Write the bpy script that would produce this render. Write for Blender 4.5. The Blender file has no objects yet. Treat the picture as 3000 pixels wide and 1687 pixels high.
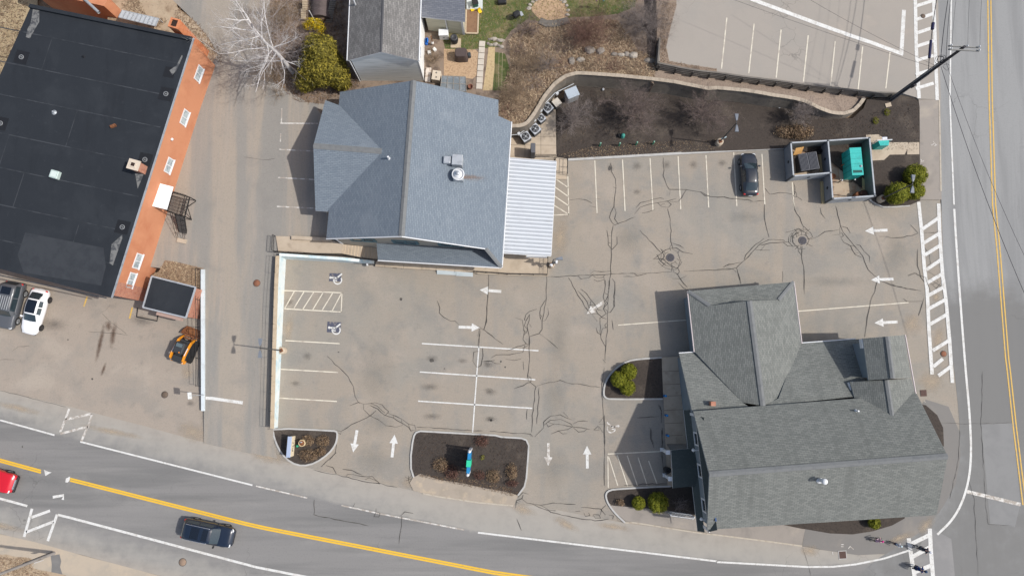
# Aerial view over a small commercial block: survey-based reconstruction (bpy,Blender 4.5)
import bpy,math,random
from mathutils import Vector,Matrix
R = random.Random(7)
PI = math.pi
scene = bpy.context.scene
COL = scene.collection
UP = Vector((0,0,1))

# ------------------------------------------------------------------ survey: photo position -> place on the ground
CAM_H,FOC,TILT = 68.7,2000.0,math.radians(7.33)
_c,_s = math.cos(TILT),math.sin(TILT)
EYE = Vector((0,0,CAM_H))
def ray(px,py):
    u = (px - 1500) / FOC; v = -(py - 843.5) / FOC
    return Vector((u,_s + v*_c,-_c + v*_s))
def P(px,py,z=0.0):
    d = ray(px,py); return EYE + d*((z - CAM_H) / d.z)
def RP(px,py,pl):
    p0,n = pl; d = ray(px,py); return EYE + d*((p0 - EYE).dot(n) / d.dot(n))
def G(px,py,zf,off=0.0):
    z = 0.0
    for _ in range(6):
        p = P(px,py,z); z = zf(p.x,p.y)
    p = P(px,py,z + off); p.z = zf(p.x,p.y) + off
    return p
def plane3(a,b,c): return (a,(b - a).cross(c - a).normalized())
TILE = {'A1': (0,0,2.8987),'A2': (600,0,2.8987),'A3': (1350,0,2.8987),'A4': (2100,0,2.4156),
        'B1': (0,450,2.8987),'B2': (750,400,2.8987),'B3': (1400,400,2.8987),'B4': (2100,350,2.8987),
        'C1': (0,850,2.8987),'C2': (700,850,2.8987),'C3': (1400,800,2.8987),'C4': (1950,800,2.4156),
        'E1': (0,1187,2.8987),'E2': (700,1187,2.8987),'E3': (1400,1187,2.8987),'E4': (2100,1087,2.4156),
        'D': (0,0,0.85867),'S': (0,0,1.0),'Y': (1200,0,5.571),'K': (2280,390,6.5875)}
def t(tile,*pts):
    ox,oy,k = TILE[tile]
    out = [(ox + x / k,oy + y / k) for x,y in pts]
    return out[0] if len(out) == 1 else out

# ground heights
Y_FOLD = 16.75
def z_flat(x,y): return 0.0
def z_road(x,y): return max(0.0,y - Y_FOLD)*0.0517
def z_drive(x,y):
    k = [(-7.5,0.0),(13.5,1.5),(27.0,2.2),(200,2.2)]
    if y <= k[0][0]: return 0.0
    for (a,za),(b,zb) in zip(k,k[1:]):
        if y <= b: return za + (zb - za)*(y - a) / (b - a)
    return 2.2
Z_YARD = 2.2
def z_yard(x,y): return Z_YARD
X_UP = 45.5
def z_upper(x,y): return (y - Y_FOLD)*0.0517 + (X_UP - x)*0.075
def z_bed(x,y):
    a = max(0.0,min(1.0,(x - 26) / 16.0)); return 0.12 + a*max(0.0,y - Y_FOLD)*0.0505

# ------------------------------------------------------------------ materials
MATS = {}
def _mixc(nt,fac,a,b,mode='MIX'):
    m = nt.nodes.new('ShaderNodeMix'); m.data_type = 'RGBA'; m.blend_type = mode
    for sock,val in ((m.inputs['Factor'],fac),(m.inputs[6],a),(m.inputs[7],b)):
        if isinstance(val,bpy.types.NodeSocket): nt.links.new(val,sock)
        elif isinstance(val,(tuple,list)): sock.default_value = (*val,1) if len(val) == 3 else val
        else: sock.default_value = val
    return m.outputs[2]
def _noise(nt,co,scale,detail=4.0,rough=0.55,dist=0.0,stretch=None,rot=0.0):
    if stretch or rot:
        mp = nt.nodes.new('ShaderNodeMapping'); mp.inputs['Rotation'].default_value = (0,0,rot)
        mp.inputs['Scale'].default_value = stretch or (1,1,1); nt.links.new(co,mp.inputs['Vector']); co = mp.outputs[0]
    n = nt.nodes.new('ShaderNodeTexNoise'); n.inputs['Scale'].default_value = scale
    n.inputs['Detail'].default_value = detail; n.inputs['Roughness'].default_value = rough; n.inputs['Distortion'].default_value = dist
    nt.links.new(co,n.inputs['Vector']); return n.outputs[0]
def _ramp(nt,val,lo,hi,k=1.0):
    m = nt.nodes.new('ShaderNodeMapRange'); m.interpolation_type = 'SMOOTHSTEP'
    m.inputs['From Min'].default_value = lo; m.inputs['From Max'].default_value = hi
    m.inputs['To Max'].default_value = k; nt.links.new(val,m.inputs['Value']); return m.outputs[0]
def mat(name,col,rough=0.85,layers=(),metal=0.0,spec=0.3,bump=0.0,bump_scale=12.0,brick=None,attr=None,coat=0.0,trans=0.0,alpha=1.0,local=False,cells=None):
    """layers: (colour,scale,lo,hi,strength[,stretch,rot,detail]) mixed over the base by noise; brick: dict laid in metres on UV."""
    if name in MATS: return MATS[name]
    m = bpy.data.materials.new(name); m.use_nodes = True; nt = m.node_tree; b = nt.nodes['Principled BSDF']
    if local:
        tc = nt.nodes.new('ShaderNodeTexCoord'); co = tc.outputs['Object']
    else:
        g = nt.nodes.new('ShaderNodeNewGeometry'); co = g.outputs['Position']
    c = tuple(col)
    if brick:
        uv = nt.nodes.new('ShaderNodeUVMap'); br = nt.nodes.new('ShaderNodeTexBrick')
        nt.links.new(uv.outputs[0],br.inputs['Vector'])
        br.inputs['Color1'].default_value = (*brick['c1'],1); br.inputs['Color2'].default_value = (*brick['c2'],1)
        br.inputs['Mortar'].default_value = (*brick['m'],1); br.inputs['Scale'].default_value = 1.0
        br.inputs['Mortar Size'].default_value = brick.get('ms',0.01); br.inputs['Mortar Smooth'].default_value = 0.3
        br.inputs['Brick Width'].default_value = brick['w']; br.inputs['Row Height'].default_value = brick['h']
        br.inputs['Bias'].default_value = brick.get('bias',0.0)
        br.offset = brick.get('off',0.5); c = br.outputs['Color']; co = uv.outputs[0]
    for L in layers:
        lc,sc,lo,hi,st = L[:5]
        stretch = L[5] if len(L) > 5 else None; rot = L[6] if len(L) > 6 else 0.0; det = L[7] if len(L) > 7 else 4.0
        f = _ramp(nt,_noise(nt,co,sc,det,0.6,0.3,stretch,rot),lo,hi,st)
        c = _mixc(nt,f,c,lc)
    if attr:
        for an,ac,lo,hi,st in attr:
            a = nt.nodes.new('ShaderNodeAttribute'); a.attribute_name = an
            nz = _noise(nt,co,0.7,6.0,0.65)
            ad = nt.nodes.new('ShaderNodeMath'); ad.operation = 'MULTIPLY_ADD'
            nt.links.new(nz,ad.inputs[0]); ad.inputs[1].default_value = 0.7; nt.links.new(a.outputs['Fac'],ad.inputs[2])
            sb = nt.nodes.new('ShaderNodeMath'); sb.operation = 'SUBTRACT'; nt.links.new(ad.outputs[0],sb.inputs[0]); sb.inputs[1].default_value = 0.35
            c = _mixc(nt,_ramp(nt,sb.outputs[0],lo,hi,st),c,ac)
    if cells:                                    # fine alligator cracking where the pavement is tired
        vo = nt.nodes.new('ShaderNodeTexVoronoi'); vo.feature = 'DISTANCE_TO_EDGE'; vo.inputs['Scale'].default_value = cells[0]
        wv = nt.nodes.new('ShaderNodeVectorMath'); wv.operation = 'MULTIPLY_ADD'; nz = nt.nodes.new('ShaderNodeTexNoise'); nz.inputs['Scale'].default_value = 1.3; nt.links.new(co,nz.inputs['Vector'])
        nt.links.new(nz.outputs[1],wv.inputs[0]); wv.inputs[1].default_value = (.9,.9,.9); nt.links.new(co,wv.inputs[2]); nt.links.new(wv.outputs[0],vo.inputs['Vector'])
        inv = nt.nodes.new('ShaderNodeMapRange'); inv.inputs['From Min'].default_value = 0.0; inv.inputs['From Max'].default_value = cells[1]; inv.inputs['To Min'].default_value = 1.0; inv.inputs['To Max'].default_value = 0.0; nt.links.new(vo.outputs['Distance'],inv.inputs['Value'])
        ml = nt.nodes.new('ShaderNodeMath'); ml.operation = 'MULTIPLY'; nt.links.new(inv.outputs[0],ml.inputs[0]); nt.links.new(_ramp(nt,_noise(nt,co,cells[2],3.0),.52,.68,cells[3]),ml.inputs[1])
        c = _mixc(nt,ml.outputs[0],c,(0.06,0.055,0.05))
    if isinstance(c,tuple): b.inputs['Base Color'].default_value = (*c,1)
    else: nt.links.new(c,b.inputs['Base Color'])
    b.inputs['Roughness'].default_value = rough; b.inputs['Metallic'].default_value = metal
    b.inputs['Specular IOR Level'].default_value = spec
    if coat: b.inputs['Coat Weight'].default_value = coat; b.inputs['Coat Roughness'].default_value = 0.05
    if trans: b.inputs['Transmission Weight'].default_value = trans
    if alpha < 1: b.inputs['Alpha'].default_value = alpha
    if bump:
        bp = nt.nodes.new('ShaderNodeBump'); bp.inputs['Strength'].default_value = bump; bp.inputs['Distance'].default_value = 0.03
        nt.links.new(_noise(nt,co,bump_scale,5.0),bp.inputs['Height']); nt.links.new(bp.outputs[0],b.inputs['Normal'])
    MATS[name] = m; return m

TAN = (0.35,0.265,0.185)
M_lot = mat('weathered_asphalt',(0.285,0.246,0.200),0.9,[
    ((0.248,0.234,0.205),0.10,0.42,0.68,0.8),((0.35,0.30,0.25),0.16,0.50,0.75,0.6),((0.215,0.205,0.185),0.28,0.48,0.66,0.65),((0.19,0.178,0.16),0.9,0.56,0.74,0.45),((0.225,0.215,0.195),0.45,0.52,0.7,0.5,(1,.12,1),0.06),
    ((0.35,0.305,0.26),1.1,0.5,0.8,0.3,(1,6,1),0.08),((0.15,0.135,0.12),7,0.48,0.8,0.42),((0.46,0.42,0.36),9,0.54,0.82,0.42),((0.15,0.14,0.125),3.0,0.66,0.78,0.35)],bump=0.25,bump_scale=30)
M_drive = mat('driveway_asphalt',(0.30,0.262,0.216),0.9,[
    ((0.225,0.217,0.20),0.45,0.42,0.60,0.85,(1,0.07,1),0.0),((0.34,0.29,0.24),0.7,0.5,0.75,0.6,(1,0.06,1),0.02),((0.15,0.135,0.12),7,0.48,0.8,0.42),
    ((0.44,0.40,0.34),9,0.54,0.82,0.40),((0.20,0.19,0.175),0.35,0.55,0.75,0.5)],bump=0.25,bump_scale=30)
M_front = mat('forecourt_asphalt',(0.305,0.26,0.215),0.9,[
    ((0.25,0.225,0.195),0.3,0.45,0.7,0.8),((0.20,0.18,0.155),0.9,0.55,0.75,0.5),((0.37,0.32,0.265),0.2,0.5,0.7,0.6),((0.15,0.13,0.11),5,0.62,0.75,0.35),((0.15,0.135,0.12),7,0.48,0.8,0.42),((0.44,0.40,0.34),9,0.54,0.82,0.40)],bump=0.25,bump_scale=30)
M_street = mat('street_asphalt',(0.205,0.198,0.190),0.88,[
    ((0.155,0.152,0.147),0.35,0.42,0.64,0.9,(0.10,1.6,1),0.17),((0.245,0.235,0.222),0.5,0.5,0.75,0.6,(0.15,1.3,1),0.17),
    ((0.11,0.106,0.10),7,0.5,0.82,0.42),((0.30,0.29,0.275),9,0.55,0.85,0.38),((0.10,0.09,0.085),2.2,0.70,0.78,0.4)],
    attr=[('dust',(0.37,0.315,0.255),0.25,0.95,0.85),('grey',(0.315,0.30,0.27),0.3,0.9,0.75)],cells=(0.35,0.012,0.1,0.5),bump=0.2,bump_scale=30)
M_side = mat('side_road_asphalt',(0.255,0.255,0.25),0.88,[
    ((0.21,0.21,0.207),0.5,0.42,0.64,0.9,(1.4,0.08,1),0.0),((0.285,0.283,0.275),0.5,0.5,0.75,0.6,(1.3,0.10,1),0.03),
    ((0.15,0.148,0.145),7,0.5,0.82,0.4),((0.37,0.365,0.35),9,0.55,0.85,0.35)],
    attr=[('dust',(0.34,0.30,0.255),0.25,0.95,0.8),('dark',(0.16,0.157,0.15),0.1,0.7,0.9)],cells=(0.3,0.012,0.1,0.5),bump=0.2,bump_scale=30)
M_walk = mat('asphalt_sidewalk',(0.275,0.245,0.215),0.9,[((0.21,0.19,0.17),0.5,0.45,0.7,0.7),((0.37,0.32,0.26),0.35,0.52,0.7,0.6),((0.16,0.145,0.13),14,0.52,0.85,0.38),((0.42,0.38,0.33),22,0.58,0.85,0.3)],bump=0.25,bump_scale=30,cells=(1.1,0.03,0.3,0.5))
M_walk_dark = mat('new_asphalt_sidewalk',(0.185,0.175,0.163),0.9,[((0.195,0.182,0.168),0.5,0.45,0.7,0.7),((0.27,0.24,0.205),0.3,0.55,0.75,0.5),((0.09,0.085,0.08),14,0.52,0.85,0.38)],bump=0.25,bump_scale=30)
M_patch = mat('asphalt_patch',(0.16,0.155,0.148),0.9,[((0.21,0.20,0.19),0.8,0.45,0.7,0.6),((0.10,0.10,0.095),18,0.5,0.85,0.35)])
M_upper = mat('upper_lot_asphalt',(0.29,0.262,0.23),0.9,[((0.225,0.212,0.195),0.3,0.48,0.68,0.6),((0.255,0.24,0.218),0.12,0.45,0.68,0.8),((0.36,0.31,0.26),0.3,0.5,0.75,0.6),((0.18,0.165,0.15),14,0.5,0.85,0.35),((0.44,0.40,0.35),22,0.56,0.85,0.35)],bump=0.25,bump_scale=30,cells=(0.6,0.025,0.12,0.5))
M_conc = mat('pale_concrete',(0.43,0.355,0.27),0.88,[((0.34,0.275,0.205),0.7,0.45,0.7,0.7),((0.25,0.20,0.15),1.2,0.58,0.75,0.55),((0.50,0.43,0.34),2,0.5,0.75,0.4),((0.24,0.21,0.17),12,0.58,0.85,0.3)])
M_kerb = mat('kerb_concrete',(0.42,0.41,0.39),0.85,[((0.30,0.285,0.26),1.5,0.45,0.7,0.6),((0.22,0.20,0.18),6,0.6,0.8,0.4)])
M_granite = mat('granite_kerb',(0.42,0.37,0.30),0.85,[((0.30,0.25,0.20),2.5,0.45,0.65,0.7)])
M_mulch = mat('dark_mulch',(0.056,0.045,0.038),0.95,[((0.105,0.085,0.068),0.5,0.5,0.72,0.7),((0.028,0.023,0.020),6,0.45,0.7,0.6),((0.15,0.115,0.085),14,0.60,0.80,0.55),((0.20,0.15,0.105),0.9,0.66,0.80,0.4)],bump=0.6,bump_scale=14)
M_gravel = mat('tan_gravel',(0.27,0.21,0.165),0.95,[((0.13,0.10,0.08),7,0.45,0.65,0.6),((0.40,0.325,0.26),13,0.52,0.75,0.6),((0.17,0.125,0.095),0.5,0.5,0.7,0.5)],bump=0.6,bump_scale=15)
M_straw = mat('dead_grass_ground',(0.25,0.178,0.115),0.95,[((0.13,0.09,0.066),0.8,0.45,0.65,0.75),((0.36,0.27,0.17),1.6,0.5,0.7,0.65),((0.09,0.065,0.045),4.5,0.5,0.7,0.6),((0.43,0.33,0.21),9,0.56,0.75,0.5)],bump=0.6,bump_scale=9)
M_lawn = mat('patchy_lawn',(0.085,0.105,0.034),0.95,[((0.20,0.165,0.085),0.5,0.46,0.62,0.85),((0.055,0.085,0.022),0.9,0.5,0.7,0.7),((0.27,0.20,0.12),2.2,0.55,0.72,0.6),((0.05,0.052,0.02),8,0.5,0.75,0.5)],bump=0.5,bump_scale=10)
M_dirt = mat('bare_dirt',(0.36,0.275,0.19),0.95,[((0.20,0.14,0.09),0.7,0.5,0.68,0.8),((0.43,0.35,0.25),0.4,0.5,0.7,0.6),((0.13,0.09,0.06),3.5,0.56,0.7,0.5),((0.46,0.38,0.28),12,0.55,0.8,0.4)],bump=0.5,bump_scale=9)
M_brown = mat('leaf_litter',(0.22,0.168,0.128),0.95,[((0.07,0.05,0.04),1.2,0.45,0.65,0.7),((0.25,0.185,0.13),2.5,0.5,0.72,0.6),((0.33,0.25,0.18),10,0.58,0.76,0.5)],bump=0.6,bump_scale=10)
M_chips = mat('wood_chips',(0.42,0.29,0.18),0.95,[((0.24,0.155,0.09),5,0.45,0.65,0.7),((0.55,0.40,0.27),9,0.52,0.72,0.6)],bump=0.6,bump_scale=16)
M_crack = mat('crack_sealant',(0.058,0.053,0.048),0.8,[((0.15,0.135,0.115),2.0,0.55,0.72,0.7)])
M_white = mat('white_road_paint',(0.60,0.595,0.57),0.75,[((0.40,0.37,0.33),1.8,0.46,0.70,0.6),((0.33,0.30,0.27),7,0.52,0.70,0.65)])
M_cream = mat('cream_stall_paint',(0.60,0.55,0.45),0.75,[((0.36,0.31,0.26),1.6,0.45,0.7,0.75),((0.33,0.30,0.26),14,0.58,0.72,0.6)])
M_worn = mat('worn_road_paint',(0.60,0.58,0.54),0.8,[((0.30,0.26,0.22),2.2,0.40,0.60,0.9),((0.29,0.25,0.215),12,0.50,0.66,0.8)])
M_yellow = mat('yellow_road_paint',(0.66,0.40,0.035),0.75,[((0.45,0.25,0.05),3,0.55,0.75,0.5),((0.30,0.22,0.12),14,0.62,0.78,0.5)])
M_yellow_old = mat('faded_yellow_paint',(0.60,0.38,0.085),0.75,[((0.34,0.27,0.17),3,0.45,0.7,0.6),((0.30,0.25,0.19),14,0.55,0.72,0.6)])
M_blue_old = mat('worn_blue_paint',(0.075,0.08,0.11),0.85,[((0.24,0.215,0.19),2.5,0.5,0.66,0.85)])

# ------------------------------------------------------------------ mesh building
class MB:
    def __init__(s): s.v = []; s.f = []; s.mi = []; s.sm = []; s.att = {}
    def face(s,pts,mi=0,sm=False):
        b = len(s.v); s.v += [Vector(p) for p in pts]; s.f.append(list(range(b,b + len(pts)))); s.mi.append(mi); s.sm.append(sm)
    def grid(s,rows,mi=0,sm=False,closed=False,att=None):
        b = len(s.v); n = len(rows[0])
        for r in rows: s.v += [Vector(p) for p in r]
        if att:
            for k,vals in att.items():
                s.att.setdefault(k,{})
                for i,rr in enumerate(vals):
                    for j,a in enumerate(rr): s.att[k][b + i*n + j] = a
        for i in range(len(rows) - 1):
            for j in range(n if closed else n - 1):
                j2 = (j + 1) % n
                s.f.append([b + i*n + j,b + i*n + j2,b + (i + 1)*n + j2,b + (i + 1)*n + j]); s.mi.append(mi); s.sm.append(sm)
    def box(s,c,size,rz=0.0,mi=0,M=None):
        hx,hy,hz = size[0] / 2,size[1] / 2,size[2] / 2; ca,sa = math.cos(rz),math.sin(rz)
        q = []
        for dz in (-hz,hz):
            for dx,dy in ((-hx,-hy),(hx,-hy),(hx,hy),(-hx,hy)):
                p = Vector((dx*ca - dy*sa,dx*sa + dy*ca,dz))
                if M is not None: p = M @ p
                q.append(Vector(c) + p)
        b = len(s.v); s.v += q
        for f in ((3,2,1,0),(4,5,6,7),(0,1,5,4),(1,2,6,5),(2,3,7,6),(3,0,4,7)):
            s.f.append([b + i for i in f]); s.mi.append(mi); s.sm.append(False)
    def cbox(s,c,size,rz=0.0,ch=0.03,mi=0,M=None):
        """box with chamfered upright and top edges"""
        hx,hy,hz = size[0] / 2,size[1] / 2,size[2] / 2; ca,sa = math.cos(rz),math.sin(rz)
        def ring(ix,z):
            x,y = hx - ix,hy - ix; k = ch
            return [(-x + k,-y,z),(x - k,-y,z),(x,-y + k,z),(x,y - k,z),(x - k,y,z),(-x + k,y,z),(-x,y - k,z),(-x,-y + k,z)]
        rows = []
        for r in (ring(0,-hz),ring(0,hz - ch),ring(ch,hz)):
            o = []
            for dx,dy,dz in r:
                p = Vector((dx*ca - dy*sa,dx*sa + dy*ca,dz))
                if M is not None: p = M @ p
                o.append(Vector(c) + p)
            rows.append(o)
        s.grid(rows,mi,closed=True); s.face(rows[-1],mi); s.face(rows[0][::-1],mi)
    def prism(s,pts,z0,z1,mi=0,mi_side=None,bottom=False):
        """pts: list of (x,y); z0/z1 numbers or lists"""
        n = len(pts); a0 = z0 if isinstance(z0,(list,tuple)) else [z0]*n; a1 = z1 if isinstance(z1,(list,tuple)) else [z1]*n
        ar = sum(pts[i][0]*pts[(i + 1) % n][1] - pts[(i + 1) % n][0]*pts[i][1] for i in range(n))
        if ar < 0: pts = list(pts)[::-1]; a0 = list(a0)[::-1]; a1 = list(a1)[::-1]
        lo = [Vector((p[0],p[1],a)) for p,a in zip(pts,a0)]; hi = [Vector((p[0],p[1],a)) for p,a in zip(pts,a1)]
        s.face(hi,mi)
        if bottom: s.face(lo[::-1],mi)
        for i in range(n):
            j = (i + 1) % n; s.face([lo[i],lo[j],hi[j],hi[i]],mi if mi_side is None else mi_side)
    def cyl(s,p0,p1,r0,r1=None,n=12,mi=0,cap=True,sm=True):
        r1 = r0 if r1 is None else r1; p0,p1 = Vector(p0),Vector(p1); d = (p1 - p0).normalized()
        a = d.orthogonal().normalized(); b = d.cross(a)
        rows = [[p + (a*math.cos(2*PI*k / n) + b*math.sin(2*PI*k / n))*r for k in range(n)] for p,r in ((p0,r0),(p1,r1))]
        s.grid(rows,mi,sm,closed=True)
        if cap: s.face(rows[1],mi); s.face(rows[0][::-1],mi)
    def tube(s,pts,r,n=6,mi=0,sm=True,cap=False):
        pts = [Vector(p) for p in pts]; rs = r if isinstance(r,(list,tuple)) else [r]*len(pts); rows = []
        ref = None
        for i,p in enumerate(pts):
            d = (pts[min(i + 1,len(pts) - 1)] - pts[max(i - 1,0)]).normalized()
            if ref is None or abs(ref.dot(d)) > 0.95: ref = d.orthogonal().normalized()
            a = (ref - d*ref.dot(d)).normalized(); b = d.cross(a); ref = a
            rows.append([p + (a*math.cos(2*PI*k / n) + b*math.sin(2*PI*k / n))*rs[i] for k in range(n)])
        s.grid(rows,mi,sm,closed=True)
        if cap: s.face(rows[-1],mi); s.face(rows[0][::-1],mi)
    def lathe(s,c,prof,n=16,mi=0,sm=True,M=None,cap=True):
        rows = []
        for r,z in prof:
            o = []
            for k in range(n):
                p = Vector((r*math.cos(2*PI*k / n),r*math.sin(2*PI*k / n),z))
                if M is not None: p = M @ p
                o.append(Vector(c) + p)
            rows.append(o)
        s.grid(rows,mi,sm,closed=True)
        if cap: s.face(rows[-1],mi); s.face(rows[0][::-1],mi)
    def ball(s,c,r,n=12,m=7,mi=0,jit=0.0,rnd=None):
        r = r if isinstance(r,(tuple,list)) else (r,r,r); rows = []
        for i in range(m + 1):
            ph = -PI / 2 + PI*i / m; o = []
            for k in range(n):
                th = 2*PI*k / n; q = 1 + ((rnd or R).uniform(-jit,jit) if 0 < i < m else 0)
                o.append(Vector(c) + Vector((r[0]*math.cos(ph)*math.cos(th)*q,r[1]*math.cos(ph)*math.sin(th)*q,r[2]*math.sin(ph)*q)))
            rows.append(o)
        s.grid(rows,mi,True,closed=True)
    def slab(s,top,th=0.16,mi=0,mi_side=1):
        top = [Vector(p) for p in top]; n = Vector((0,0,0))
        for i in range(len(top)): n += top[i].cross(top[(i + 1) % len(top)])
        if n.z < 0: top = top[::-1]
        lo = [p - UP*th for p in top]
        s.face(top,mi); s.face(lo[::-1],mi_side)
        for i in range(len(top)):
            j = (i + 1) % len(top); s.face([lo[i],lo[j],top[j],top[i]],mi_side)
    def ribbon(s,pts,w,mi=0,lift=0.0):
        """flat strip along a polyline (world points); pts are kept at their height"""
        pts = [Vector(p) + UP*lift for p in pts]; L,Rr = [],[]
        ws = w if isinstance(w,(list,tuple)) else [w]*len(pts)
        for i,p in enumerate(pts):
            a = pts[max(i - 1,0)]; b = pts[min(i + 1,len(pts) - 1)]; d = Vector((b.x - a.x,b.y - a.y,0))
            d = d.normalized() if d.length > 1e-6 else Vector((1,0,0)); nn = Vector((-d.y,d.x,0))*ws[i] / 2
            L.append(p + nn); Rr.append(p - nn)
        s.grid([Rr,L],mi)
    def build(s,name,mats,parent=None,origin=None,uv=False,local=False):
        """world-space vertices; stored relative to the parent (or to origin) unless local"""
        me = bpy.data.meshes.new(name)
        if origin is None:
            if parent is not None or local: origin = parent.location.copy() if (parent is not None and not local) else Vector((0,0,0))
            else:
                xs = [v.x for v in s.v]; ys = [v.y for v in s.v]; zs = [v.z for v in s.v]
                origin = Vector(((min(xs) + max(xs)) / 2,(min(ys) + max(ys)) / 2,min(zs)))
        base = Vector((0,0,0))
        if parent is not None and not local:
            q = parent; base = Vector((0,0,0))
            while q is not None: base += q.location; q = q.parent
            origin = base
        me.from_pydata([v - origin for v in s.v],[],s.f)
        for m_ in (mats if isinstance(mats,(list,tuple)) else [mats]): me.materials.append(m_)
        me.polygons.foreach_set('material_index',s.mi); me.polygons.foreach_set('use_smooth',s.sm)
        if uv:
            ul = me.uv_layers.new(name='UVMap')
            for p in me.polygons:
                n = Vector((0,0,0)); vs = [s.v[me.loops[li].vertex_index] for li in p.loop_indices]
                for i in range(len(vs)): n += vs[i].cross(vs[(i + 1) % len(vs)])
                n = n.normalized() if n.length > 0 else UP.copy()
                tt = UP.cross(n); tt = tt.normalized() if tt.length > 1e-3 else Vector((1,0,0)); sl = n.cross(tt)
                for li in p.loop_indices:
                    v = s.v[me.loops[li].vertex_index]; ul.data[li].uv = (v.dot(tt),v.dot(sl))
        for k,d in s.att.items():
            a = me.attributes.new(k,'FLOAT','POINT')
            for i,val in d.items(): a.data[i].value = val
        me.update()
        o = bpy.data.objects.new(name,me); COL.objects.link(o)
        if parent is not None: o.parent = parent
        elif not local: o.location = origin
        return o

def tag(o,label=None,cat=None,group=None,kind=None):
    if label: o['label'] = label
    if cat: o['category'] = cat
    if group: o['group'] = group
    if kind: o['kind'] = kind
    return o
def thing(name,label,cat,loc,group=None,rz=0.0):
    o = bpy.data.objects.new(name,None); COL.objects.link(o); o.location = loc; o.rotation_euler = (0,0,rz); o.empty_display_size = 0.3
    return tag(o,label,cat,group)
def struct(o,label=None): return tag(o,label,None,None,'structure')
def copy_tree(o,parent=None):
    c = o.copy(); COL.objects.link(c)
    if parent is not None: c.parent = parent
    for ch in [k for k in bpy.data.objects if k.parent == o]: copy_tree(ch,c)
    return c
def dens(pts,step=1.2,closed=False):
    out = []; n = len(pts)
    for i in range(n if closed else n - 1):
        a,b = pts[i],pts[(i + 1) % n]; L = math.hypot(b[0] - a[0],b[1] - a[1]); k = max(1,int(L / (step*29)))
        out += [(a[0] + (b[0] - a[0])*j / k,a[1] + (b[1] - a[1])*j / k) for j in range(k)]
    if not closed: out.append(pts[-1])
    return out
def smooth(pts,it=2,closed=False):
    for _ in range(it):
        n = len(pts); o = [] if closed else [pts[0]]
        for i in range(n if closed else n - 1):
            a,b = pts[i],pts[(i + 1) % n]
            o += [(a[0]*.75 + b[0]*.25,a[1]*.75 + b[1]*.25),(a[0]*.25 + b[0]*.75,a[1]*.25 + b[1]*.75)]
        if not closed: o.append(pts[-1])
        pts = o
    return pts
def sheet(name,px,zf,m,off=0.0,label=None,skirt=0.0):
    mb = MB(); pts = [G(x,y,zf,off) for x,y in px]
    n = Vector((0,0,0))
    for i in range(len(pts)): n += pts[i].cross(pts[(i + 1) % len(pts)])
    if n.z < 0: pts = pts[::-1]
    mb.face(pts)
    for i in range(len(pts) if skirt else 0): a,b = pts[i],pts[(i + 1) % len(pts)]; mb.face([a - UP*skirt,b - UP*skirt,b,a])
    return struct(mb.build(name,m),label)
def line_px(mb,px,w,zf=z_flat,off=0.016,step=1.2,mi=0):
    mb.ribbon([G(x,y,zf,off) for x,y in dens(px,step)],w,mi)
# ------------------------------------------------------------------ the setting: ground,roads,beds
mb = MB(); mb.face([(-500,-500,-0.06),(500,-500,-0.06),(500,500,-0.06),(-500,500,-0.06)])
struct(mb.build('ground',M_straw),'dry tan ground stretching away around the block')
sheet('parking_lot',[(620,420),(2800,400),(2880,1100),(2880,1640),(2500,1660),(1600,1560),(900,1430),(620,1340)],z_flat,M_lot,0.0,'pale cracked asphalt of the parking lot between the buildings')
sheet('forecourt',[(-900,540),(300,710),(400,800),(604,800),(604,1330),(200,1230),(-900,1000)],z_flat,M_front,0.002,'stained asphalt forecourt before the long orange building')

def lerp_tab(tab,x):
    if x <= tab[0][0]: (a,p),(b,q) = tab[0],tab[1]
    elif x >= tab[-1][0]: (a,p),(b,q) = tab[-2],tab[-1]
    else:
        for (a,p),(b,q) in zip(tab,tab[1:]):
            if a <= x <= b: break
    return p + (q - p)*(x - a) / (b - a)
NE_ = [(-900,960),(0,1143),(193,1188),(414,1245),(597,1295),(813,1345),(921,1375),(1164,1425),(1238,1444),(1450,1477),(1565,1480),(1834,1532),(2150,1572),(2350,1598),(2600,1625),(2780,1630),(4200,1630)]
NW_ = [(-900,1005),(0,1230),(171,1277),(750,1423),(919,1462),(1114,1504),(1400,1559),(2150,1649),(2365,1660),(2506,1652),(2659,1645),(4200,1660)]
CY_ = [(-900,1120),(0,1348),(205,1404),(750,1541),(1450,1677),(2000,1752),(2600,1790),(4200,1800)]
SW_ = [(-900,1235),(21,1465),(169,1506),(750,1660),(886,1687),(1400,1775),(2000,1845),(4200,1900)]
SE_ = [(-900,1330),(0,1563),(241,1625),(473,1687),(900,1785),(1400,1870),(2000,1940),(4200,2000)]
rows = []; dust = []; grey = []; TABS = (NE_,NW_,CY_,SW_,SE_)
xs = list(range(-900,3000,60))
for x in xs:
    y = [lerp_tab(tb,x) for tb in TABS]
    far = max(0.0,min(1.0,(x - 850) / 400.0))
    seq = [(y[0],.75,.6),(y[0]*.5 + y[1]*.5,.55 + .1*far,.75),(y[1] - 8,.25 + .25*far,.6 + .2*far),(y[1] + 10,0.05,.15),(y[1]*.5 + y[2]*.5,0,.12),(y[2] - 12,.0,.4),
           (y[2] + 12,.12,.4),(y[2]*.55 + y[3]*.45,.12,.15),(y[3] - 8,.15,.3),(y[3]*.5 + y[4]*.5,.3,.7),(y[4],.75,.6)]
    rows.append([P(x,q[0],0.006) for q in seq][::-1]); dust.append([q[1] for q in seq][::-1]); grey.append([q[2] for q in seq][::-1])
mb = MB(); mb.grid(rows[::-1],att={'dust': dust[::-1],'grey': grey[::-1]})
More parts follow.
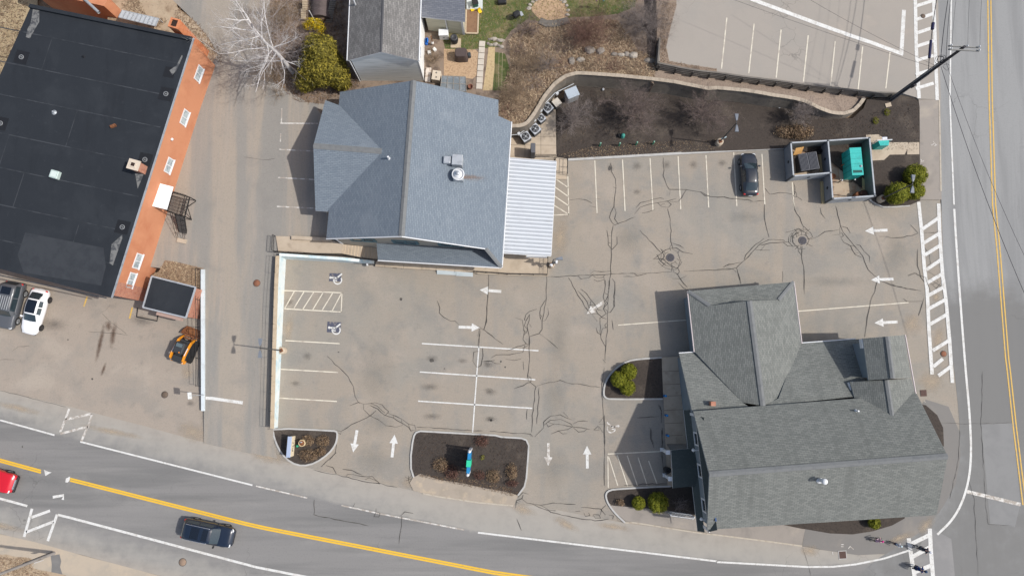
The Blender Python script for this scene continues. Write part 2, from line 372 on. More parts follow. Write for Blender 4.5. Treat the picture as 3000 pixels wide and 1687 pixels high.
mb.f = [f[::-1] for f in mb.f] if (mb.v[mb.f[0][1]] - mb.v[mb.f[0][0]]).cross(mb.v[mb.f[0][2]] - mb.v[mb.f[0][1]]).z < 0 else mb.f
struct(mb.build('main_street',M_street),'grey two-lane street with tan dusty shoulders')

XL_ = [(-700,2735),(0,2748),(290,2752),(600,2758),(850,2766),(1000,2785),(1121,2800),(1240,2812),(1390,2805),(1490,2762),(1560,2690),(1640,2560),(1760,2450),(2100,2450)]
rows = []; dust = []; dark = []
for y in [-700,-500,-300,-150] + sorted(list(range(0,2101,50)) + [620]):
    xl = lerp_tab(XL_,y); yc = lerp_tab([(0,2898),(600,2909),(1087,2951),(1480,2996),(2100,3090)],y)
    dk = max(0.0,min(1.0,(y - 780) / 140.0))*(1 - .25*max(0.0,min(1.0,(y - 1250) / 100.0)))
    seq = [(xl,.3,.1 + .5*dk),(xl + 25,.12,.7*dk),(xl*.6 + yc*.4,0,.85*dk),(xl*.4 + yc*.6,0,.9*dk),(yc,.08,.8*dk),(yc + 60,0,.7*dk),(yc + 160,.15,.5*dk),(yc + 900,.5,0)]
    rows.append([G(q[0],y,z_road,0.010) for q in seq]); dust.append([q[1] for q in seq]); dark.append([q[2] for q in seq])
mb = MB(); mb.grid(rows[::-1],att={'dust': dust[::-1],'dark': dark[::-1]})
struct(mb.build('side_road',M_side),'pale grey side road on the right with a double yellow line')
sheet('asphalt_patch',t('E4',(1480,1090),(1660,1185),(1690,1500),(1400,1500),(1395,1300),(1470,1180)),z_flat,mat('grey_asphalt_patch',(0.215,0.21,0.205),0.9,[((0.26,0.25,0.24),0.5,0.4,0.7,0.7),((0.13,0.13,0.125),14,0.5,0.85,0.35)]),0.013,'grey rectangular asphalt patch under the lower right crosswalk')
sheet('asphalt_patch',t('E4',(1870,375),(2090,365),(2150,930),(2110,1100),(1935,1080),(1900,700)),z_flat,mat('pale_asphalt_patch',(0.215,0.213,0.208),0.9,[((0.185,0.183,0.18),0.5,0.4,0.7,0.8),((0.13,0.16,0.155),14,0.5,0.85,0.35)]),0.013,'paler asphalt patch beside the yellow line at the junction')

# driveway rising to the north beside the orange building
LX_ = [(-400,430),(0,505),(70,578),(154,640),(260,580),(330,560),(460,520),(620,470),(700,445),(780,420),(800,597),(1340,597)]
RX_ = [(-400,775),(0,790),(240,800),(300,900),(312,1010),(700,1010),(740,822),(850,812),(1250,800),(1340,830)]
ys = [-400,-250,-100] + list(range(0,300,40)) + [300,312] + list(range(340,700,40)) + [700,740] + [779,801] + list(range(840,1260,40)) + [1260,1290]
mb = MB(); rows = []
for y in ys:
    a,b = lerp_tab(LX_,y),lerp_tab(RX_,y); e = max(0,y - 1180) / 110; rows.append([G(a + (b - a)*k / 6,y + e*(8 + 48*k / 6),z_drive,0.012) for k in range(7)])
mb.grid(rows[::-1]); mb.grid([[r[0] for r in rows],[Vector((r[0].x,r[0].y,-.05)) for r in rows]]); mb.grid([[Vector((r[6].x,r[6].y,-.05)) for r in rows],[r[6] for r in rows]]); struct(mb.build('driveway',M_drive),'streaked asphalt driveway rising between the orange building and the lot wall')

# yards on the higher ground behind
yardpx = [(775,-400),(790,0),(800,240),(860,302),(925,314),(1010,430),(1480,430),(1499,373)] + t('A3',(560,1062),(640,960),(720,825),(800,725),(900,655),(985,632),(1100,637),(1600,680)) + [(1915,247),(1920,150),(1945,-400)]
sheet('yard_ground',yardpx,z_yard,M_brown,0.0,'brown leaf-littered ground of the back yards',2.2)
sheet('lawn',t('A3',(150,-200),(1500,-200),(1480,60),(1330,120),(1150,140),(940,150),(760,190),(560,170),(430,260),(330,400),(120,420),(-120,470),(-160,300),(0,250),(60,80)),z_yard,M_lawn,0.006,'patchy green lawn behind the pale house')
sheet('lawn',t('Y',(1390,850),(1560,880),(1640,1150),(1600,1480),(1360,1480)),z_yard,M_lawn,0.010,'narrow grass strip beside the straw row')
sheet('straw_row',t('Y',(1290,770),(1395,770),(1385,1100),(1350,1480),(1195,1480),(1250,1100)),z_yard,mat('pale_straw',(0.45,0.34,0.19),0.95,[((0.28,0.20,0.11),4,0.45,0.7,0.7),((0.56,0.45,0.28),9,0.5,0.7,0.5)],bump=0.5),0.012,'row of pale straw mulch beside the stepping stones')
sheet('dead_grass',t('A3',(420,330),(560,190),(760,200),(930,180),(1330,170),(1420,300),(1500,420),(1660,500),(1640,690),(1100,645),(985,640),(900,665),(800,735),(720,835),(640,970),(560,1070),(440,1080),(330,960),(330,800),(420,560)),z_yard,M_straw,0.008,'slope of dead brown grass above the curved block wall')
sheet('wood_chip_bed',t('Y',(560,800),(1075,815),(1120,860),(1090,1240),(1030,1290),(560,1240)),z_yard,M_chips,0.014,'square bed of tan wood chips around the covered grill')
sheet('dirt_yard',t('A1',(960,-300),(1500,-300),(1500,60),(1690,210),(1760,320),(1880,450),(1880,580),(1560,480),(900,300)),lambda x,y: 2.2,M_dirt,0.004,'sandy dirt yard behind the orange building',2.2)
sheet('dry_meadow',[(-900,-500),(110,-500),(110,20),(-30,330),(-900,300)],lambda x,y: 0.3,mat('dry_meadow_grass',(0.33,0.255,0.155),0.95,[((0.12,0.085,0.05),0.35,0.5,0.66,0.85),((0.44,0.36,0.23),1.0,0.5,0.7,0.6),((0.14,0.10,0.06),5,0.56,0.72,0.5)],bump=0.6),0.0,'dry tan grass at the far left corner')
sheet('dead_grass',t('B1',(1400,905),(1500,920),(1730,975),(1725,1150),(1660,1135),(1280,1035),(1350,1000)),z_drive,M_straw,0.02,'patch of dead grass behind the small brick annex')

# the upper parking lot and the gravel terrace below it
sheet('upper_parking_lot',[(1925,-500),(1932,0),(1930,180)] + t('A4',(0,512),(200,542),(450,572),(620,596),(850,622),(980,636),(1100,650),(1290,655),(1410,690)) + [(2690,290),(2756,292),(2748,0),(2742,-500)],z_upper,M_upper,0.0,'upper parking lot of pale asphalt behind the timber wall',1.0)
sheet('leaf_strip',[(1915,-500),(1925,120)] + t('A3',(1690,320),(1690,535),(1900,578),(2100,605),(2174,612),(2174,585),(1900,545),(1770,520),(1745,400),(1790,200),(1830,60),(1840,-300)),z_upper,M_brown,0.006,'strip of leaf litter along the edge of the upper lot',1.2)
WALL_TOP = t('A3',(425,1083),(500,1080),(560,1062),(600,1018),(640,960),(720,825),(800,725),(850,685),(900,655),(985,632),(1100,637),(1350,655),(1600,680),(1800,705),(1990,742),(2100,765)) + t('A4',(0,632),(100,640),(200,650),(300,665),(400,684),(480,695),(560,708),(640,733),(680,752),(720,773),(800,803),(850,811),(900,812),(970,792),(1020,742),(1050,697))
def wall_z(i):
    x = WALL_TOP[i][0]
    return lerp_tab([(1400,2.4),(2250,2.4),(2360,2.0),(2430,1.35),(2530,0.9),(2700,0.9)],x)
WTOP = [P(x,y,wall_z(i)) for i,(x,y) in enumerate(WALL_TOP)]
TIMB = t('A3',(1690,540),(1900,583),(2060,608)) + t('A4',(0,515),(200,545),(450,575),(620,600),(850,626),(980,641),(1100,656),(1290,662))
TTOP = [G(x,y,z_upper,0.18) for x,y in TIMB]
def t_h(i): return lerp_tab([(0,1.15),(7,1.0),(10,0.7)],i)
def resample(pts,n):
    L = [0]
    for a,b in zip(pts,pts[1:]): L.append(L[-1] + (b - a).length)
    out = []
    for k in range(n):
        d = L[-1]*k / (n - 1); i = max(j for j in range(len(L)) if L[j] <= d + 1e-9); i = min(i,len(pts) - 2)
        f = (d - L[i]) / max(1e-9,L[i + 1] - L[i]); out.append(pts[i].lerp(pts[i + 1],f))
    return out
tb = [p - UP*t_h(i) for i,p in enumerate(TTOP)][:-1]; wt = [p - UP*0.12 for p in WTOP[12:]]
ra,rb = resample(wt,30),resample(tb,30)
mb = MB(); mb.grid([[a.lerp(b,k / 4) for k in range(5)] for a,b in zip(ra,rb)]); mb.f = [f[::-1] for f in mb.f]
struct(mb.build('gravel_terrace',M_gravel),'tan gravel terrace between the block wall and the timber wall')

# mulch beds with their kerbs
def kerb(name,px,zf,label,w=0.16,h=0.13,m=None,closed=False):
    pts = [G(x,y,zf,h) for x,y in dens(px,0.8,closed)]
    if closed: pts.append(pts[0])
    mb = MB(); L,Rr = [],[]
    for i,p in enumerate(pts):
        a = pts[max(i - 1,0)]; b = pts[min(i + 1,len(pts) - 1)]
        if closed and i in (0,len(pts) - 1): a,b = pts[-2],pts[1]
        d = Vector((b.x - a.x,b.y - a.y,0)).normalized(); nn = Vector((-d.y,d.x,0))*w / 2; L.append(p + nn); Rr.append(p - nn)
    dn = UP*(h + 0.05)
    mb.grid([[r - dn for r in Rr],Rr,L,[l - dn for l in L]])
    mb.face([Rr[0] - dn,L[0] - dn,L[0],Rr[0]]); mb.face([Rr[-1],L[-1],L[-1] - dn,Rr[-1] - dn])
    return struct(mb.build(name,m or M_kerb),label)
bed_px = [(1632,462),(1632,300),(1695,252)] + t('A3',(985,700),(1300,710),(1750,745),(2100,795)) + t('A4',(0,675),(300,700),(600,745),(750,800),(800,830),(960,838),(1040,765),(1062,705),(1200,690),(1290,668),(1400,690),(1430,722),(1437,1090)) + [(2696,588)] + t('B4',(1640,728),(1500,738),(1420,738),(1360,715),(1320,690),(1300,640),(900,300),(600,244)) + [(2100,445),(1664,469)]
mb = MB(); pts = [G(x,y,z_bed,0) for x,y in bed_px]
mb.face(pts if sum(pts[i].x*pts[(i + 1) % len(pts)].y - pts[(i + 1) % len(pts)].x*pts[i].y for i in range(len(pts))) > 0 else pts[::-1])
struct(mb.build('mulch_bed',M_mulch),'long dark mulch bed between the block wall and the stalls')
kerb('kerb',[(1662,468)] + [(2100,443),(2298,433)],z_flat,'long straight kerb at the head of the upper stalls',0.24,0.15)
kerb('kerb',t('B4',(1296,672),(1320,693),(1360,720),(1420,742),(1500,741),(1640,730)),z_flat,'short curved kerb under the three round shrubs')
I1 = smooth(t('E2',(290,193),(800,214),(835,225),(832,290),(815,340),(760,412),(650,490),(540,516),(440,486),(360,410),(310,310),(292,240)),1,True)
sheet('mulch_bed',I1,z_flat,M_mulch,0.10,'small half round mulch island at the left entrance'); kerb('kerb',I1,z_flat,'kerb around the half round island',closed=True)
I2k = t('E2',(1484,610),(1462,540),(1460,430),(1475,310),(1488,255),(1505,230),(1540,218),(2174,254)) + t('E3',(200,268),(370,278),(412,295),(432,340),(428,420),(412,620),(395,690),(340,765))
sheet('mulch_bed',I2k + t('E3',(280,742),(0,690)) + t('E2',(1900,660),(1700,630),(1540,580)),z_flat,M_mulch,0.10,'large mulch island between the two entrances')
kerb('kerb',I2k,z_flat,'kerb around three sides of the large island')
sheet('sidewalk',t('E2',(1484,600),(1540,575),(1700,615),(1900,650)) + t('E3',(0,662),(150,700),(280,735),(345,760),(305,850),(0,822)) + t('E2',(1700,772),(1560,745),(1480,720),(1450,660)),z_flat,mat('sandy_sidewalk',(0.33,0.28,0.225),0.92,[((0.28,0.24,0.19),0.7,0.45,0.65,0.7),((0.45,0.36,0.26),1.2,0.5,0.7,0.6),((0.20,0.165,0.13),7,0.6,0.75,0.5)],bump=0.4),0.085,'sandy sidewalk along the front of the large island')
kerb('kerb',t('E2',(1560,747),(1700,775)) + t('E3',(0,824),(300,852)),z_flat,'worn granite kerb below the large island',0.13,0.10,M_granite)
I3 = smooth(t('C3',(1562,716),(1380,728),(1275,744),(1185,795),(1110,872),(1076,950),(1068,1030),(1085,1058),(1120,1070),(1572,1068)),1)
sheet('mulch_bed',I3,z_flat,M_mulch,0.10,'rounded mulch island left of the grey shingled building'); kerb('kerb',I3,z_flat,'kerb around the rounded island')
I4 = smooth(t('E3',(1640,686),(1400,697),(1200,709),(1120,718),(1085,750),(1095,810),(1130,870),(1180,930),(1250,995)),1)
sheet('mulch_bed',t('E3',(1640,690),(1200,711),(1120,722),(1092,752),(1105,825),(1150,850),(1290,862),(1600,888),(1840,940),(1840,690)),z_flat,M_mulch,0.10,'dark mulch bed beside the porch of the grey shingled building'); kerb('kerb',I4,z_flat,'kerb curving around the corner bed')
sheet('sidewalk',t('E3',(1120,850),(1150,848),(1290,860),(1600,886),(1840,936),(2000,960)) + t('E4',(0,1060),(440,1080),(625,1118),(600,1232),(0,1152)) + t('E3',(1330,990),(1260,985),(1180,920)),z_flat,M_walk,0.09,'asphalt sidewalk in front of the grey shingled building')
kerb('kerb',t('E3',(1250,995),(1330,995),(1900,1085)) + t('E4',(0,1157),(300,1195),(604,1236)),z_flat,'worn granite kerb along the sidewalk',0.13,0.10,M_granite)
sheet('corner_sidewalk',t('E4',(625,1112),(604,1236),(760,1265),(1000,1300),(1200,1290),(1350,1200),(1500,1090),(1600,960),(1690,800),(1725,600),(1715,420),(1640,250),(1480,200),(1300,400),(1000,1000)),z_flat,M_walk_dark,0.014,'dark asphalt sidewalk wrapping the street corner')
sheet('mulch_bed',t('E4',(440,1092),(620,1115),(800,1146),(960,1153),(1100,1132),(1240,1090),(1330,1040),(1330,900),(440,900)),z_flat,M_mulch,0.05,'thin mulch bed under the front eave of the grey shingled building')
sheet('mulch_bed',t('E4',(1420,230),(1480,240),(1560,310),(1602,400),(1608,530),(1500,560),(1400,400)),z_flat,M_mulch,0.05,'small rounded mulch bed at the right gable end')
mb = MB(); rows = []
for y in range(285,600,15):
    rows.append([G(lerp_tab([(285,2690),(310,2694),(600,2696)],y) + (lerp_tab([(285,2750),(600,2756)],y) - 2693)*k / 2,y,z_road,0.09) for k in range(3)])
mb.grid(rows[::-1]); struct(mb.build('sidewalk',M_walk),'asphalt sidewalk along the side road')
kerb('kerb',[(2752,292),(2754,400),(2757,560)],z_road,'granite kerb between sidewalk and side road',0.15,0.11,M_granite)
sheet('sidewalk',t('E1',(-900,850),(0,1092),(300,1160),(700,1272),(1000,1350),(1400,1458)) + [(700,1760),(700,2100),(-900,2100)],z_flat,mat('tan_sidewalk',(0.40,0.335,0.26),0.92,[((0.32,0.285,0.235),0.5,0.45,0.68,0.7),((0.46,0.37,0.27),1.0,0.52,0.72,0.5),((0.21,0.175,0.14),12,0.58,0.8,0.4)]),0.009,'tan sidewalk on the near side of the street')
sheet('dead_grass',smooth(t('E1',(-300,1190),(0,1268),(60,1262),(120,1285),(250,1290),(300,1330),(260,1360),(300,1390),(420,1410),(600,1449),(600,1700),(-300,1700)),1),z_flat,M_dirt,0.02,'bare dirt and dead grass at the lower left corner')
sheet('asphalt_patch',t('E1',(430,1275),(505,1262),(520,1320),(510,1370),(530,1432),(435,1432),(440,1350)),z_flat,M_patch,0.018,'dark asphalt patch beside the lower left pole')
sheet('concrete_walk',t('C3',(1560,716),(1720,705),(1800,1449),(1600,1449)) + t('E3',(1850,690),(1610,690)),z_flat,M_conc,0.10,'tan concrete walk along the left side of the grey shingled building')
mb = MB()
for y in (835,945,1043,1163,1275,1380):
    a,b = t('C3',(1562 + (y - 716)*.05,y),(1740,y - 6)); line_px(mb,[a,b],0.035,z_flat,0.106)
struct(mb.build('walk_joints',mat('joint_dark',(0.13,0.11,0.085),0.9)),'thin joints across the tan concrete walk')
sheet('concrete_pad',[(1628,300),(1630,465),(1420,475),(1450,380)] + t('A3',(500,1120),(560,1095),(620,1000),(700,890),(800,790)),z_flat,M_conc,0.10,'concrete pad under the row of air conditioners')
mb = MB()
for a,b in (((540,1160),(822,1160)),((415,1232),(815,1236)),((680,1000),(680,1330)),((545,1200),(545,1330))): line_px(mb,t('A3',a,b),0.035,z_flat,0.106)
struct(mb.build('pad_joints',MATS['joint_dark']),'thin joints in the concrete pad')

# ------------------------------------------------------------------ painted markings
def marks(name,m,label,segs,w,zf=z_flat,off=0.018):
    mb = MB()
    for s in segs: line_px(mb,s,w,zf,off)
    return struct(mb.build(name,m),label)
marks('stall_lines',M_cream,'cream stall lines along the upper kerb of the lot',[t('B3',a,b) for a,b in (((993,205),(1012,650)),((1228,195),(1250,632)),((1462,185),(1487,626)),((1700,168),(1723,617)),((1937,160),(1960,603)),((764,340),(772,665)),((655,357),(768,435)),((652,428),(768,510)),((645,502),(770,588)),((640,580),(772,662)),((636,668),(775,662)))] +
      [t('B4',a,b) for a,b in (((143,280),(170,735)),((383,295),(408,722)),((640,535),(658,760)))],0.11)
marks('stall_lines',M_cream,'cream stall lines left of the lower lot',[t('C2',a,b) for a,b in (((395,427),(855,453)),((357,670),(842,697)),((342,914),(832,943)),((385,3),(880,22)),((385,157),(873,185)),((875,20),(868,187)),((470,10),(388,155)),((552,14),(468,152)),((635,17),(540,166)),((715,20),(625,168)),((797,22),(705,172)),((868,30),(790,178)))],0.11)
marks('stall_lines',M_white,'white stall lines in the middle of the lower lot',[[t('C2',(1553,452)),t('C3',(515,658))],[t('C2',(1536,693)),t('C3',(488,904))],[t('C2',(1521,940)),t('C3',(462,1146))],[t('C2',(2038,480)),t('C2',(2020,720)),t('C2',(2002,960)),t('C2',(1985,1205))]],0.125)
marks('stall_lines',M_cream,'cream lines of the stall by the grey shingled building',[t('C3',(1190,441),(1790,396)),t('C4',(930,270),(1720,208)),t('E3',(1103,412),(1590,388)),t('E3',(1104,430),(1107,700))] + [t('E3',a,b) for a,b in (((1112,440),(1188,680)),((1183,420),(1272,685)),((1268,425),(1355,682)),((1360,440),(1438,678)),((1450,470),(1522,668)))],0.10)
marks('stall_lines',M_worn,'worn stall lines left of the blue shingled building',[t('B2',a,b) for a,b in (((197,110),(500,126)),((187,349),(500,366)),((178,594),(510,610)))] + [t('A2',(655,920),(650,1050)),t('A2',(645,1135),(642,1205)),t('A2',(640,1048),(960,1050))],0.12,z_drive)
marks('stall_lines',M_cream,'cream stall lines of the upper lot',[t('A4',a,b) for a,b in (((71,127),(33,488)),((264,170),(226,521)),((455,212),(420,552)),((647,252),(613,580)),((838,293),(805,609)),((1032,332),(1000,634)),((1226,371),(1196,628)))],0.13,z_upper)
marks('edge_lines',M_white,'thick white edge line of the upper lot',[t('A4',(240,-6),(370,42),(700,165),(960,258),(1100,305),(1318,385)),t('A4',(1325,72),(1306,388))],0.40,z_upper,0.02)
marks('edge_lines',M_yellow_old,'yellow stall ticks before the orange building',[t('B1',(740,1215),(712,1298)),t('B1',(1124,1305),(1100,1400))],0.15)
def off_curve(tab,xs,d): return [(x,lerp_tab(tab,x) + d) for x in xs]
marks('edge_lines',M_white,'white edge line along the far side of the street',[off_curve(NW_,range(-600,172,40),0),[(235,1293)] + off_curve(NW_,range(260,760,40),0)],0.16)
marks('edge_lines',M_worn,'worn white edge line along the street front',[off_curve(NW_,range(750,920,30),0),off_curve(NW_,range(1000,1400,40),0)],0.13)
marks('edge_lines',M_white,'white edge line sweeping along the street and into the corner',[off_curve(NW_,range(1400,2110,50),0) + [(2100,1645)],[(2100,1645),(2365,1659.5),(2440,1659),(2506,1652),(2590,1635),(2661,1612)]],0.17,z_flat,0.022)
sideW = smooth([(2746,1565),(2790,1523),(2820,1470),(2840,1400),(2846,1319),(2840,1200),(2829,1087),(2811,850),(2800,690),(2795,600)],2)
marks('edge_lines',M_white,'white edge line curving round the street corner',[sideW],0.22,z_flat,0.024)
marks('edge_lines',M_white,'white edge line up the side road',[[(2795,600),(2785,350),(2783,290),(2787,0),(2795,-600)]],0.16,z_road,0.026)
marks('edge_lines',M_white,'white edge line along the near side of the street',[off_curve(SW_,range(-600,100,40),0),[(169,1507)] + off_curve(SW_,range(200,1000,50),0)],0.22)
dbl = []
for d in (-3.3,3.3):
    dbl += [off_curve(CY_,range(-600,132,40),d),[(205,1404 + d)] + off_curve(CY_,range(240,2300,60),d)]
marks('centre_lines',M_yellow,'double yellow line along the street',dbl,0.165)
marks('centre_lines',M_yellow_old,'double yellow line along the side road',[[(2893 + d,-600),(2894 + d,0),(2898 + d,290),(2908 + d,600),(2922 + d,745),(2946 + d,1048),(2951 + d,1087),(2969 + d,1253),(2997 + d,1478)] for d in (0,9)],0.13,z_road,0.026)
mb = MB()
for q in (t('E1',(373,545),(385,598),(415,580),(440,568),(410,562)),t('E1',(560,620),(595,602),(590,640),(572,655),(553,650))):
    pp = [P(x,y,0.03) for x,y in q]; mb.face(pp if (pp[1] - pp[0]).cross(pp[2] - pp[1]).z > 0 else pp[::-1])
struct(mb.build('road_arrow_tips',M_white),'white tips at the gap in the double yellow line')
def ladder(label,sides,rungs,zf,w=0.36,m=M_white,off=0.030):
    mb = MB()
    for s in sides: line_px(mb,s,w,zf,off)
    for s in rungs: line_px(mb,s,w*.95,zf,off + .004)
    return struct(mb.build('crosswalk',m),label)
ladder('white ladder crosswalk beside the upper lot',[t('A4',(1403,-300),(1405,0),(1412,350),(1432,697)),t('A4',(1528,-300),(1535,0),(1545,300),(1560,710))],[t('A4',(1408,y0),(1535,y1)) for y0,y1 in ((45,5),(142,97),(238,195),(332,290),(430,395),(530,490),(628,590),(-50,-95))],z_upper)
ladder('cracked white ladder crosswalk at the lot exit',[t('B4',(1714,700),(1740,950),(1762,1250),(1785,1440)),t('B4',(1884,715),(1892,950),(1908,1200),(1928,1440))],[t('B4',(1740,935),(1885,835)),t('B4',(1755,1050),(1890,968)),t('B4',(1768,1150),(1895,1070)),t('B4',(1780,1275),(1905,1190)),t('B4',(1790,1385),(1915,1310))],z_flat)
ladder('worn sandy ladder crosswalk below the lot exit',[t('C4',(1850,100),(1865,420),(1886,715)),t('C4',(1965,40),(1985,200),(2010,480),(2030,775))],[t('C4',(1855,160),(1975,95)),t('C4',(1865,250),(1980,187)),t('C4',(1870,362),(1985,295)),t('C4',(1890,548),(2005,475)),t('C4',(1895,660),(1962,605)),t('C4',(1930,725),(2015,662))],z_flat,.36,M_white,.039)
ladder('white ladder crosswalk at the lower right corner',[t('E4',(1358,1180),(1375,1300),(1398,1440),(1450,1800)),t('E4',(1507,1112),(1516,1280),(1530,1449),(1560,1800))],[t('E4',(1372,1222),(1500,1160)),t('E4',(1384,1312),(1512,1240)),t('E4',(1400,1420),(1522,1370)),t('E4',(1420,1560),(1540,1500))],z_flat,0.40)
mb = MB()
for s in (t('E1',(587,28),(555,120)),t('E1',(556,120),(780,70)),t('E1',(782,75),(745,190)),t('E1',(745,180),(512,240)),t('E1',(550,130),(510,230)),t('E1',(735,200),(690,305))): line_px(mb,s,0.22,z_flat,0.02)
struct(mb.build('crosswalk',M_worn),'worn remains of a ladder crosswalk on the far shoulder')
mb = MB()
for s in (t('E1',(272,875),(205,1115)),t('E1',(485,925),(405,1150)),t('E1',(265,950),(425,893)),t('E1',(222,1075),(455,985)),t('E1',(448,778),(540,762),(532,800))): line_px(mb,s,0.26,z_flat,0.02)
struct(mb.build('crosswalk',M_white),'broken ladder crosswalk on the near shoulder')
marks('stop_line',M_white,'white stop line across the foot of the driveway',[t('C1',(1745,915),(1800,917),(2062,955))],0.30,z_drive,0.03)
marks('stop_line',M_worn,'worn white stop line on the side road',[t('E4',(1770,850),(2150,942))],0.34,z_flat,0.026)

def arrow(tip,tail,label,m=M_white,zf=z_flat,fade=1.0):
    a,b = G(*tip,zf,0.02),G(*tail,zf,0.02); d = (a - b); L = d.length; d.normalize(); n = Vector((-d.y,d.x,0)); hl = L*0.38; sw = 0.14; hw = 0.42
    mb = MB(); k = a - d*hl
    mb.face([k + n*hw,k - n*hw,a]); mb.face([b + n*sw,b - n*sw,k - n*sw,k + n*sw])
    tag(struct(mb.build('road_arrow',m),label),group='arrows painted on the lot')
arrow(t('B2',(1900,1302)),t('B2',(2083,1315)),'left-pointing arrow below the ramp of the blue shingled building')
arrow(t('C2',(2045,318)),t('C2',(1865,312)),'right-pointing arrow with a crack through its tip')
arrow(t('C2',(970,1375)),t('C2',(1003,1187)),'down-pointing arrow beside the half round island')
arrow(t('C2',(1322,1225)),t('C2',(1300,1417)),'up-pointing arrow left of the large island')
arrow(t('E3',(597,512)),t('E3',(600,320)),'worn down-pointing arrow right of the large island',M_worn)
arrow(t('E3',(927,342)),t('E3',(930,535)),'up-pointing arrow near the grey shingled building')
arrow(t('B4',(1258,947)),t('B4',(1450,940)),'left-pointing arrow below the fenced enclosure')
arrow(t('B4',(1310,1362)),t('B4',(1500,1355)),'cracked left-pointing arrow at the middle of the lot exit')
arrow(t('C4',(1478,352)),t('C4',(1642,345)),'left-pointing arrow behind the grey shingled building')
arrow(t('C3',(925,345)),t('C3',(1068,243)),'nearly worn away diagonal arrow among dense cracks',M_worn)
def access_symbol(tile,cx,cy,k,label,m,back=None,flip=1):
    mb = MB()
    def q(x,y): return G(*t(tile,(cx + x*k*flip,cy + y*k)),z_flat,0.024)
    ring = [q(18 + 34*math.cos(a),18 + 34*math.sin(a)) for a in [math.radians(-30 + i*14) for i in range(17)]]
    mb.ribbon(ring,0.13)
    mb.ribbon([q(-32,-2),q(10,2),q(20,0)],0.17); mb.ribbon([q(10,2),q(52,-32),q(56,-34)],0.16); mb.ribbon([q(-12,-2),q(-8,22),q(14,24)],0.11)
    mb.face([q(-42 + 11*math.cos(a),-3 + 11*math.sin(a)) for a in [-2*PI*i / 12 for i in range(12)]])
    if back:
        for f in back: mb.face([G(*t(tile,p),z_flat,0.020) for p in f][::-1],1)
    return struct(mb.build('wheelchair_symbol',[m,M_blue_old]),label)
access_symbol('B2',675,1200,1.0,'white wheelchair symbol on a blue patch near the stair wall',M_white,[[(625,1160),(725,1160),(722,1232),(620,1230)]])
access_symbol('C2',808,320,1.0,'white wheelchair symbol on a blue square below the hatched aisle',M_white,[[(752,266),(868,272),(866,362),(747,356)]])
access_symbol('C3',1150,1300,1.0,'half worn wheelchair symbol at the edge of the building shadow',M_worn,flip=-1)

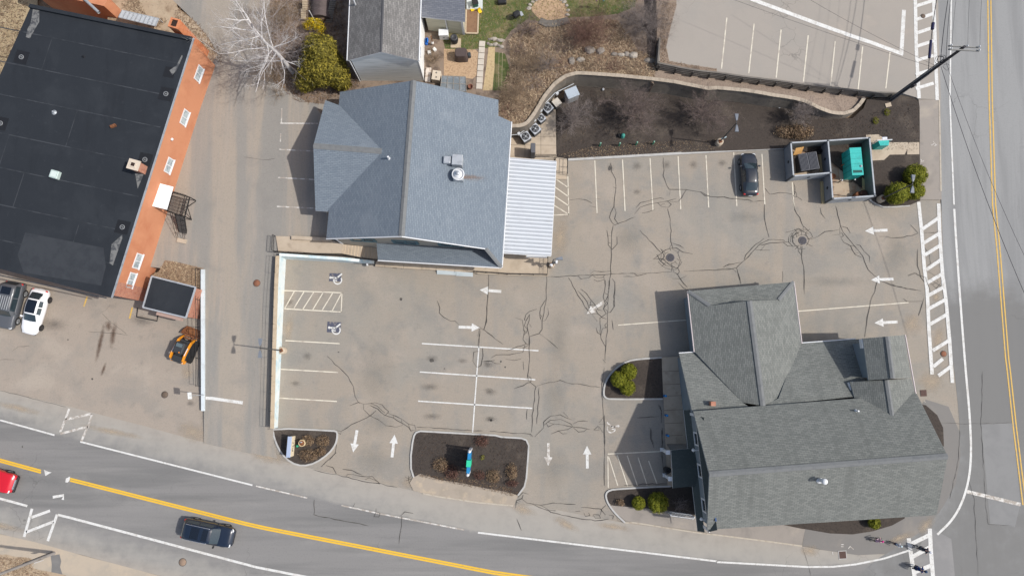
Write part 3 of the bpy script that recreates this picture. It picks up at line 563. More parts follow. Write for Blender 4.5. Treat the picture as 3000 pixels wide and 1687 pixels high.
# ------------------------------------------------------------------ cracks
CR = {
 'B3': [[(1125,225),(1140,300),(1168,360),(1172,430),(1160,520),(1158,590),(1130,650),(1120,690),(1140,730),(1165,755),(1210,735),(1330,685)],[(1158,590),(1172,650),(1165,700),(1195,745)],[(1150,430),(1180,440)],[(1150,755),(1135,850),(1135,950),(1128,1060),(1128,1160),(1110,1300)],[(1095,795),(1105,870),(1105,920),(1140,955),(1180,915),(1182,850)],[(1100,845),(1135,842)],[(1105,900),(1135,905)],
   [(780,540),(850,528),(920,540),(968,565)],[(1000,530),(1042,528)],[(950,590),(1005,603)],
   [(1575,180),(1583,290),(1572,330),(1605,410),(1630,450),(1770,450),(1800,458),(1900,470),(1975,510),(2080,515),(2174,532)],[(1635,450),(1628,495)],[(1888,470),(1930,505),(1975,510)],[(1770,455),(1730,520),(1700,555),(1630,558)],[(1345,605),(1380,565),(1450,545),(1550,522),(1580,530)],[(1330,660),(1380,605),(1450,580),(1540,560),(1620,545),(1690,525)],[(1530,565),(1560,600),(1620,605),(1645,575),(1610,550)],[(1395,650),(1450,640),(1500,620)],[(1555,580),(1590,570)],
   [(1612,615),(1635,700),(1640,800),(1635,890),(1655,940)],[(1375,795),(1460,880),(1555,985)],[(1490,1040),(1560,985),(1640,945),(1690,950),(1740,985),(1825,998)],[(1500,1040),(1570,1035),(1620,1085),(1660,1110),(1700,1120),(1720,1050),(1700,990)],[(1520,1000),(1550,1060),(1600,1090)],[(1580,1000),(1600,1050)],[(1640,890),(1660,960),(1700,980)],[(1560,960),(1580,1020),(1560,1050)],[(1650,905),(1720,925),(1750,950)],
   [(590,1190),(860,1182),(1140,1168),(1400,1160),(1650,1150)],[(1750,1143),(2000,1133),(2174,1122)],[(850,1182),(880,1205),(940,1200),(985,1165)],[(955,1165),(985,1140),(1050,1150),(1130,1142)],[(960,1165),(1000,1195),(1060,1195),(1085,1170)],[(985,1215),(1020,1228),(1070,1215)],[(1070,1190),(1085,1260),(1080,1300)],[(1235,1190),(1320,1190),(1390,1175),(1430,1165)],[(1330,1165),(1355,1185),(1400,1175)],[(1655,1110),(1660,1145),(1700,1175),(1715,1150),(1695,1110)],[(1690,1160),(1720,1210),(1780,1280)],[(1650,1205),(1720,1210),(1775,1182)],[(1705,1240),(1745,1285),(1790,1305)],[(2085,1110),(2110,1095),(2174,1085)],[(1140,1205),(1168,1240),(1165,1310),(1155,1449)]],
 'C3': [[(585,30),(580,220),(545,410),(545,480),(520,515),(440,538)],[(540,400),(525,380),(535,290),(575,225)],[(545,410),(575,400),(600,350),(595,295)],[(525,350),(540,365),(530,390)],[(525,515),(575,550)],[(575,550),(630,600),(680,640)],[(440,538),(437,640),(437,780),(425,870),(430,910),(490,965),(465,1200),(455,1350)],[(500,305),(440,325),(410,350),(395,400),(410,405),(440,350)],[(318,378),(380,400),(395,500),(385,560),(410,600),(430,605),(435,540),(420,450),(440,400),(440,350)],[(410,405),(395,450),(425,480),(390,530)],[(385,480),(420,510)],[(440,430),(455,460)],[(410,600),(300,640),(240,660)],[(400,610),(380,670),(270,690),(160,695),(110,720)],[(430,610),(380,640)],[(425,870),(455,890),(455,920),(430,935)],[(430,925),(390,955),(305,980)],[(500,960),(600,930),(700,912),(760,935),(880,945),(1040,970)],[(520,970),(515,1100),(500,1280)],[(420,1150),(415,1240)],[(385,750),(390,820)],
   [(92,0),(95,110),(82,250),(75,410),(50,480)],[(0,465),(60,485),(150,555),(215,605)],[(20,480),(0,620)],[(770,40),(830,140),(850,190),(890,240),(915,290),(960,340),(1015,345)],[(875,135),(920,170),(955,220),(990,270),(1020,310),(1060,320)],[(850,150),(900,210),(930,250),(945,300)],[(930,235),(960,230)],[(945,270),(985,270)],[(970,350),(1015,410)],[(960,235),(950,300)],[(915,285),(930,310),(965,315)],[(985,250),(1000,300)],
   [(1085,60),(1075,150),(1065,200),(1080,260),(1065,310),(1090,340),(1040,385),(1040,500),(1050,560),(1085,625)],[(1115,60),(1110,180),(1105,300),(1100,450),(1090,600),(1080,740)],[(1080,170),(1110,190),(1085,230),(1105,255),(1070,300),(1100,320)],[(1000,300),(1020,345),(1060,375),(1095,390)],[(1165,130),(1155,200),(1160,280),(1130,330),(1100,335)],[(1100,455),(1060,470),(1045,530)],[(1095,420),(1080,440),(1090,470)],[(1005,460),(1015,500),(1040,520)],[(1140,400),(1150,480)],[(1060,730),(1085,760)],[(1075,800),(1070,850),(1050,930),(1045,1000),(1060,1090),(1072,1300),(1073,1449)],
   [(485,1385),(560,1310),(560,1260),(620,1210),(700,1205),(800,1245)],[(560,1290),(610,1245),(700,1240),(790,1275),(805,1300)],[(580,1270),(600,1300),(640,1280),(590,1260)],[(640,1280),(720,1290),(800,1300),(880,1310),(950,1325)],[(805,1280),(850,1255),(935,1255)],[(805,1300),(760,1330),(680,1335),(620,1365)],[(810,1310),(850,1345),(900,1345),(930,1320)],[(725,1180),(770,1225)],[(680,1335),(720,1365),(760,1360)],[(985,1330),(1030,1335),(1025,1300),(985,1330)],[(1030,1270),(1070,1215)],[(1030,1280),(1070,1280)],[(1030,1300),(1060,1350)],[(1530,1110),(1555,1140),(1560,1200),(1555,1270)],[(1350,1228),(1540,1215)],[(1470,1320),(1475,1400),(1495,1449)],[(1560,1330),(1565,1449)],[(0,1335),(45,1337)],[(100,1342),(380,1362),(450,1370),(470,1390),(440,1375)],[(15,470),(0,540)],[(40,640),(45,700),(30,780),(0,800)],[(40,750),(100,740),(150,770),(195,768)],[(235,730),(310,738),(365,728)]],
 'C2': [[(1685,90),(1705,150),(1705,190),(1740,230),(1800,265),(1830,260),(1870,295)],[(2112,40),(2108,150),(2100,260),(2085,330)],[(2020,300),(2085,335),(2174,410)],[(2050,340),(2035,480)],[(2035,515),(1995,530),(1988,600),(2020,650),(2060,640),(2070,560),(2068,490)],[(2070,605),(2120,605),(2174,595)],[(750,560),(850,655),(930,735),(970,820),(990,900),(1010,945),(1065,968)],[(1060,968),(1060,1010),(1110,1060),(1180,1095),(1250,1145),(1330,1160),(1390,1145)],[(1065,965),(1150,955),(1210,970),(1270,1030),(1240,1060),(1180,1005),(1110,975)],[(1120,960),(1180,985),(1240,1040)],[(1180,1005),(1230,1050),(1310,1085),(1390,1130),(1440,1165),(1465,1200)],[(1260,1040),(1330,1070),(1390,1100),(1440,1140),(1490,1145),(1505,1180)],[(1165,1020),(1125,1060),(1000,1120),(870,1195)],[(1310,1060),(1315,1085)],[(1380,1100),(1390,1145)],[(1440,1140),(1460,1190),(1505,1185)],[(1510,1160),(1700,1170),(1900,1185),(2070,1192)],[(820,1190),(870,1195),(860,1220),(830,1200)],[(830,1310),(820,1380),(770,1440)],[(940,980),(1010,955),(1030,960)]],
 'B4': [[(0,1273),(170,1262),(235,1195),(330,1100),(370,1055),(445,1020),(560,1022),(580,1030)],[(235,1190),(245,1150),(330,1065),(400,1010)],[(330,1105),(390,1110),(450,1110)],[(345,1065),(410,1072),(370,1115)],[(375,1065),(450,1050),(560,1045),(610,1040)],[(55,1255),(100,1230),(215,1212)],[(170,1262),(190,1330),(205,1395)],[(135,1268),(165,1295)],[(405,720),(405,830),(425,930),(445,1000)],[(410,585),(450,640),(530,620),(640,635)],[(0,665),(60,660),(150,675),(270,682),(310,700),(280,708)],[(310,700),(410,690)],[(655,535),(665,620),(650,650),(680,660),(680,620),(650,610)],[(680,655),(725,685)],[(655,680),(660,765),(705,830),(730,905),(770,935)],[(735,905),(735,945),(775,935)],[(585,960),(640,945),(700,930),(760,965),(780,1010),(790,1020)],[(610,1000),(640,960)],[(612,1000),(612,1040),(650,1075),(720,1070),(780,1040)],[(640,970),(640,1040),(665,1070)],[(670,960),(680,1000)],[(560,1040),(600,1075),(640,1075)],[(625,1000),(660,985),(700,960)],[(790,1020),(860,995),(920,950),(1040,937)],[(725,1075),(722,1160),(740,1250),(742,1449)],[(690,1080),(690,1120),(725,1160)],[(1010,735),(1030,810),(1050,905),(1075,960),(1140,1040),(1200,1110),(1240,1170),(1290,1280),(1370,1350)],[(1045,915),(1045,975),(975,980)],[(1050,905),(1110,920),(1135,965)],[(1045,985),(1080,1040),(1140,1075),(1150,1110),(1180,1150),(1230,1170)],[(1060,960),(1080,985),(1060,1000)],[(1140,1070),(1185,1080)],[(1105,1100),(1145,1105)],[(1170,1140),(1210,1130)],[(1185,1062),(1215,1065),(1250,1115),(1300,1160),(1298,1215)],[(1380,993),(1440,990),(1480,1005),(1580,1000),(1660,985),(1710,965),(1645,895)],[(1410,1375),(1480,1405),(1600,1430),(1690,1449)],[(1360,1370),(1345,1449)],[(880,750),(890,800),(925,845)],[(1740,970),(1890,955)],[(1700,1305),(1625,1330)],[(1705,1100),(1705,1240),(1735,1340),(1780,1400)],[(1760,1080),(1800,1140),(1820,1220),(1790,1240)],[(1790,1290),(1850,1320),(1880,1380),(1830,1400)],[(1800,1380),(1860,1430),(1900,1390)],[(560,1290),(558,1380)]],
 'C4': [[(1500,60),(1480,130),(1450,200),(1435,270),(1420,360),(1410,450)],[(1510,50),(1600,80),(1700,110),(1810,125)],[(1680,178),(1710,200),(1815,198)],[(1830,170),(1790,300)],[(980,0),(985,150)],[(515,0),(532,75)],[(1715,15),(1760,0),(1840,30)],[(1840,30),(1870,130),(1840,150)],[(1870,40),(1940,90),(1965,120)]],
 'E2': [[(630,545),(740,570),(880,600),(1000,630),(1100,650),(1200,660)],[(700,520),(780,450),(828,400)],[(740,510),(800,530),(828,580)],[(880,540),(960,550),(1050,590)],[(910,600),(930,580),(1050,605),(1130,600),(1190,655)],[(1070,630),(1110,615),(1170,640),(1195,665),(1130,655)],[(1200,660),(1260,685),(1345,695)],[(1410,605),(1440,620),(1470,590)],[(1415,640),(1460,625)],[(1440,600),(1445,660)],[(1165,870),(1165,905),(1150,940),(1190,945),(1200,915),(1170,905)],[(830,310),(825,360)],[(640,800),(640,930),(900,980),(1100,1020)],[(1385,940),(1375,1060),(1360,1170)],[(965,870),(985,830)],[(1370,940),(1410,900),(1480,915)]],
 'E3': [[(440,830),(540,850),(640,830),(830,840)],[(480,845),(560,880),(640,910),(760,940),(880,960),(1000,980),(1110,965)],[(540,850),(600,890),(660,890)],[(880,865),(960,870),(1040,880),(1085,930)],[(1040,930),(1050,880),(1090,845)],[(600,890),(620,905),(660,900)],[(900,910),(910,940),(950,935),(940,910)],[(980,930),(1000,960),(1040,955)],[(980,925),(1030,930),(1045,960)],[(1115,930),(1150,940),(1145,965)],[(1180,950),(1190,980),(1230,990),(1260,1000)],[(830,900),(870,895)],[(340,780),(380,735),(430,752)],[(320,870),(330,810),(375,790),(385,760)],[(370,790),(420,825),(500,850)],[(325,820),(350,830)],[(345,800),(360,815)],[(1530,0),(1555,40),(1560,150)],[(1565,190),(1565,480),(1578,580)],[(1465,190),(1470,280),(1495,360)],[(1240,680),(1440,665),(1480,660),(1520,670),(1600,665)],[(1075,80),(1078,400),(1075,680)],[(330,960),(370,1060)],[(1850,940),(1925,1000),(1915,1090)]],
 'C1': [[(935,125),(900,170),(850,195)],[(870,200),(940,270),(1080,380)],[(0,590),(130,588)],[(100,520),(160,480),(250,470)],[(750,350),(1000,370),(1100,385)],[(1730,1045),(1760,1160),(1760,1250),(1850,1310)],[(1850,1315),(1900,1300),(1990,1320),(2020,1355)],[(0,1190 - 337),(200,900),(560,990)]],
 'A2': [[(330,1335),(430,1350),(490,1362),(600,1345)]],
 'E4': [[(600,1232),(640,1350),(665,1449)],[(1880,0),(1870,375),(1900,900),(1920,1080),(2100,1095)],[(1590,365),(1790,372),(2090,365)],[(1785,780),(1820,900),(1850,1449)],[(600,1236),(760,1265)],[(1720,420),(1710,620),(1650,900)]],
}
mb = MB(); rc = random.Random(3)
for cx_,cy_,tl_ in ((1635,1028,'B3'),(728,1028,'B4')):                 # cracked patches round the two drains
    c_ = P(*t(tl_,(cx_,cy_)),.024)
    for k in range(8):
        a = 2*PI*k / 8 + rc.uniform(-.35,.35); r0,r1 = rc.uniform(.5,.8),rc.uniform(.9,1.5); mb.ribbon([c_ + Vector((math.cos(a + rc.uniform(-.12,.12))*r,math.sin(a + rc.uniform(-.12,.12))*r,0)) for r in (r0,(r0 + r1) / 2,r1)],.026)
    for rr0 in (.66,.95,1.25):
        a0 = rc.uniform(0,6.28); n_ = rc.randint(7,12); mb.ribbon([c_ + Vector((math.cos(a0 + k*.42)*rr0*rc.uniform(.9,1.1),math.sin(a0 + k*.42)*rr0*rc.uniform(.9,1.1),0)) for k in range(n_)],.028)
for tile,lines in CR.items():
    for ln in lines:
        px = t(tile,*ln); dd = dens(px,0.45); q = []
        for i,(x,y) in enumerate(dd):
            j = 0 if i in (0,len(dd) - 1) else 1.5
            zf = z_drive if tile == 'A2' else z_flat
            q.append(G(x + rc.uniform(-j,j),y + rc.uniform(-j,j),zf,0.026))
        thin = tile in ('E4','C1','A2')
        w = [(0.030 if thin else 0.058)*rc.uniform(0.35,1.35) for _ in q]; w[0] *= .5; w[-1] *= .5
        mb.ribbon(q,w,0,0.010 if tile in ('E4','E2','E3','C4') else 0)
struct(mb.build('pavement_cracks',M_crack),'dark sealed cracks running over the lot')
mb = MB()
for tile,cx,cy,rx,ry in (('C2',1637,595,22,17),('C2',1375,75,12,14),('C2',845,525,8,5),('C2',1745,665,7,5),('C3',195,750,8,8),('C3',232,797,8,8),('C1',783,752,9,9),('B3',1120,270,14,22),('E1',190,350,6,8),('C3',112,1245,10,10),('C2',2140,1105,8,10),('C1',577,420,6,6)):
    mb.face([G(*t(tile,(cx + rx*math.cos(-a)*rc.uniform(.75,1.2),cy + ry*math.sin(-a)*rc.uniform(.75,1.2))),z_flat,0.012) for a in [2*PI*i / 11 for i in range(11)]])
struct(mb.build('oil_spots',mat('oil_stain',(0.075,0.068,0.06),0.6)),'small black oil spots on the asphalt')
def stain(name,m,label,blobs,zf=z_flat,off=0.010):
    """soft stain: transparent towards its edge through a vertex attribute and noise"""
    mb = MB()
    for tile,cx,cy,rx,ry,rot in blobs:
        c = G(*t(tile,(cx,cy)),zf,off); rows = []; fa = []
        for k in range(5):
            f = k / 4; r_ = []
            for i in range(20):
                a = -2*PI*i / 20; x,y = rx*f*math.cos(a),ry*f*math.sin(a)
                r_.append(G(*t(tile,(cx + x*math.cos(rot) - y*math.sin(rot),cy + x*math.sin(rot) + y*math.cos(rot))),zf,off))
            rows.append(r_); fa.append([1 - f]*20)
        mb.grid(rows,closed=True,att={'core': fa})
    return struct(mb.build(name,m),label)
def soft_mat(name,col,lo=0.25,hi=0.75,k=0.8,sc=3.0):
    m = mat(name,col,0.9); nt = m.node_tree; b = nt.nodes['Principled BSDF']
    g = nt.nodes.new('ShaderNodeNewGeometry'); a = nt.nodes.new('ShaderNodeAttribute'); a.attribute_name = 'core'
    n = _noise(nt,g.outputs['Position'],sc,6,0.7); ml = nt.nodes.new('ShaderNodeMath'); ml.operation = 'MULTIPLY_ADD'
    nt.links.new(n,ml.inputs[0]); ml.inputs[1].default_value = 1.1; nt.links.new(a.outputs['Fac'],ml.inputs[2])
    sb = nt.nodes.new('ShaderNodeMath'); sb.operation = 'SUBTRACT'; nt.links.new(ml.outputs[0],sb.inputs[0]); sb.inputs[1].default_value = 0.5
    e = _ramp(nt,a.outputs['Fac'],0.0,0.2,1.0); mm = nt.nodes.new('ShaderNodeMath'); mm.operation = 'MULTIPLY'
    nt.links.new(e,mm.inputs[0]); nt.links.new(_ramp(nt,sb.outputs[0],lo,hi,k),mm.inputs[1]); nt.links.new(mm.outputs[0],b.inputs['Alpha']); return m
M_oil = soft_mat('tyre_and_oil_grime',(0.12,0.108,0.095),0.2,1.3,0.42,5.0)
M_rustst = soft_mat('rust_brown_stain',(0.12,0.075,0.052),0.1,1.2,0.75,2.2)
M_sand = soft_mat('drifted_sand',(0.42,0.34,0.25),0.1,1.35,0.75,1.3)
M_grey = soft_mat('greyed_asphalt',(0.245,0.24,0.215),0.0,1.5,0.35,0.5)
stain('oil_stains',M_oil,'greasy dark stains inside the parking stalls',[('B3',1125,265,45,60,0),('B3',1350,250,70,60,0),('B3',1600,240,60,60,0),('B3',1830,240,60,60,0),('B3',2075,225,60,50,0),('C2',1640,580,90,45,0),('C2',1620,820,130,50,0),('C2',1640,1070,120,45,0),('C2',1900,600,70,35,0),('C2',2110,620,50,40,0),('C2',2120,850,60,40,0),('C2',2130,1090,60,40,0),('C3',110,1010,90,45,0),('C3',110,1240,90,40,0),('C3',90,780,90,40,0),('C2',580,560,60,60,0),('C2',480,790,70,40,0),('C2',430,100,60,50,0),('C1',450,290,200,90,0.1),('C1',1200,260,160,70,.2),('C1',1620,960,60,40,0),('B3',1350,470,60,40,0)])
stain('rust_stains',M_rustst,'two long brown streaks on the forecourt',[('C1',850,450,28,230,0.22),('C1',960,380,38,140,0.15),('C1',880,670,20,80,0.35),('C1',920,300,40,60,0)])
stain('drifted_sand',M_sand,'pale sand drifted against the kerbs and shoulders',[('C4',1745,360,90,110,0),('C4',1880,770,120,110,0),('C4',1930,470,50,130,.1),('C4',1915,170,40,50,0),('E1',1650,230,190,110,.3),('E2',250,430,260,90,.2),('E2',1480,660,150,70,.2),('E3',380,880,160,60,.3),('E3',750,1010,170,50,.5),('E3',1150,1030,200,40,.15),('C1',150,1000,300,40,.23),('C1',950,1200,350,40,.2),('B3',700,870,90,260,.1),('C2',420,330,60,170,.1),('E4',660,1270,90,60,0),('E4',1480,1090,60,110,.7),('E4',1300,1180,150,40,-.4),('C1',1590,700,70,90,0),('E1',0,1020,300,40,.2)],off=0.0165)
stain('greyed_patches',M_grey,'greyer worn patches of asphalt down the lot',[('C3',690,560,130,420,0.03),('C3',650,1050,130,280,0.03),('C2',1150,680,230,330,0),('C2',1180,1120,170,160,.2),('B4',1520,1150,160,260,0.1),('B3',1290,870,160,160,0),('E3',640,540,170,220,0),('E2',1150,450,180,170,0),('B4',230,830,200,70,0),('C4',1200,60,300,50,0)],off=0.007)
# ------------------------------------------------------------------ building materials
def shingle(name,c1,c2,m,layers=()):
    return mat(name,c1,0.92,layers,brick=dict(c1=c1,c2=c2,m=m,w=0.42,h=0.165,ms=0.016,bias=-0.1),bump=0.15,bump_scale=25)
M_rblue = shingle('blue_grey_shingles',(0.180,0.212,0.243),(0.145,0.174,0.207),(0.10,0.118,0.14),[((0.135,0.16,0.19),0.6,0.48,0.72,0.5,(1.8,.22,1)),((0.075,0.098,0.125),4.5,0.57,0.72,0.5,(.6,1.6,1)),((0.21,0.235,0.26),0.25,.55,.72,.4),((0.225,0.245,0.265),6,0.60,0.78,0.25)])
M_rgrey = shingle('green_grey_shingles',(0.195,0.201,0.186),(0.138,0.145,0.135),(0.09,0.095,0.09),[((0.115,0.12,0.112),0.6,0.48,0.72,0.55,(1.8,.22,1)),((0.068,0.075,0.07),4.5,0.56,0.72,0.5,(.6,1.6,1)),((0.25,0.255,0.235),5,0.57,0.75,0.42,(.7,1.5,1)),((0.20,0.205,0.19),0.25,0.55,0.72,0.4)])
M_rcap = mat('ridge_cap',(0.165,0.17,0.17),0.9,[((0.12,0.125,0.13),2.5,0.45,0.7,0.6)])
M_rold = shingle('old_grey_shingles',(0.15,0.145,0.14),(0.235,0.225,0.215),(0.075,0.072,0.07),[((0.11,0.105,0.10),0.7,0.45,0.7,0.6)])
M_rslate = shingle('slate_blue_shingles',(0.13,0.14,0.165),(0.17,0.18,0.205),(0.085,0.09,0.105))
M_rubber = mat('black_roof_membrane',(0.021,0.0245,0.030),0.8,[((0.029,0.033,0.039),0.25,0.45,0.7,0.8),((0.016,0.0185,0.023),0.9,0.5,0.75,0.6,(1,.25,1),-0.25),((0.040,0.044,0.050),2.5,0.6,0.8,0.5),((0.05,0.052,0.055),0.5,0.68,0.82,0.45)],bump=0.1,spec=0.2)
M_seam = mat('roof_seam',(0.044,0.048,0.055),0.8,[((0.022,0.0255,0.031),.8,0.40,0.6,1.0)])
M_orange = mat('orange_painted_masonry',(0.51,0.225,0.122),0.85,[((0.43,0.165,0.085),0.35,0.45,0.7,0.7),((0.56,0.26,0.14),0.5,0.5,0.75,0.6),((0.42,0.11,0.05),2.5,0.6,0.8,0.35),((0.60,0.31,0.19),8,0.6,0.8,0.3)],bump=0.15)
M_brick = mat('red_brick',(0.35,0.11,0.06),0.9,[((0.22,0.07,0.045),3,0.5,0.7,0.5)],brick=dict(c1=(0.34,0.10,0.055),c2=(0.44,0.16,0.085),m=(0.40,0.33,0.27),w=0.22,h=0.078,ms=0.010))
M_trim = mat('white_trim',(0.64,0.65,0.66),0.5,[((0.60,0.60,0.60),2.5,0.5,0.75,0.5)])
M_metal = mat('grey_flashing',(0.36,0.38,0.40),0.5,[((0.22,0.235,0.25),2,0.45,0.7,0.7)],metal=0.3)
M_iron = mat('black_iron',(0.022,0.021,0.021),0.6)
M_glass = mat('dark_window_glass',(0.03,0.038,0.045),0.08,spec=0.6)
M_glass_l = mat('window_with_blinds',(0.42,0.47,0.48),0.25,[((0.20,0.24,0.26),3,0.45,0.6,0.7)],spec=0.6)
M_beige = mat('beige_siding',(0.36,0.325,0.27),0.8,[((0.30,0.27,0.225),0.8,0.45,0.7,0.5)])
M_teal_d = mat('teal_window_trim',(0.075,0.14,0.165),0.6)
M_bgrey = mat('blue_grey_siding',(0.19,0.225,0.25),0.75,[((0.155,0.185,0.21),0.8,0.45,0.7,0.5),((0.175,0.21,0.235),6,0.5,0.7,0.35,(0.2,0.2,6))])
M_wsiding = mat('peeling_white_clapboard',(0.72,0.74,0.72),0.85,[((0.52,0.54,0.52),0.8,0.42,0.66,0.7,(0.5,0.5,10)),((0.20,0.20,0.20),1.4,0.62,0.74,0.6,(0.5,0.5,12))],bump=0.3)
M_csiding = mat('cream_clapboard',(0.50,0.475,0.36),0.8,[((0.40,0.38,0.29),0.9,0.45,0.66,0.7,(0.5,0.5,9))])
M_rustm = mat('rusty_steel',(0.19,0.075,0.033),0.85,[((0.09,0.04,0.022),3,0.45,0.68,0.8),((0.30,0.13,0.055),5,0.5,0.7,0.6)])
M_galv = mat('galvanised_metal',(0.44,0.46,0.48),0.45,[((0.30,0.315,0.33),2.5,0.45,0.7,0.6)],metal=0.35)
M_wmetal = mat('white_corrugated_metal',(0.58,0.60,0.62),0.5,[((0.50,0.515,0.54),0.6,0.5,0.75,0.6),((0.48,0.48,0.49),3,0.64,0.8,0.3)])
M_wood = mat('grey_weathered_wood',(0.15,0.135,0.118),0.9,[((0.08,0.072,0.064),2,0.45,0.7,0.7,(0.3,3,4)),((0.24,0.22,0.195),4,0.55,0.75,0.5)])
M_pale_wood = mat('pale_lumber',(0.46,0.37,0.26),0.85,[((0.32,0.25,0.17),2,0.45,0.7,0.6)])

def wall_poly(mb,pts,mi=0): mb.face(pts,mi)
def quad_wall(mb,a,b,za0,za1,zb0=None,zb1=None,mi=0):
    zb0 = za0 if zb0 is None else zb0; zb1 = za1 if zb1 is None else zb1
    mb.face([(a[0],a[1],za0),(b[0],b[1],zb0),(b[0],b[1],zb1),(a[0],a[1],za1)],mi)
class Wall:
    """upright plane through a (left end seen from outside) towards b"""
    def __init__(s,a,b):
        s.a = Vector((a[0],a[1],0)); s.d = Vector((b[0] - a[0],b[1] - a[1],0)); s.L = s.d.length; s.d.normalize(); s.n = s.d.cross(UP)
        s.pl = (s.a,s.n)
    def at(s,u,z,out=0.0): return s.a + s.d*u + UP*z + s.n*out
    def hit(s,px,py):
        p = RP(px,py,s.pl); return (p - s.a).dot(s.d),p.z
    def panel(s,mb,u0,u1,z0,z1,out=0.02,mi=0,depth=None):
        d = out if depth is None else depth
        A = [s.at(u0,z0,out),s.at(u1,z0,out),s.at(u1,z1,out),s.at(u0,z1,out)]; B = [p - s.n*d for p in A]
        mb.face(A,mi)
        for i in range(4): j = (i + 1) % 4; mb.face([B[i],B[j],A[j],A[i]],mi)
def add_window(w,u,z,wd,ht,parent,frame_m,glass_m,sashes=1,name='window',frame=0.09,out=0.06,vertical=True,sill=False):
    mb = MB()
    w.panel(mb,u - wd / 2,u - wd / 2 + frame,z,z + ht,out); w.panel(mb,u + wd / 2 - frame,u + wd / 2,z,z + ht,out)
    w.panel(mb,u - wd / 2 + frame,u + wd / 2 - frame,z,z + frame,out); w.panel(mb,u - wd / 2 + frame,u + wd / 2 - frame,z + ht - frame,z + ht,out)
    k = wd - 2*frame
    for i in range(1,sashes):
        c = u - wd / 2 + frame + k*i / sashes; w.panel(mb,c - frame*.35,c + frame*.35,z + frame,z + ht - frame,out*.9)
    if sill: w.panel(mb,u - wd / 2 - 0.06,u + wd / 2 + 0.06,z - 0.08,z - 0.002,out + 0.05)
    f = mb.build(name,frame_m,parent)
    gb = MB(); w.panel(gb,u - wd / 2 + frame + .002,u + wd / 2 - frame - .002,z + frame + .002,z + ht - frame - .002,out*.35); gb.build('pane',glass_m,f)
    return f
def cap_strip(mb,pts,w=0.55,h=0.05,slope=0.42,mi=0):
    L,C,Rr = [],[],[]
    for i,p in enumerate(pts):
        a = pts[max(i - 1,0)]; b = pts[min(i + 1,len(pts) - 1)]; d = Vector((b.x - a.x,b.y - a.y,0)).normalized(); n = Vector((-d.y,d.x,0))
        C.append(p + UP*h); L.append(p + n*w / 2 + UP*(h - slope*w / 2)); Rr.append(p - n*w / 2 + UP*(h - slope*w / 2))
    mb.grid([Rr,C,L],mi)

# ------------------------------------------------------------------ centre building: blue-grey shingles
R0,R1 = P(1211,236,8),P(1176,691,8)
dr = (R1 - R0).normalized(); we = Vector((dr.y,-dr.x,0)); we = we if we.x < 0 else -we
PW = plane3(R0,R1,R0 + we*7.75 - UP*3.5); PE = plane3(R0,R1,R0 - we*7.75 - UP*3.5)
B = thing('shop_building','two storey building with blue grey shingled cross gable roof in the middle','building',(-9.5,19,0))
NWc,SWc = RP(996,270,PW),RP(956,698,PW)
E1,E2,E3_,E4_ = RP(1460,293,PE),RP(1460,340,PE),RP(1497,357,PE),RP(1469,783,PE)
hip = RP(1424,729,PE); SEv = RP(1421,727,PE)
mb = MB(); mb.slab([R0,NWc,SWc,R1],0.18); mb.slab([R0,R1,SEv,hip,E4_,E3_,E2,E1],0.18)
# west cross gable
inn = RP(1122,443,PW); zr_ = inn.z; apx = P(918,427,zr_)
zg = 4.35; gN,gS = P(953,294,zg),P(924,617,zg)
PGN,PGS = plane3(apx,inn,gN),plane3(apx,inn,gS)
vN = RP(994,309,PGN); vS = RP(962,620,PGS)
mb.slab([apx,gN,vN,inn],0.18); mb.slab([apx,inn,vS,gS],0.18)
# south pent roof
zc = E4_.z; pw = P(1107,761,zc)
post = P(1002,714,1.5); u = Vector((we.x,we.y,0))
SW_w = Wall((post.x,post.y),(post.x - u.x*20,post.y - u.y*20))
ptop = RP(1103,712,SW_w.pl)
PP = plane3(pw,E4_,ptop); hipP = RP(1424,729,PP)
mb.slab([ptop,pw,E4_ + UP*.004,hipP],0.16)
rf = mb.build('roof',[M_rblue,M_trim],B,uv=True)
mb = MB(); cap_strip(mb,[R0,R1]); cap_strip(mb,[apx,apx.lerp(inn,.98)]); cap_strip(mb,[E4_ + UP*.01,hip + UP*.02],.35,.04,.2)
mb.build('ridge_cap',M_rcap,rf)
for a,b in ((pw,E4_),(E3_,E4_),(SWc,R1),(R1,SEv)):
    mb = MB(); d = (b - a).normalized(); o_ = Vector((d.y,-d.x,0)); o_ = o_ if (o_.y < 0 if abs(o_.y) > abs(o_.x) else o_.x > 0) else -o_
    mb.tube([a + o_*.07 - UP*.03,b + o_*.07 - UP*.03],0.06,6); mb.build('gutter',M_trim,rf)
# walls
ins = 0.38
def inset(p,du,dl): return (p.x - u.x*du + dr.x*dl,p.y - u.y*du + dr.y*dl)
cNW,cSW = inset(NWc,ins,ins),(post.x,post.y)
cSE = (SW_w.a + SW_w.d*13.2); cSE = (cSE.x,cSE.y); cNE = (E1.x + u.x*.4 + dr.x*ins,E1.y + u.y*.4 + dr.y*ins)
rS = SW_w.hit(*(1176,691))[0]
mb = MB()
def zpl(pl,x,y): return pl[0].z - ((x - pl[0].x)*pl[1].x + (y - pl[0].y)*pl[1].y) / pl[1].z
rsx = SW_w.at((R1 - SW_w.a).dot(SW_w.d),0)
mb.face([(*cSW,0),(*cSE,0),(*cSE,zpl(PE,*cSE) - .2),(rsx.x,rsx.y,7.78),(*cSW,zpl(PW,*cSW) - .2)])
rn = (R0.x + dr.x*ins,R0.y + dr.y*ins)
mb.face([(*cNE,0),(*cNW,0),(*cNW,zpl(PW,*cNW) - .2),(*rn,7.78),(*cNE,zpl(PE,*cNE) - .2)])
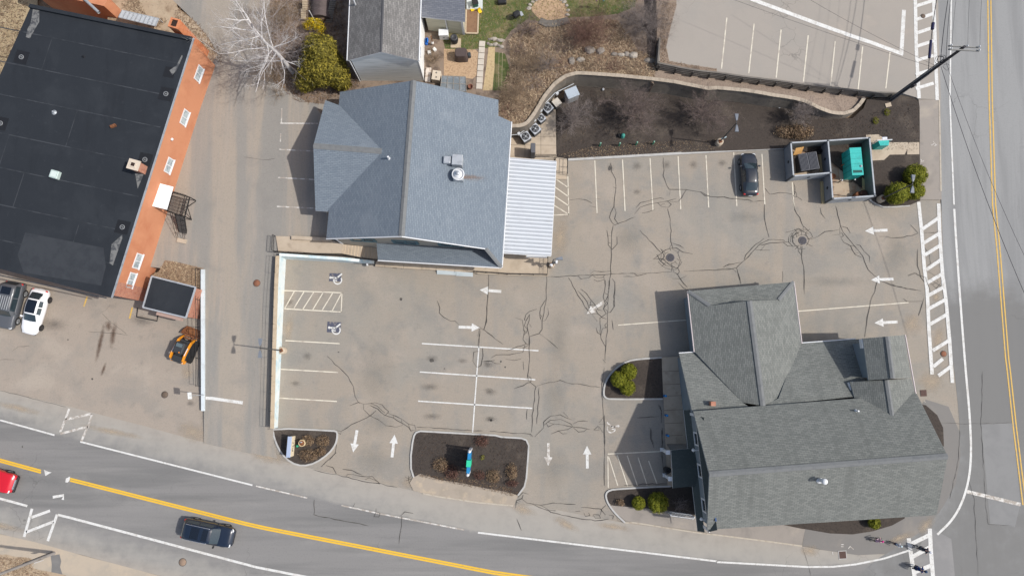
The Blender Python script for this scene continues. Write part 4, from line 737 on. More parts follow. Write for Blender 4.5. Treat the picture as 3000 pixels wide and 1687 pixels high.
quad_wall(mb,cNW,cSW,0,zpl(PW,*cNW) - .2,0,zpl(PW,*cSW) - .2); quad_wall(mb,cSE,cNE,0,zpl(PE,*cSE) - .2,0,zpl(PE,*cNE) - .2)
gi = 0.4; ga = Vector((apx.x - u.x*gi,apx.y - u.y*gi,0)); 
g1 = Vector((gN.x - u.x*gi + dr.x*.35,gN.y - u.y*gi + dr.y*.35,0)); g2 = Vector((gS.x - u.x*gi - dr.x*.35,gS.y - u.y*gi - dr.y*.35,0))
mb.face([(g1.x,g1.y,0),(g2.x,g2.y,0),(g2.x,g2.y,zg - .05),(ga.x,ga.y,zr_ - .2),(g1.x,g1.y,zg - .05)])
for g in (g1,g2): quad_wall(mb,(g.x,g.y),(g.x - u.x*1.6,g.y - u.y*1.6),0,zg - .05)
wl = mb.build('wall',M_beige,B)
for (x0,x1,y0,y1) in ((808,1055,866,896),(1160,1440,884,932),(1540,1810,912,955)):
    (ua,za),(ub,zb) = SW_w.hit(*t('B2',(x0,y1))),SW_w.hit(*t('B2',(x1,y1)))
    z0 = max(4.0 if x0 > 1100 else 3.4,min(za,zb)); add_window(SW_w,(ua + ub) / 2,3.55,2.5,1.5,B,M_teal_d,M_glass,2,frame=0.26,out=0.09)
mb = MB(); SW_w.panel(mb,-0.06,0.12,1.4,4.3,.05); mb.build('corner_board',M_trim,wl)
mb = MB(); q = RP(*t('B2',(1118,165)),PW); q2 = RP(*t('B2',(1130,188)),PW); mb.cyl(q2,q2 + UP*.55,.09,.09,10); mb.cyl(q2 - UP*.02,q2 + UP*.12,.16,.1,10); mb.build('vent_pipe',M_trim,rf)
# rust stain and rooftop fan units (stand on the roof)
def on_roof_box(tile,c,pl): return RP(*t(tile,c),pl)
FE = PE
c0 = RP(*t('B2',(1715,225)),FE)
ru = thing('air_unit','blue grey metal air handler box standing on the blue shingles','air unit',c0 - UP*.1)
e = -u
mb = MB(); mb.cbox(c0 + UP*.5,(1.0,1.0,1.1),math.atan2(e.y,e.x),.04); mb.box(c0 + UP*1.02,(.8,.8,.04),math.atan2(e.y,e.x)); mb.build('cabinet',M_galv,ru)
mb = MB(); mb.cbox(c0 - e*.95 + UP*.62,(.75,.72,.6),math.atan2(e.y,e.x),.08); mb.build('intake_hood',M_galv,ru)
c1 = RP(*t('B2',(1722,345)),FE)
ef = thing('exhaust_fan','round white kitchen exhaust fan with a rust streak on the blue shingles','exhaust fan',c1 - UP*.1)
mb = MB(); mb.cbox(c1 + UP*.25,(.95,.95,.7),math.atan2(e.y,e.x),.02); mb.build('curb',M_galv,ef)
mb = MB(); mb.lathe(c1 + UP*.6,[(.28,0),(.56,.18),(.60,.36),(.52,.42),(.50,.34),(.42,.30),(.36,.50),(.20,.62),(.04,.64)],24,cap=False); mb.build('fan_bowl',M_trim,ef)
mb = MB(); mb.lathe(c1 + UP*.95,[(.53,0),(.53,.05),(.47,.05),(.47,0)],24,cap=False); mb.lathe(c1 + UP*1.0,[(.2,.22),(.19,.3),(.05,.34)],16); mb.build('motor_cap',M_galv,ef)
mb = MB(); rows = []; fa = []
for i in range(9):
    f = i / 8; rows.append([RP(*t('B2',(1752 + 230*f,345 + 12*f + (j - 3)*(9 + 10*f))),PE) + UP*.02 for j in range(7)]); fa.append([(1 - abs(j - 3) / 3)*(1 - f) ** .7 for j in range(7)])
mb.grid(rows,att={'core': fa}); mb.build('rust_streak',soft_mat('rust_streak_stain',(0.22,0.12,0.06),0.1,1.1,.5,4),rf)

# corrugated metal awning over the side entrance
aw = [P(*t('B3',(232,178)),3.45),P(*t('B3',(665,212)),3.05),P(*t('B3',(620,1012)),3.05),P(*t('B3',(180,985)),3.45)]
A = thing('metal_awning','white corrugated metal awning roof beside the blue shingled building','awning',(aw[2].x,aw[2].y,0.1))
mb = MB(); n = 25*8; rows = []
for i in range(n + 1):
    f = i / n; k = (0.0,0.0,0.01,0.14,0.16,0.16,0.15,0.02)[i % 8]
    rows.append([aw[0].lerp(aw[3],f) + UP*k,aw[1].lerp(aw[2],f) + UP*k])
mb.grid(rows); mb.f = [q[::-1] for q in mb.f]; mb.mi = [1 if i % 8 in (0,1,7) else 0 for i in range(n)]  # valley faces take the greyer metal: shade between the ribs painted as colour
mb.build('roof_sheet',[M_wmetal,mat('valley_shade_metal',(.36,.38,.41),.6,[((.27,.28,.30),1,.5,.75,.6)])],A)
mb = MB()
for i,j in ((0,1),(1,2),(2,3),(3,0)):
    a,b = aw[i] - UP*.12,aw[j] - UP*.12; mb.tube([a,b],.08,4,sm=False)
mb.build('frame',M_trim,A)
for f in (0.03,0.35,0.66,0.97):
    mb = MB(); p = aw[1].lerp(aw[2],f) + (aw[0] - aw[1]).normalized()*.3; mb.cyl((p.x,p.y,.1),(p.x,p.y,2.95),.07,.07,8); mb.build('post',M_trim,A)
mb = MB(); s0 = P(*t('B3',(412,1018)),2.6); s1 = P(*t('B3',(585,1022)),2.6); w_ = Wall((s0.x,s0.y),(s1.x,s1.y)); w_.panel(mb,0,w_.L,2.2,2.9,.05,0,.1); mb.build('sign_panel',M_trim,A)

# porch slab,landing,stairs,walk and ramp plates around it
M_porch = M_conc
PO = thing('porch','long concrete porch slab in front of the blue shingled building','porch',(-4,11,0))
mb = MB(); ppx = t('B2',(1020,1060),(1012,1100),(1300,1122),(1560,1135),(1870,1158)) + t('B3',(0,1165),(300,1180),(592,1184),(590,1020),(200,990),(-100,940)) + [(1200,720)]
mb.prism([tuple(P(x,y,.32)[:2]) for x,y in ppx],0,.32); mb.build('slab',M_conc,PO)
for x in (1095,1255,1410,1530,1690,1850): mb = MB(); line_px(mb,[t('B2',(x,1075 + (x - 1095)*.07)),t('B2',(x - 2,1112 + (x - 1095)*.07))],.03,lambda x,y: .32,.004); mb.build('joint',MATS['joint_dark'],PO)
mb = MB()
for k,(a,b) in enumerate((((1536,1128),(1698,1142)),((1700,1142),(1842,1155)))):
    pa,pb = P(*t('B2',a),.32),P(*t('B2',b),.32); pc,pd = P(*t('B2',(b[0],b[1] + 35)),.06),P(*t('B2',(a[0],a[1] + 40)),.06)
    mb.slab([pa,pb,pc,pd],.05,0,0)
mb.build('ramp_plate',mat('pale_blue_painted_plate',(0.46,0.50,0.50),0.6,[((0.36,0.42,0.44),1.5,.45,.7,.6)]),PO)
def railing(name,label,pts,h=0.95,rails=(0.95,0.5),bal=0.0,post_d=1.6,r=0.022,parent=None,m=None,cat='railing'):
    """pts: world points along the foot"""
    o = parent or thing(name,label,cat,pts[0]); mb = MB()
    for rz in rails: mb.tube([p + UP*rz for p in pts],r*1.25,5)
    tot = 0
    for a,b in zip(pts,pts[1:]):
        L = (b - a).length; k = max(1,round(L / post_d))
        for i in range(k + 1): p = a.lerp(b,i / k); mb.tube([p,p + UP*h],r*1.3,5)
        if bal:
            kk = int(L / bal)
            for i in range(1,kk): p = a.lerp(b,i / kk); mb.tube([p + UP*.1,p + UP*h],r*.6,3)
    mb.build('rails' ,m or M_iron,o); return o
railing('iron_railing','black iron railing along the front edge of the porch',[P(*t('B2',q),.32) for q in ((1848,1152),(2060,1166))] + [P(*t('B3',q),.32) for q in ((250,1172),(586,1178),(592,1030))],bal=.13)
railing('iron_railing','short black railing beside the rear air conditioner pad',[P(*t('B3',q),.12) for q in ((490,178),(655,180))],bal=.13)
railing('iron_railing','black railing around the small step at the awning corner',[P(*t('B3',q),.2) for q in ((668,180),(758,195),(755,330),(662,318))],bal=0,post_d=.9)
mb = MB(); mb.prism([tuple(P(*t('B3',q),.2)[:2]) for q in ((662,175),(758,190),(755,335),(650,345))],0,.2); mb.box(P(*t('B3',(705,350)),.1),(1.2,.35,.1)); tag(mb.build('concrete_step',M_conc),'small concrete landing step beside the white awning','step')
mb = MB(); q = P(*t('B3',(462,150)),.1); mb.cbox(q + UP*1.0,(.42,1.0,2.0),0,.03); mb.box(q + Vector((.24,0,1.0)),(.05,.95,1.9)); tag(mb.build('vending_cabinet',mat('dark_cabinet',(.10,.10,.11),.6)),'tall dark cabinet with a white edge beside the rear pad','cabinet')
# stairs from the driveway level
ST = thing('concrete_stairs','concrete stairs and landing going down from the driveway to the porch','stairs',(-17,12,0))
mb = MB(); mb.prism([tuple(P(x,y,1.62)[:2]) for x,y in t('B2',(168,845),(310,850),(600,866),(740,915),(728,992),(190,985))],0,1.62)
mb.build('landing',M_conc,ST)
n = 11; a0,a1 = t('B2',(733,915),(1030,945)); b0,b1 = t('B2',(722,992),(1022,1050))
for k in range(n):
    z = 1.62 - (k + 1)*(1.30 / (n))
    f0,f1 = k / n,(k + 1) / n; mb = MB()
    q = [(a0[0] + (a1[0] - a0[0])*f0,a0[1] + (a1[1] - a0[1])*f0),(a0[0] + (a1[0] - a0[0])*f1,a0[1] + (a1[1] - a0[1])*f1),(b0[0] + (b1[0] - b0[0])*f1,b0[1] + (b1[1] - b0[1])*f1),(b0[0] + (b1[0] - b0[0])*f0,b0[1] + (b1[1] - b0[1])*f0)]
    w = [P(x,y,z) for x,y in q]; mb.prism([tuple(p[:2]) for p in w],0,z)
    e0,e1 = w[0],w[3]; d = (w[1] - w[0]).normalized()*.07
    mb.face([e0 + d + UP*.004,e1 + d + UP*.004,e1 + UP*.004,e0 + UP*.004][::-1],1)
    mb.build('step',[M_conc,mat('worn_step_edge',(0.55,0.45,0.33),.85)],ST)
mb = MB(); mb.prism([tuple(P(x,y,1.9)[:2]) for x,y in t('B2',(300,843),(600,858),(640,872),(640,890),(600,888),(300,872))],0,1.9); mb.build('cheek_wall',M_conc,ST)
railing('iron_railing','black railing along the top of the landing and stairs',[P(*t('B2',q),z) for q,z in (((170,985),1.62),((420,998),1.62),((715,1020),1.62),((1040,1056),.4))],h=.9,bal=.14)
railing('iron_railing','black railing across the west end of the landing',[P(*t('B2',q),1.62) for q in ((166,848),(160,980))],bal=.12)

# retaining wall around the lot
M_bluew = mat('faded_blue_white_paint',(0.62,0.68,0.68),0.85,[((0.36,0.52,0.58),0.8,0.46,0.68,0.75),((0.66,0.64,0.52),1.3,0.5,0.7,0.6),((0.30,0.28,0.25),3,0.62,0.76,0.45),((0.74,0.76,0.75),2.2,0.5,0.7,0.5)])
RW = thing('retaining_wall','pale blue painted retaining wall along the driveway side of the lot','retaining wall',P(838,759))
base = [P(*t('B2',(255,1040))),P(833,850),P(824,1040),P(814,1252)]; tops = [2.05,1.95,1.6,1.15]
base[0] = P(838,760); out = [b + Vector((-.30,0,0)) for b in base]
mb = MB(); mb.grid([[b for b in base],[b + UP*z for b,z in zip(base,tops)]][::-1]); mb.grid([[o for o in out],[o + UP*z for o,z in zip(out,tops)]]); mb.face([base[-1],base[-1] + UP*tops[-1],out[-1] + UP*tops[-1],out[-1]])
mb.build('painted_face',M_bluew,RW)
mb = MB(); L = [b + Vector((.03,0,z + .001)) for b,z in zip(base,tops)]; Rr = [o + Vector((-.04,0,z + .001)) for o,z in zip(out,tops)]
mb.grid([Rr,L,[p + UP*.07 for p in L],[p + UP*.07 for p in Rr],Rr]); mb.f = [f[::-1] for f in mb.f]; mb.build('coping',M_pale_wood,RW)
nb = [P(*t('B2',q)) for q in ((255,1040),(500,1056),(760,1070),(1010,1082))]; nz = [2.05,1.75,1.5,.38]
nb[0] = base[0]
mb = MB(); mb.grid([nb,[b + UP*z for b,z in zip(nb,nz)]]); nb2 = [b + Vector((0,.28,0)) for b in nb]; mb.grid([[b + UP*z for b,z in zip(nb,nz)],[b + UP*z for b,z in zip(nb2,nz)]]); mb.build('stair_face',M_bluew,RW)
pts = [out[0].lerp(out[-1],k / 10) + UP*(lerp_tab([(0,2.05),(3,1.95),(10,1.15)],k) + .07) for k in range(11)]
railing('cable_railing','thin dark railing on top of the pale blue retaining wall',[p + Vector((.05,0,0)) for p in pts],h=.8,rails=(.8,.42),post_d=2.0,r=.012)

# ------------------------------------------------------------------ grey shingled building on the corner
K0,K1 = P(2078,1389,8.3),P(2777,1336,8.3); kd = (K1 - K0).normalized(); kn = Vector((-kd.y,kd.x,0))
PN = plane3(K0,K1,K0 + kn*5.25 - UP*3.3); PS = plane3(K0,K1,K0 - kn*5.45 - UP*3.3)
C = thing('corner_building','grey shingled gable building on the street corner with two wings','building',(30,-6,0))
mN0,mN1 = RP(2031,1204,PN),RP(2686,1153,PN); mS0,mS1 = RP(2072,1551,PS),RP(2744,1508,PS)
mb = MB(); mb.slab([K0,K1,mN1,mN0],.2); mb.slab([K1,K0,mS0,mS1],.2)
roof_main = mb.build('roof',[M_rgrey,M_bgrey],C,uv=True)
# north wing
W0,W1 = P(*t('C4',(594,196)),5.0),P(*t('C4',(690,938)),5.0); wd = (W1 - W0).normalized(); ww = Vector((wd.y,-wd.x,0)); ww = ww if ww.x < 0 else -ww
PWw = plane3(W0,W1,W0 + ww*5.15 - UP*2.0); PWe = plane3(W0,W1,W0 - ww*5.15 - UP*2.0)
nw,ne = RP(*t('C4',(160,128)),PWw),RP(*t('C4',(905,62)),PWe)
h0,h1 = RP(*t('C4',(312,230)),PWw),RP(*t('C4',(800,190)),PWe)
sw,se = RP(*t('C4',(207,557)),PWw),RP(*t('C4',(960,497)),PWe)
swi,sei = RP(*t('C4',(545,915)),PWw),RP(*t('C4',(800,885)),PWe)
mb = MB(); mb.slab([W0,h0,nw,sw,swi,W1],.16); mb.slab([W0,W1,sei,se,ne,h1],.16); mb.slab([nw,h0,h1,ne],.16)
# lower slopes against the main block
zl = 2.75
a1,a2 = P(*t('C4',(95,568)),zl),P(*t('C4',(240,557)),zl); a3 = P(*t('C4',(190,985)),4.55)
PL = plane3(a1,a2,a3); a4 = RP(*t('C4',(600,950)),PL)
mb.slab([a1,a2,RP(*t('C4',(545,915)),PL),a4,RP(*t('C4',(190,990)),PL)],.16)
b1,b2 = P(*t('C4',(940,498)),zl + .1),P(*t('C4',(1345,468)),zl + .1); b3 = P(*t('C4',(800,905)),4.6)
PL2 = plane3(b1,b2,b3)
mb.slab([b1,b2,P(*t('C4',(1450,460)),zl + .1),RP(*t('C4',(1460,860)),PL2),RP(*t('C4',(690,940)),PL2),RP(*t('C4',(800,885)),PL2)],.16)
rf2 = mb.build('wing_roof',[M_rgrey,M_bgrey],C,uv=True)
# east gables
zE = 4.85
U0,U1 = P(*t('C4',(1572,447)),6.8),P(*t('C4',(1610,745)),6.8)
ue0,ue1 = P(*t('C4',(1690,437)),zE),P(*t('C4',(1738,742)),zE); uw0,uw1 = P(*t('C4',(1395,462)),5.75),P(*t('C4',(1435,757)),5.75)
V0,V1 = P(*t('C4',(1567,755)),6.05),RP(*t('C4',(1608,1030)),PN)
V1.z = 6.05; V1 = P(*t('C4',(1608,1030)),6.05)
ve0,ve1 = P(*t('C4',(1738,745)),zE - .02),P(*t('C4',(1765,852)),zE - .02); vw0 = P(*t('C4',(1303,770)),4.6); vw1 = P(*t('C4',(1340,893)),4.75)
mb = MB(); mb.slab([U0,uw0,uw1,U1],.16); mb.slab([U0,U1,ue1,ue0],.16); mb.slab([V0,vw0,vw1,V1],.16); mb.slab([V0,V1,ve1,ve0],.16)
rf3 = mb.build('gable_roof',[M_rgrey,M_bgrey],C,uv=True)
mb = MB(); cap_strip(mb,resample([K0,K1],12),.5,.06,.5); mb.build('ridge_cap',M_rcap,roof_main)
mb = MB(); cap_strip(mb,[W0,W1],.48,.06,.3)
cap_strip(mb,[nw + UP*.02,h0 + UP*.03],.34,.04,.2); cap_strip(mb,[ne + UP*.02,h1 + UP*.03],.34,.04,.2); mb.build('ridge_cap',M_rcap,rf2)
mb = MB(); cap_strip(mb,[U0,U1],.42,.05,.4); cap_strip(mb,[V0,V1],.42,.05,.4); mb.build('ridge_cap',M_rcap,rf3)
for a,b,s in ((nw,sw,ww),(ne,se,-ww)): mb = MB(); mb.tube([a + s*.07 - UP*.04,b + s*.07 - UP*.04],.06,6); mb.build('gutter',mat('pale_pink_gutter',(.55,.48,.47),.5),rf2)
for a,b in ((a1,a2),(b1,b2)): mb = MB(); mb.tube([a + kn*.05 - UP*.03,b + kn*.05 - UP*.03],.055,6); mb.build('gutter',M_trim,rf2)
mb = MB(); ed = (ue0 - U0); ed.z = 0; ed.normalize(); mb.tube([ue0 + ed*.07,ve1 + ed*.07],.06,6); mb.build('gutter',mat('pale_pink_gutter',(.55,.48,.47),.5),rf3)
# walls
def dn(p,du=0,dv=0,z=None): q = p + kd*du + kn*dv; return (q.x,q.y)
mw = MB()
fW = [dn(mN0,.25,-.3),dn(K0,.25,0),dn(mS0,.25,.3)]; fE = [dn(mN1,-.35,-.3),dn(K1,-.35,0),dn(mS1,-.35,.3)]
mw.face([(*fW[0],0),(*fW[2],0),(*fW[2],4.98),(*fW[0],4.98)]); gW = [dn(mN0,.75,-.3),dn(K0,.75,0),dn(mS0,.75,.3)]; mw.face([(*gW[0],4.9),(*gW[2],4.9),(*gW[2],mS0.z),(*gW[1],8.08),(*gW[0],mN0.z)]); mw.face([(*fE[2],0),(*fE[0],0),(*fE[0],mN1.z),(*fE[1],8.08),(*fE[2],mS1.z)])
quad_wall(mw,fW[2],fE[2],0,mS0.z - .05); quad_wall(mw,fE[0],fW[0],0,mN0.z - .05)
def ring_wall(pts,zs,z0=0):
    for (p,q),(a,b) in zip(zip(pts,pts[1:]),zip(zs,zs[1:])): quad_wall(mw,p,q,z0,a,z0,b)
ring_wall([dn(sw,.3,-.5),dn(nw,.3,-.4),dn(ne,-.3,-.4),dn(se,-.3,-3)],[sw.z - .15,nw.z - .15,ne.z - .15,se.z - .15])
mw.face([(W0.x - ww.x*-2.2,W0.y - ww.y*-2.2,4.2),(W0.x - ww.x*2.2,W0.y - ww.y*2.2,4.2),(W0.x,W0.y + .0,4.9)])
ring_wall([dn(a1,.45,-7),dn(a1,.45,-.4),dn(a2,0,-.4)],[4.3,zl - .12,zl - .12])
ring_wall([dn(b1,-1,-.4),dn(b2,0,-.4),dn(P(*t('C4',(1450,460)),zl),0,-.4)],[zl - .05]*3)
# tall east bay
def ins2(p,dx,dy): q = p + ed*dx + Vector((-ed.y,ed.x,0))*dy; return (q.x,q.y)
bx = [ins2(uw0,.35,-.4),ins2(ue0,-.35,-.4),ins2(ue1,-.35,0),ins2(uw1,.35,.2)]
ux = ins2(U0,0,-.4)
mw.face([(*bx[1],0),(*bx[0],0),(*bx[0],5.7),(*ux,6.62),(*bx[1],zE - .1)])
quad_wall(mw,bx[0],bx[3],0,5.68); ux1 = ins2(U1,0,.2)
mw.face([(*bx[3],0),(*bx[2],0),(*bx[2],zE - .1),(*ux1,6.62),(*bx[3],5.7)])
quad_wall(mw,bx[2],bx[1],0,zE - .1)
cx = [ins2(vw0,.35,-.3),ins2(vw1,.35,0),ins2(ve1,-.35,0),ins2(ve0,-.35,0)]
quad_wall(mw,cx[0],cx[1],0,4.55); vx = ins2(V0,0,-.3); mw.face([(*ins2(ve0,-.35,-.3),0),(*cx[0],0),(*cx[0],4.55),(*vx,5.88),(*ins2(ve0,-.35,-.3),zE - .1)]); quad_wall(mw,cx[2],cx[3],0,zE - .1)
wallC = mw.build('wall',M_bgrey,C)
mb = MB(); wA = Wall(bx[0],bx[3]); wA.panel(mb,-.35,.5,5.15,5.68,.42,0,.5); mb.build('cornice_return',M_trim,wallC); mb = MB(); wB = Wall(cx[0],cx[1]); wB.panel(mb,-.3,.4,4.05,4.5,.4,0,.5); mb.build('cornice_return',M_trim,wallC)
# west facade
FW = Wall(fW[0],fW[2])
mb = MB()
def skirt(z0,z1,d,u0,u1):
    A0,A1,B1,B0 = FW.at(u0,z0,d),FW.at(u1,z0,d),FW.at(u1,z1,.0),FW.at(u0,z1,.0); mb.slab([A0,A1,B1,B0],.10)
skirt(2.45,3.05,.5,-.3,10.9)
mb.slab([FW.at(.05,4.96,.12),FW.at(10.45,4.96,.12),FW.at(10.2,5.6,-.5),FW.at(.3,5.6,-.5)],.08)
mb.build('skirt_roof',[mat('dark_green_shingles',(.055,.068,.066),.9,[((.09,.10,.095),5,.5,.7,.5)]),M_trim],C,uv=True)
for uu in (2.3,5.2,8.3): add_window(FW,uu,3.45,1.25,1.3,C,M_trim,M_glass,1,frame=.13,out=.08)
GW = Wall(gW[0],gW[2]); add_window(GW,5.75,5.95,1.3,1.4,C,M_trim,M_glass,1,frame=.16,out=.08)
for uu in (1.2,3.6): add_window(FW,uu,.7,1.8,1.5,C,M_trim,M_glass,1,frame=.12,out=.08)
for zz,(u0,u1) in ((3.05,(-.05,.2)),(3.05,(10.25,10.5))):
    mb = MB(); FW.panel(mb,u0,u1,zz,4.95,.09); mb.build('corner_board',M_trim,wallC)
mb = MB(); GW.panel(mb,2.4,9.4,5.62,5.78,.12); mb.build('blue_band',mat('blue_sign_band',(.03,.07,.17),.5),wallC)
mb = MB(); GW.panel(mb,2.3,2.9,5.7,6.4,.14); mb.build('green_banner',mat('green_banner_cloth',(.05,.30,.20),.6),wallC)
for uu in (3.25,9.4):
    mb = MB(); p = FW.at(uu,4.7,0); mb.tube([p,p + FW.n*.25 + UP*.15,p + FW.n*.5 + UP*.05,p + FW.n*.5 - UP*.1],.03,6); mb.lathe(p + FW.n*.5 - UP*.28,[(.16,0),(.10,.12),(.04,.18)],10); mb.build('gooseneck_lamp',M_trim,wallC)
# west porch with gable roof and columns
e0 = P(*t('E3',(1650,545)),3.35); e1 = FW.at((e0 - FW.a).dot(FW.d),3.35,0)
Wn,Ws = P(*t('E3',(1640,380)),2.7),P(*t('E3',(1655,702)),2.7)
en,es = FW.at((Wn - FW.a).dot(FW.d),2.7,0),FW.at((Ws - FW.a).dot(FW.d),2.7,0)
mb = MB(); mb.slab([e0,Wn,en,e1],.12); mb.slab([e0,e1,es,Ws],.12)
mb.face([Wn - UP*.1,e0 - UP*.1,Ws - UP*.1][::-1],1)
pr = mb.build('porch_roof',[MATS['dark_green_shingles'],M_trim],C,uv=True)
for q in ((1612,398),(1634,622)):
    p = P(*t('E3',q),2.5); mb = MB(); mb.box((p.x,p.y,1.25),(.26,.26,2.5)); mb.box((p.x,p.y,2.56),(.40,.40,.14)); mb.box((p.x,p.y,.12),(.36,.36,.24)); mb.build('column',M_trim,C)
# roof fittings
def pipe(px,py,pl,r,h,m,cap=True,parent=None,name='vent_pipe'):
    p = RP(px,py,pl); mb = MB(); mb.cyl(p - UP*.1,p + UP*h,r,r,14); mb.cyl(p - UP*.05,p + UP*.1,r*1.9,r*1.2,14)
    if cap: mb.lathe(p + UP*h,[(r*1.5,0),(r*1.5,.07),(r*.6,.16),(.01,.18)],14)
    return mb.build(name,m,parent)
pipe(*t('E4',(728,768)),PS,.17,.95,M_trim,True,roof_main); pipe(*t('E4',(985,280)),PN,.08,.5,M_trim,False,roof_main)
mb = MB(); p = RP(*t('C4',(325,922)),PL); mb.box(p + UP*.25,(.45,.4,.7)); mb.build('chimney',M_brick,rf2,uv=True)
# ------------------------------------------------------------------ orange building
O = thing('warehouse_building','long orange painted building with a black flat roof at the left','building',(-38,20,0))
zA,zB = 7.7,6.2
oNE,oSE = P(566,112,zA),P(326,872,zB); oNW = P(92,16,zA); oSW = P(-230,720,zB + .0); oW2 = P(0,270,7.4)
od = (oSE - oNE).normalized(); PR = plane3(oNE,oSE,oNW)
oSW = RP(-230,728,PR); oS1 = RP(312,876,PR)
roofp = [oNE,oNW,oSW,oSE]
mb = MB(); mb.slab(roofp,.25,0,1); rfo = mb.build('roof',[M_rubber,M_metal],O)
mb = MB()
acr = Vector((oNW.x - oNE.x,oNW.y - oNE.y,oNW.z - oNE.z)).normalized(); Ltot = (oSE - oNE).length
for d in (2.7,5.9,9.0,12.6,15.8,19.2,22.4,25.6):
    a = oNE + od*d; mb.ribbon([a + acr*k + UP*.012 for k in (0.4,6,12,19,26)],.10)
for d0,d1,k in ((9,12.6,8.5),(15.8,19.2,11.5),(2.7,5.9,13),(19.2,22.4,5),(12.6,15.8,14)):
    mb.ribbon([oNE + od*d0 + acr*k + UP*.012,oNE + od*d1 + acr*k + UP*.012],.08)
mb.build('membrane_seams',M_seam,rfo)
def roof_patch(tile,c,s,m,lift=.02):
    p = RP(*t(tile,c),PR); mb = MB(); mb.slab([p + acr*-s + od*-s + UP*lift,p + acr*s + od*-s + UP*lift,p + acr*s + od*s + UP*lift,p + acr*-s + od*s + UP*lift],.02,0,0); return p,mb
M_patchd = mat('newer_black_patch',(.011,.012,.015),.7)
for tile,c in (('A1',(183,488)),('A1',(1410,800)),('A1',(1232,1358)),('B1',(1040,625)),('A1',(5,1050))):
    p,mb = roof_patch(tile,c,.62,M_patchd); o = mb.build('drain_patch',M_patchd,rfo)
    mb = MB(); mb.lathe(p + UP*.03,[(.24,0),(.24,.05),(.15,.05),(.15,.03)],16,cap=False); mb.lathe(p + UP*.03,[(.08,.0),(.06,.06)],10); mb.build('drain_ring',mat('dull_drain',(.17,.175,.18),.6),o)
p,mb = roof_patch('A1',(1440,615),.5,M_patchd); mb.build('drain_patch',M_patchd,rfo)
for pts in (t('A1',(285,60),(335,70),(335,190),(300,250),(255,330),(222,320),(235,250),(262,200)),t('A1',(1545,470),(1555,480),(1500,600),(1465,640),(1440,600),(1500,560)),t('B1',(1150,170),(1222,178),(1170,300)),t('B1',(950,770),(1040,690),(1040,720),(960,950),(930,930))):
    mb = MB(); mb.face([RP(x,y,PR) + UP*.03 for x,y in pts]); mb.build('bleached_patch',mat('bleached_roof',(.16,.16,.155),.9,[((.05,.053,.06),3,.45,.62,.9)]),rfo)
mb = MB(); mb.face([RP(*q,PR) + UP*.016 for q in t('B1',(215,670),(880,800),(900,960),(860,1120),(200,1010),(150,860))]); mb.build('greyer_patch',mat('greyer_roof',(.036,.040,.046),.8,[((.024,.027,.033),1,.4,.7,.7)]),rfo)
p = RP(*t('A1',(1165,1420)),PR)
# chimney near the roof edge,hatch and vents
p = RP(*t('B1',(1205,135)),PR); mb = MB(); rz = math.atan2(-od.y,-od.x)
mb.box(p + UP*.65,(.78,.9,1.4),rz); ch = mb.build('chimney',M_brick,O,uv=True)
mb = MB(); mb.box(p + UP*1.40,(.95,1.05,.16),rz); mb.box(p + UP*1.50,(.5,.55,.10),rz); mb.build('chimney_cap',mat('cap_stone',(.55,.47,.38),.8),ch)
mb = MB(); mb.box(p + UP*1.556,(.32,.34,.02),rz); mb.build('flue',mat('flue_black',(.035,.02,.015),.9),ch)
p = RP(*t('B1',(480,185)),PR); mb = MB(); mb.cbox(p + UP*.2,(.75,.8,.45),rz,.05); hh = mb.build('roof_hatch',mat('pale_hatch',(.42,.50,.47),.5),rfo)
mb = MB(); mb.box(p + UP*.435,(.5,.5,.03),rz); mb.build('hatch_lid',mat('hatch_dome',(.55,.62,.58),.3),hh)
p = RP(*t('A1',(460,955)),PR); mb = MB(); mb.lathe(p,[(.24,0),(.16,.06),(.10,.09),(.09,.22)],14); mb.build('roof_vent',M_metal,rfo)
p = RP(*t('A1',(968,1075)),PR); mb = MB(); mb.box(p + UP*.12,(.5,.22,.25),.4); mb.build('roof_vent',M_rustm,rfo)
p = RP(*t('A1',(712,485)),PR); mb = MB(); mb.lathe(p,[(.14,0),(.08,.05),(.07,.2)],10); mb.build('roof_vent',M_patchd,rfo)
# walls
perp = Vector((od.y,-od.x,0)); perp = perp if perp.x > 0 else -perp
kE0 = oNE - perp*.22 + od*.2; kE1 = oSE - perp*.22 - od*.25
mb = MB(); quad_wall(mb,kE1,kE0,0,zB - .2,1.5,zA - .2); quad_wall(mb,kE0,(oNW.x,oNW.y),0,zA - .2); quad_wall(mb,(oNW.x + .3,oNW.y),(oSW.x + .3,oSW.y),0,oNW.z - .2,0,oSW.z - .2)
mb.build('wall',M_orange,O)
mb = MB(); quad_wall(mb,(oSW.x,oSW.y + .3),kE1,0,zB - .2)
sb = mb.build('front_wall',M_brick,O,uv=True)
EW = Wall(kE1,kE0)
mb = MB(); EW.panel(mb,.0,EW.L,zB - .3,zB - .25,.0)
mb = MB(); a,b = oSE + perp*.05 - UP*.02,oNE + perp*.05 - UP*.02; mb.tube([a,b],.09,4,sm=False); mb.build('edge_flashing',M_metal,rfo)
mb = MB(); a,b = oNE + UP*.0,oNW; mb.grid([[a + UP*.0,b],[a + UP*.28,b + UP*.28],[a + UP*.28 + od*.35,b + UP*.28 + od*.35],[a + UP*.0 + od*.36,b + od*.36]]); mb.f = [f[::-1] for f in mb.f]; mb.build('parapet',M_rubber,rfo)
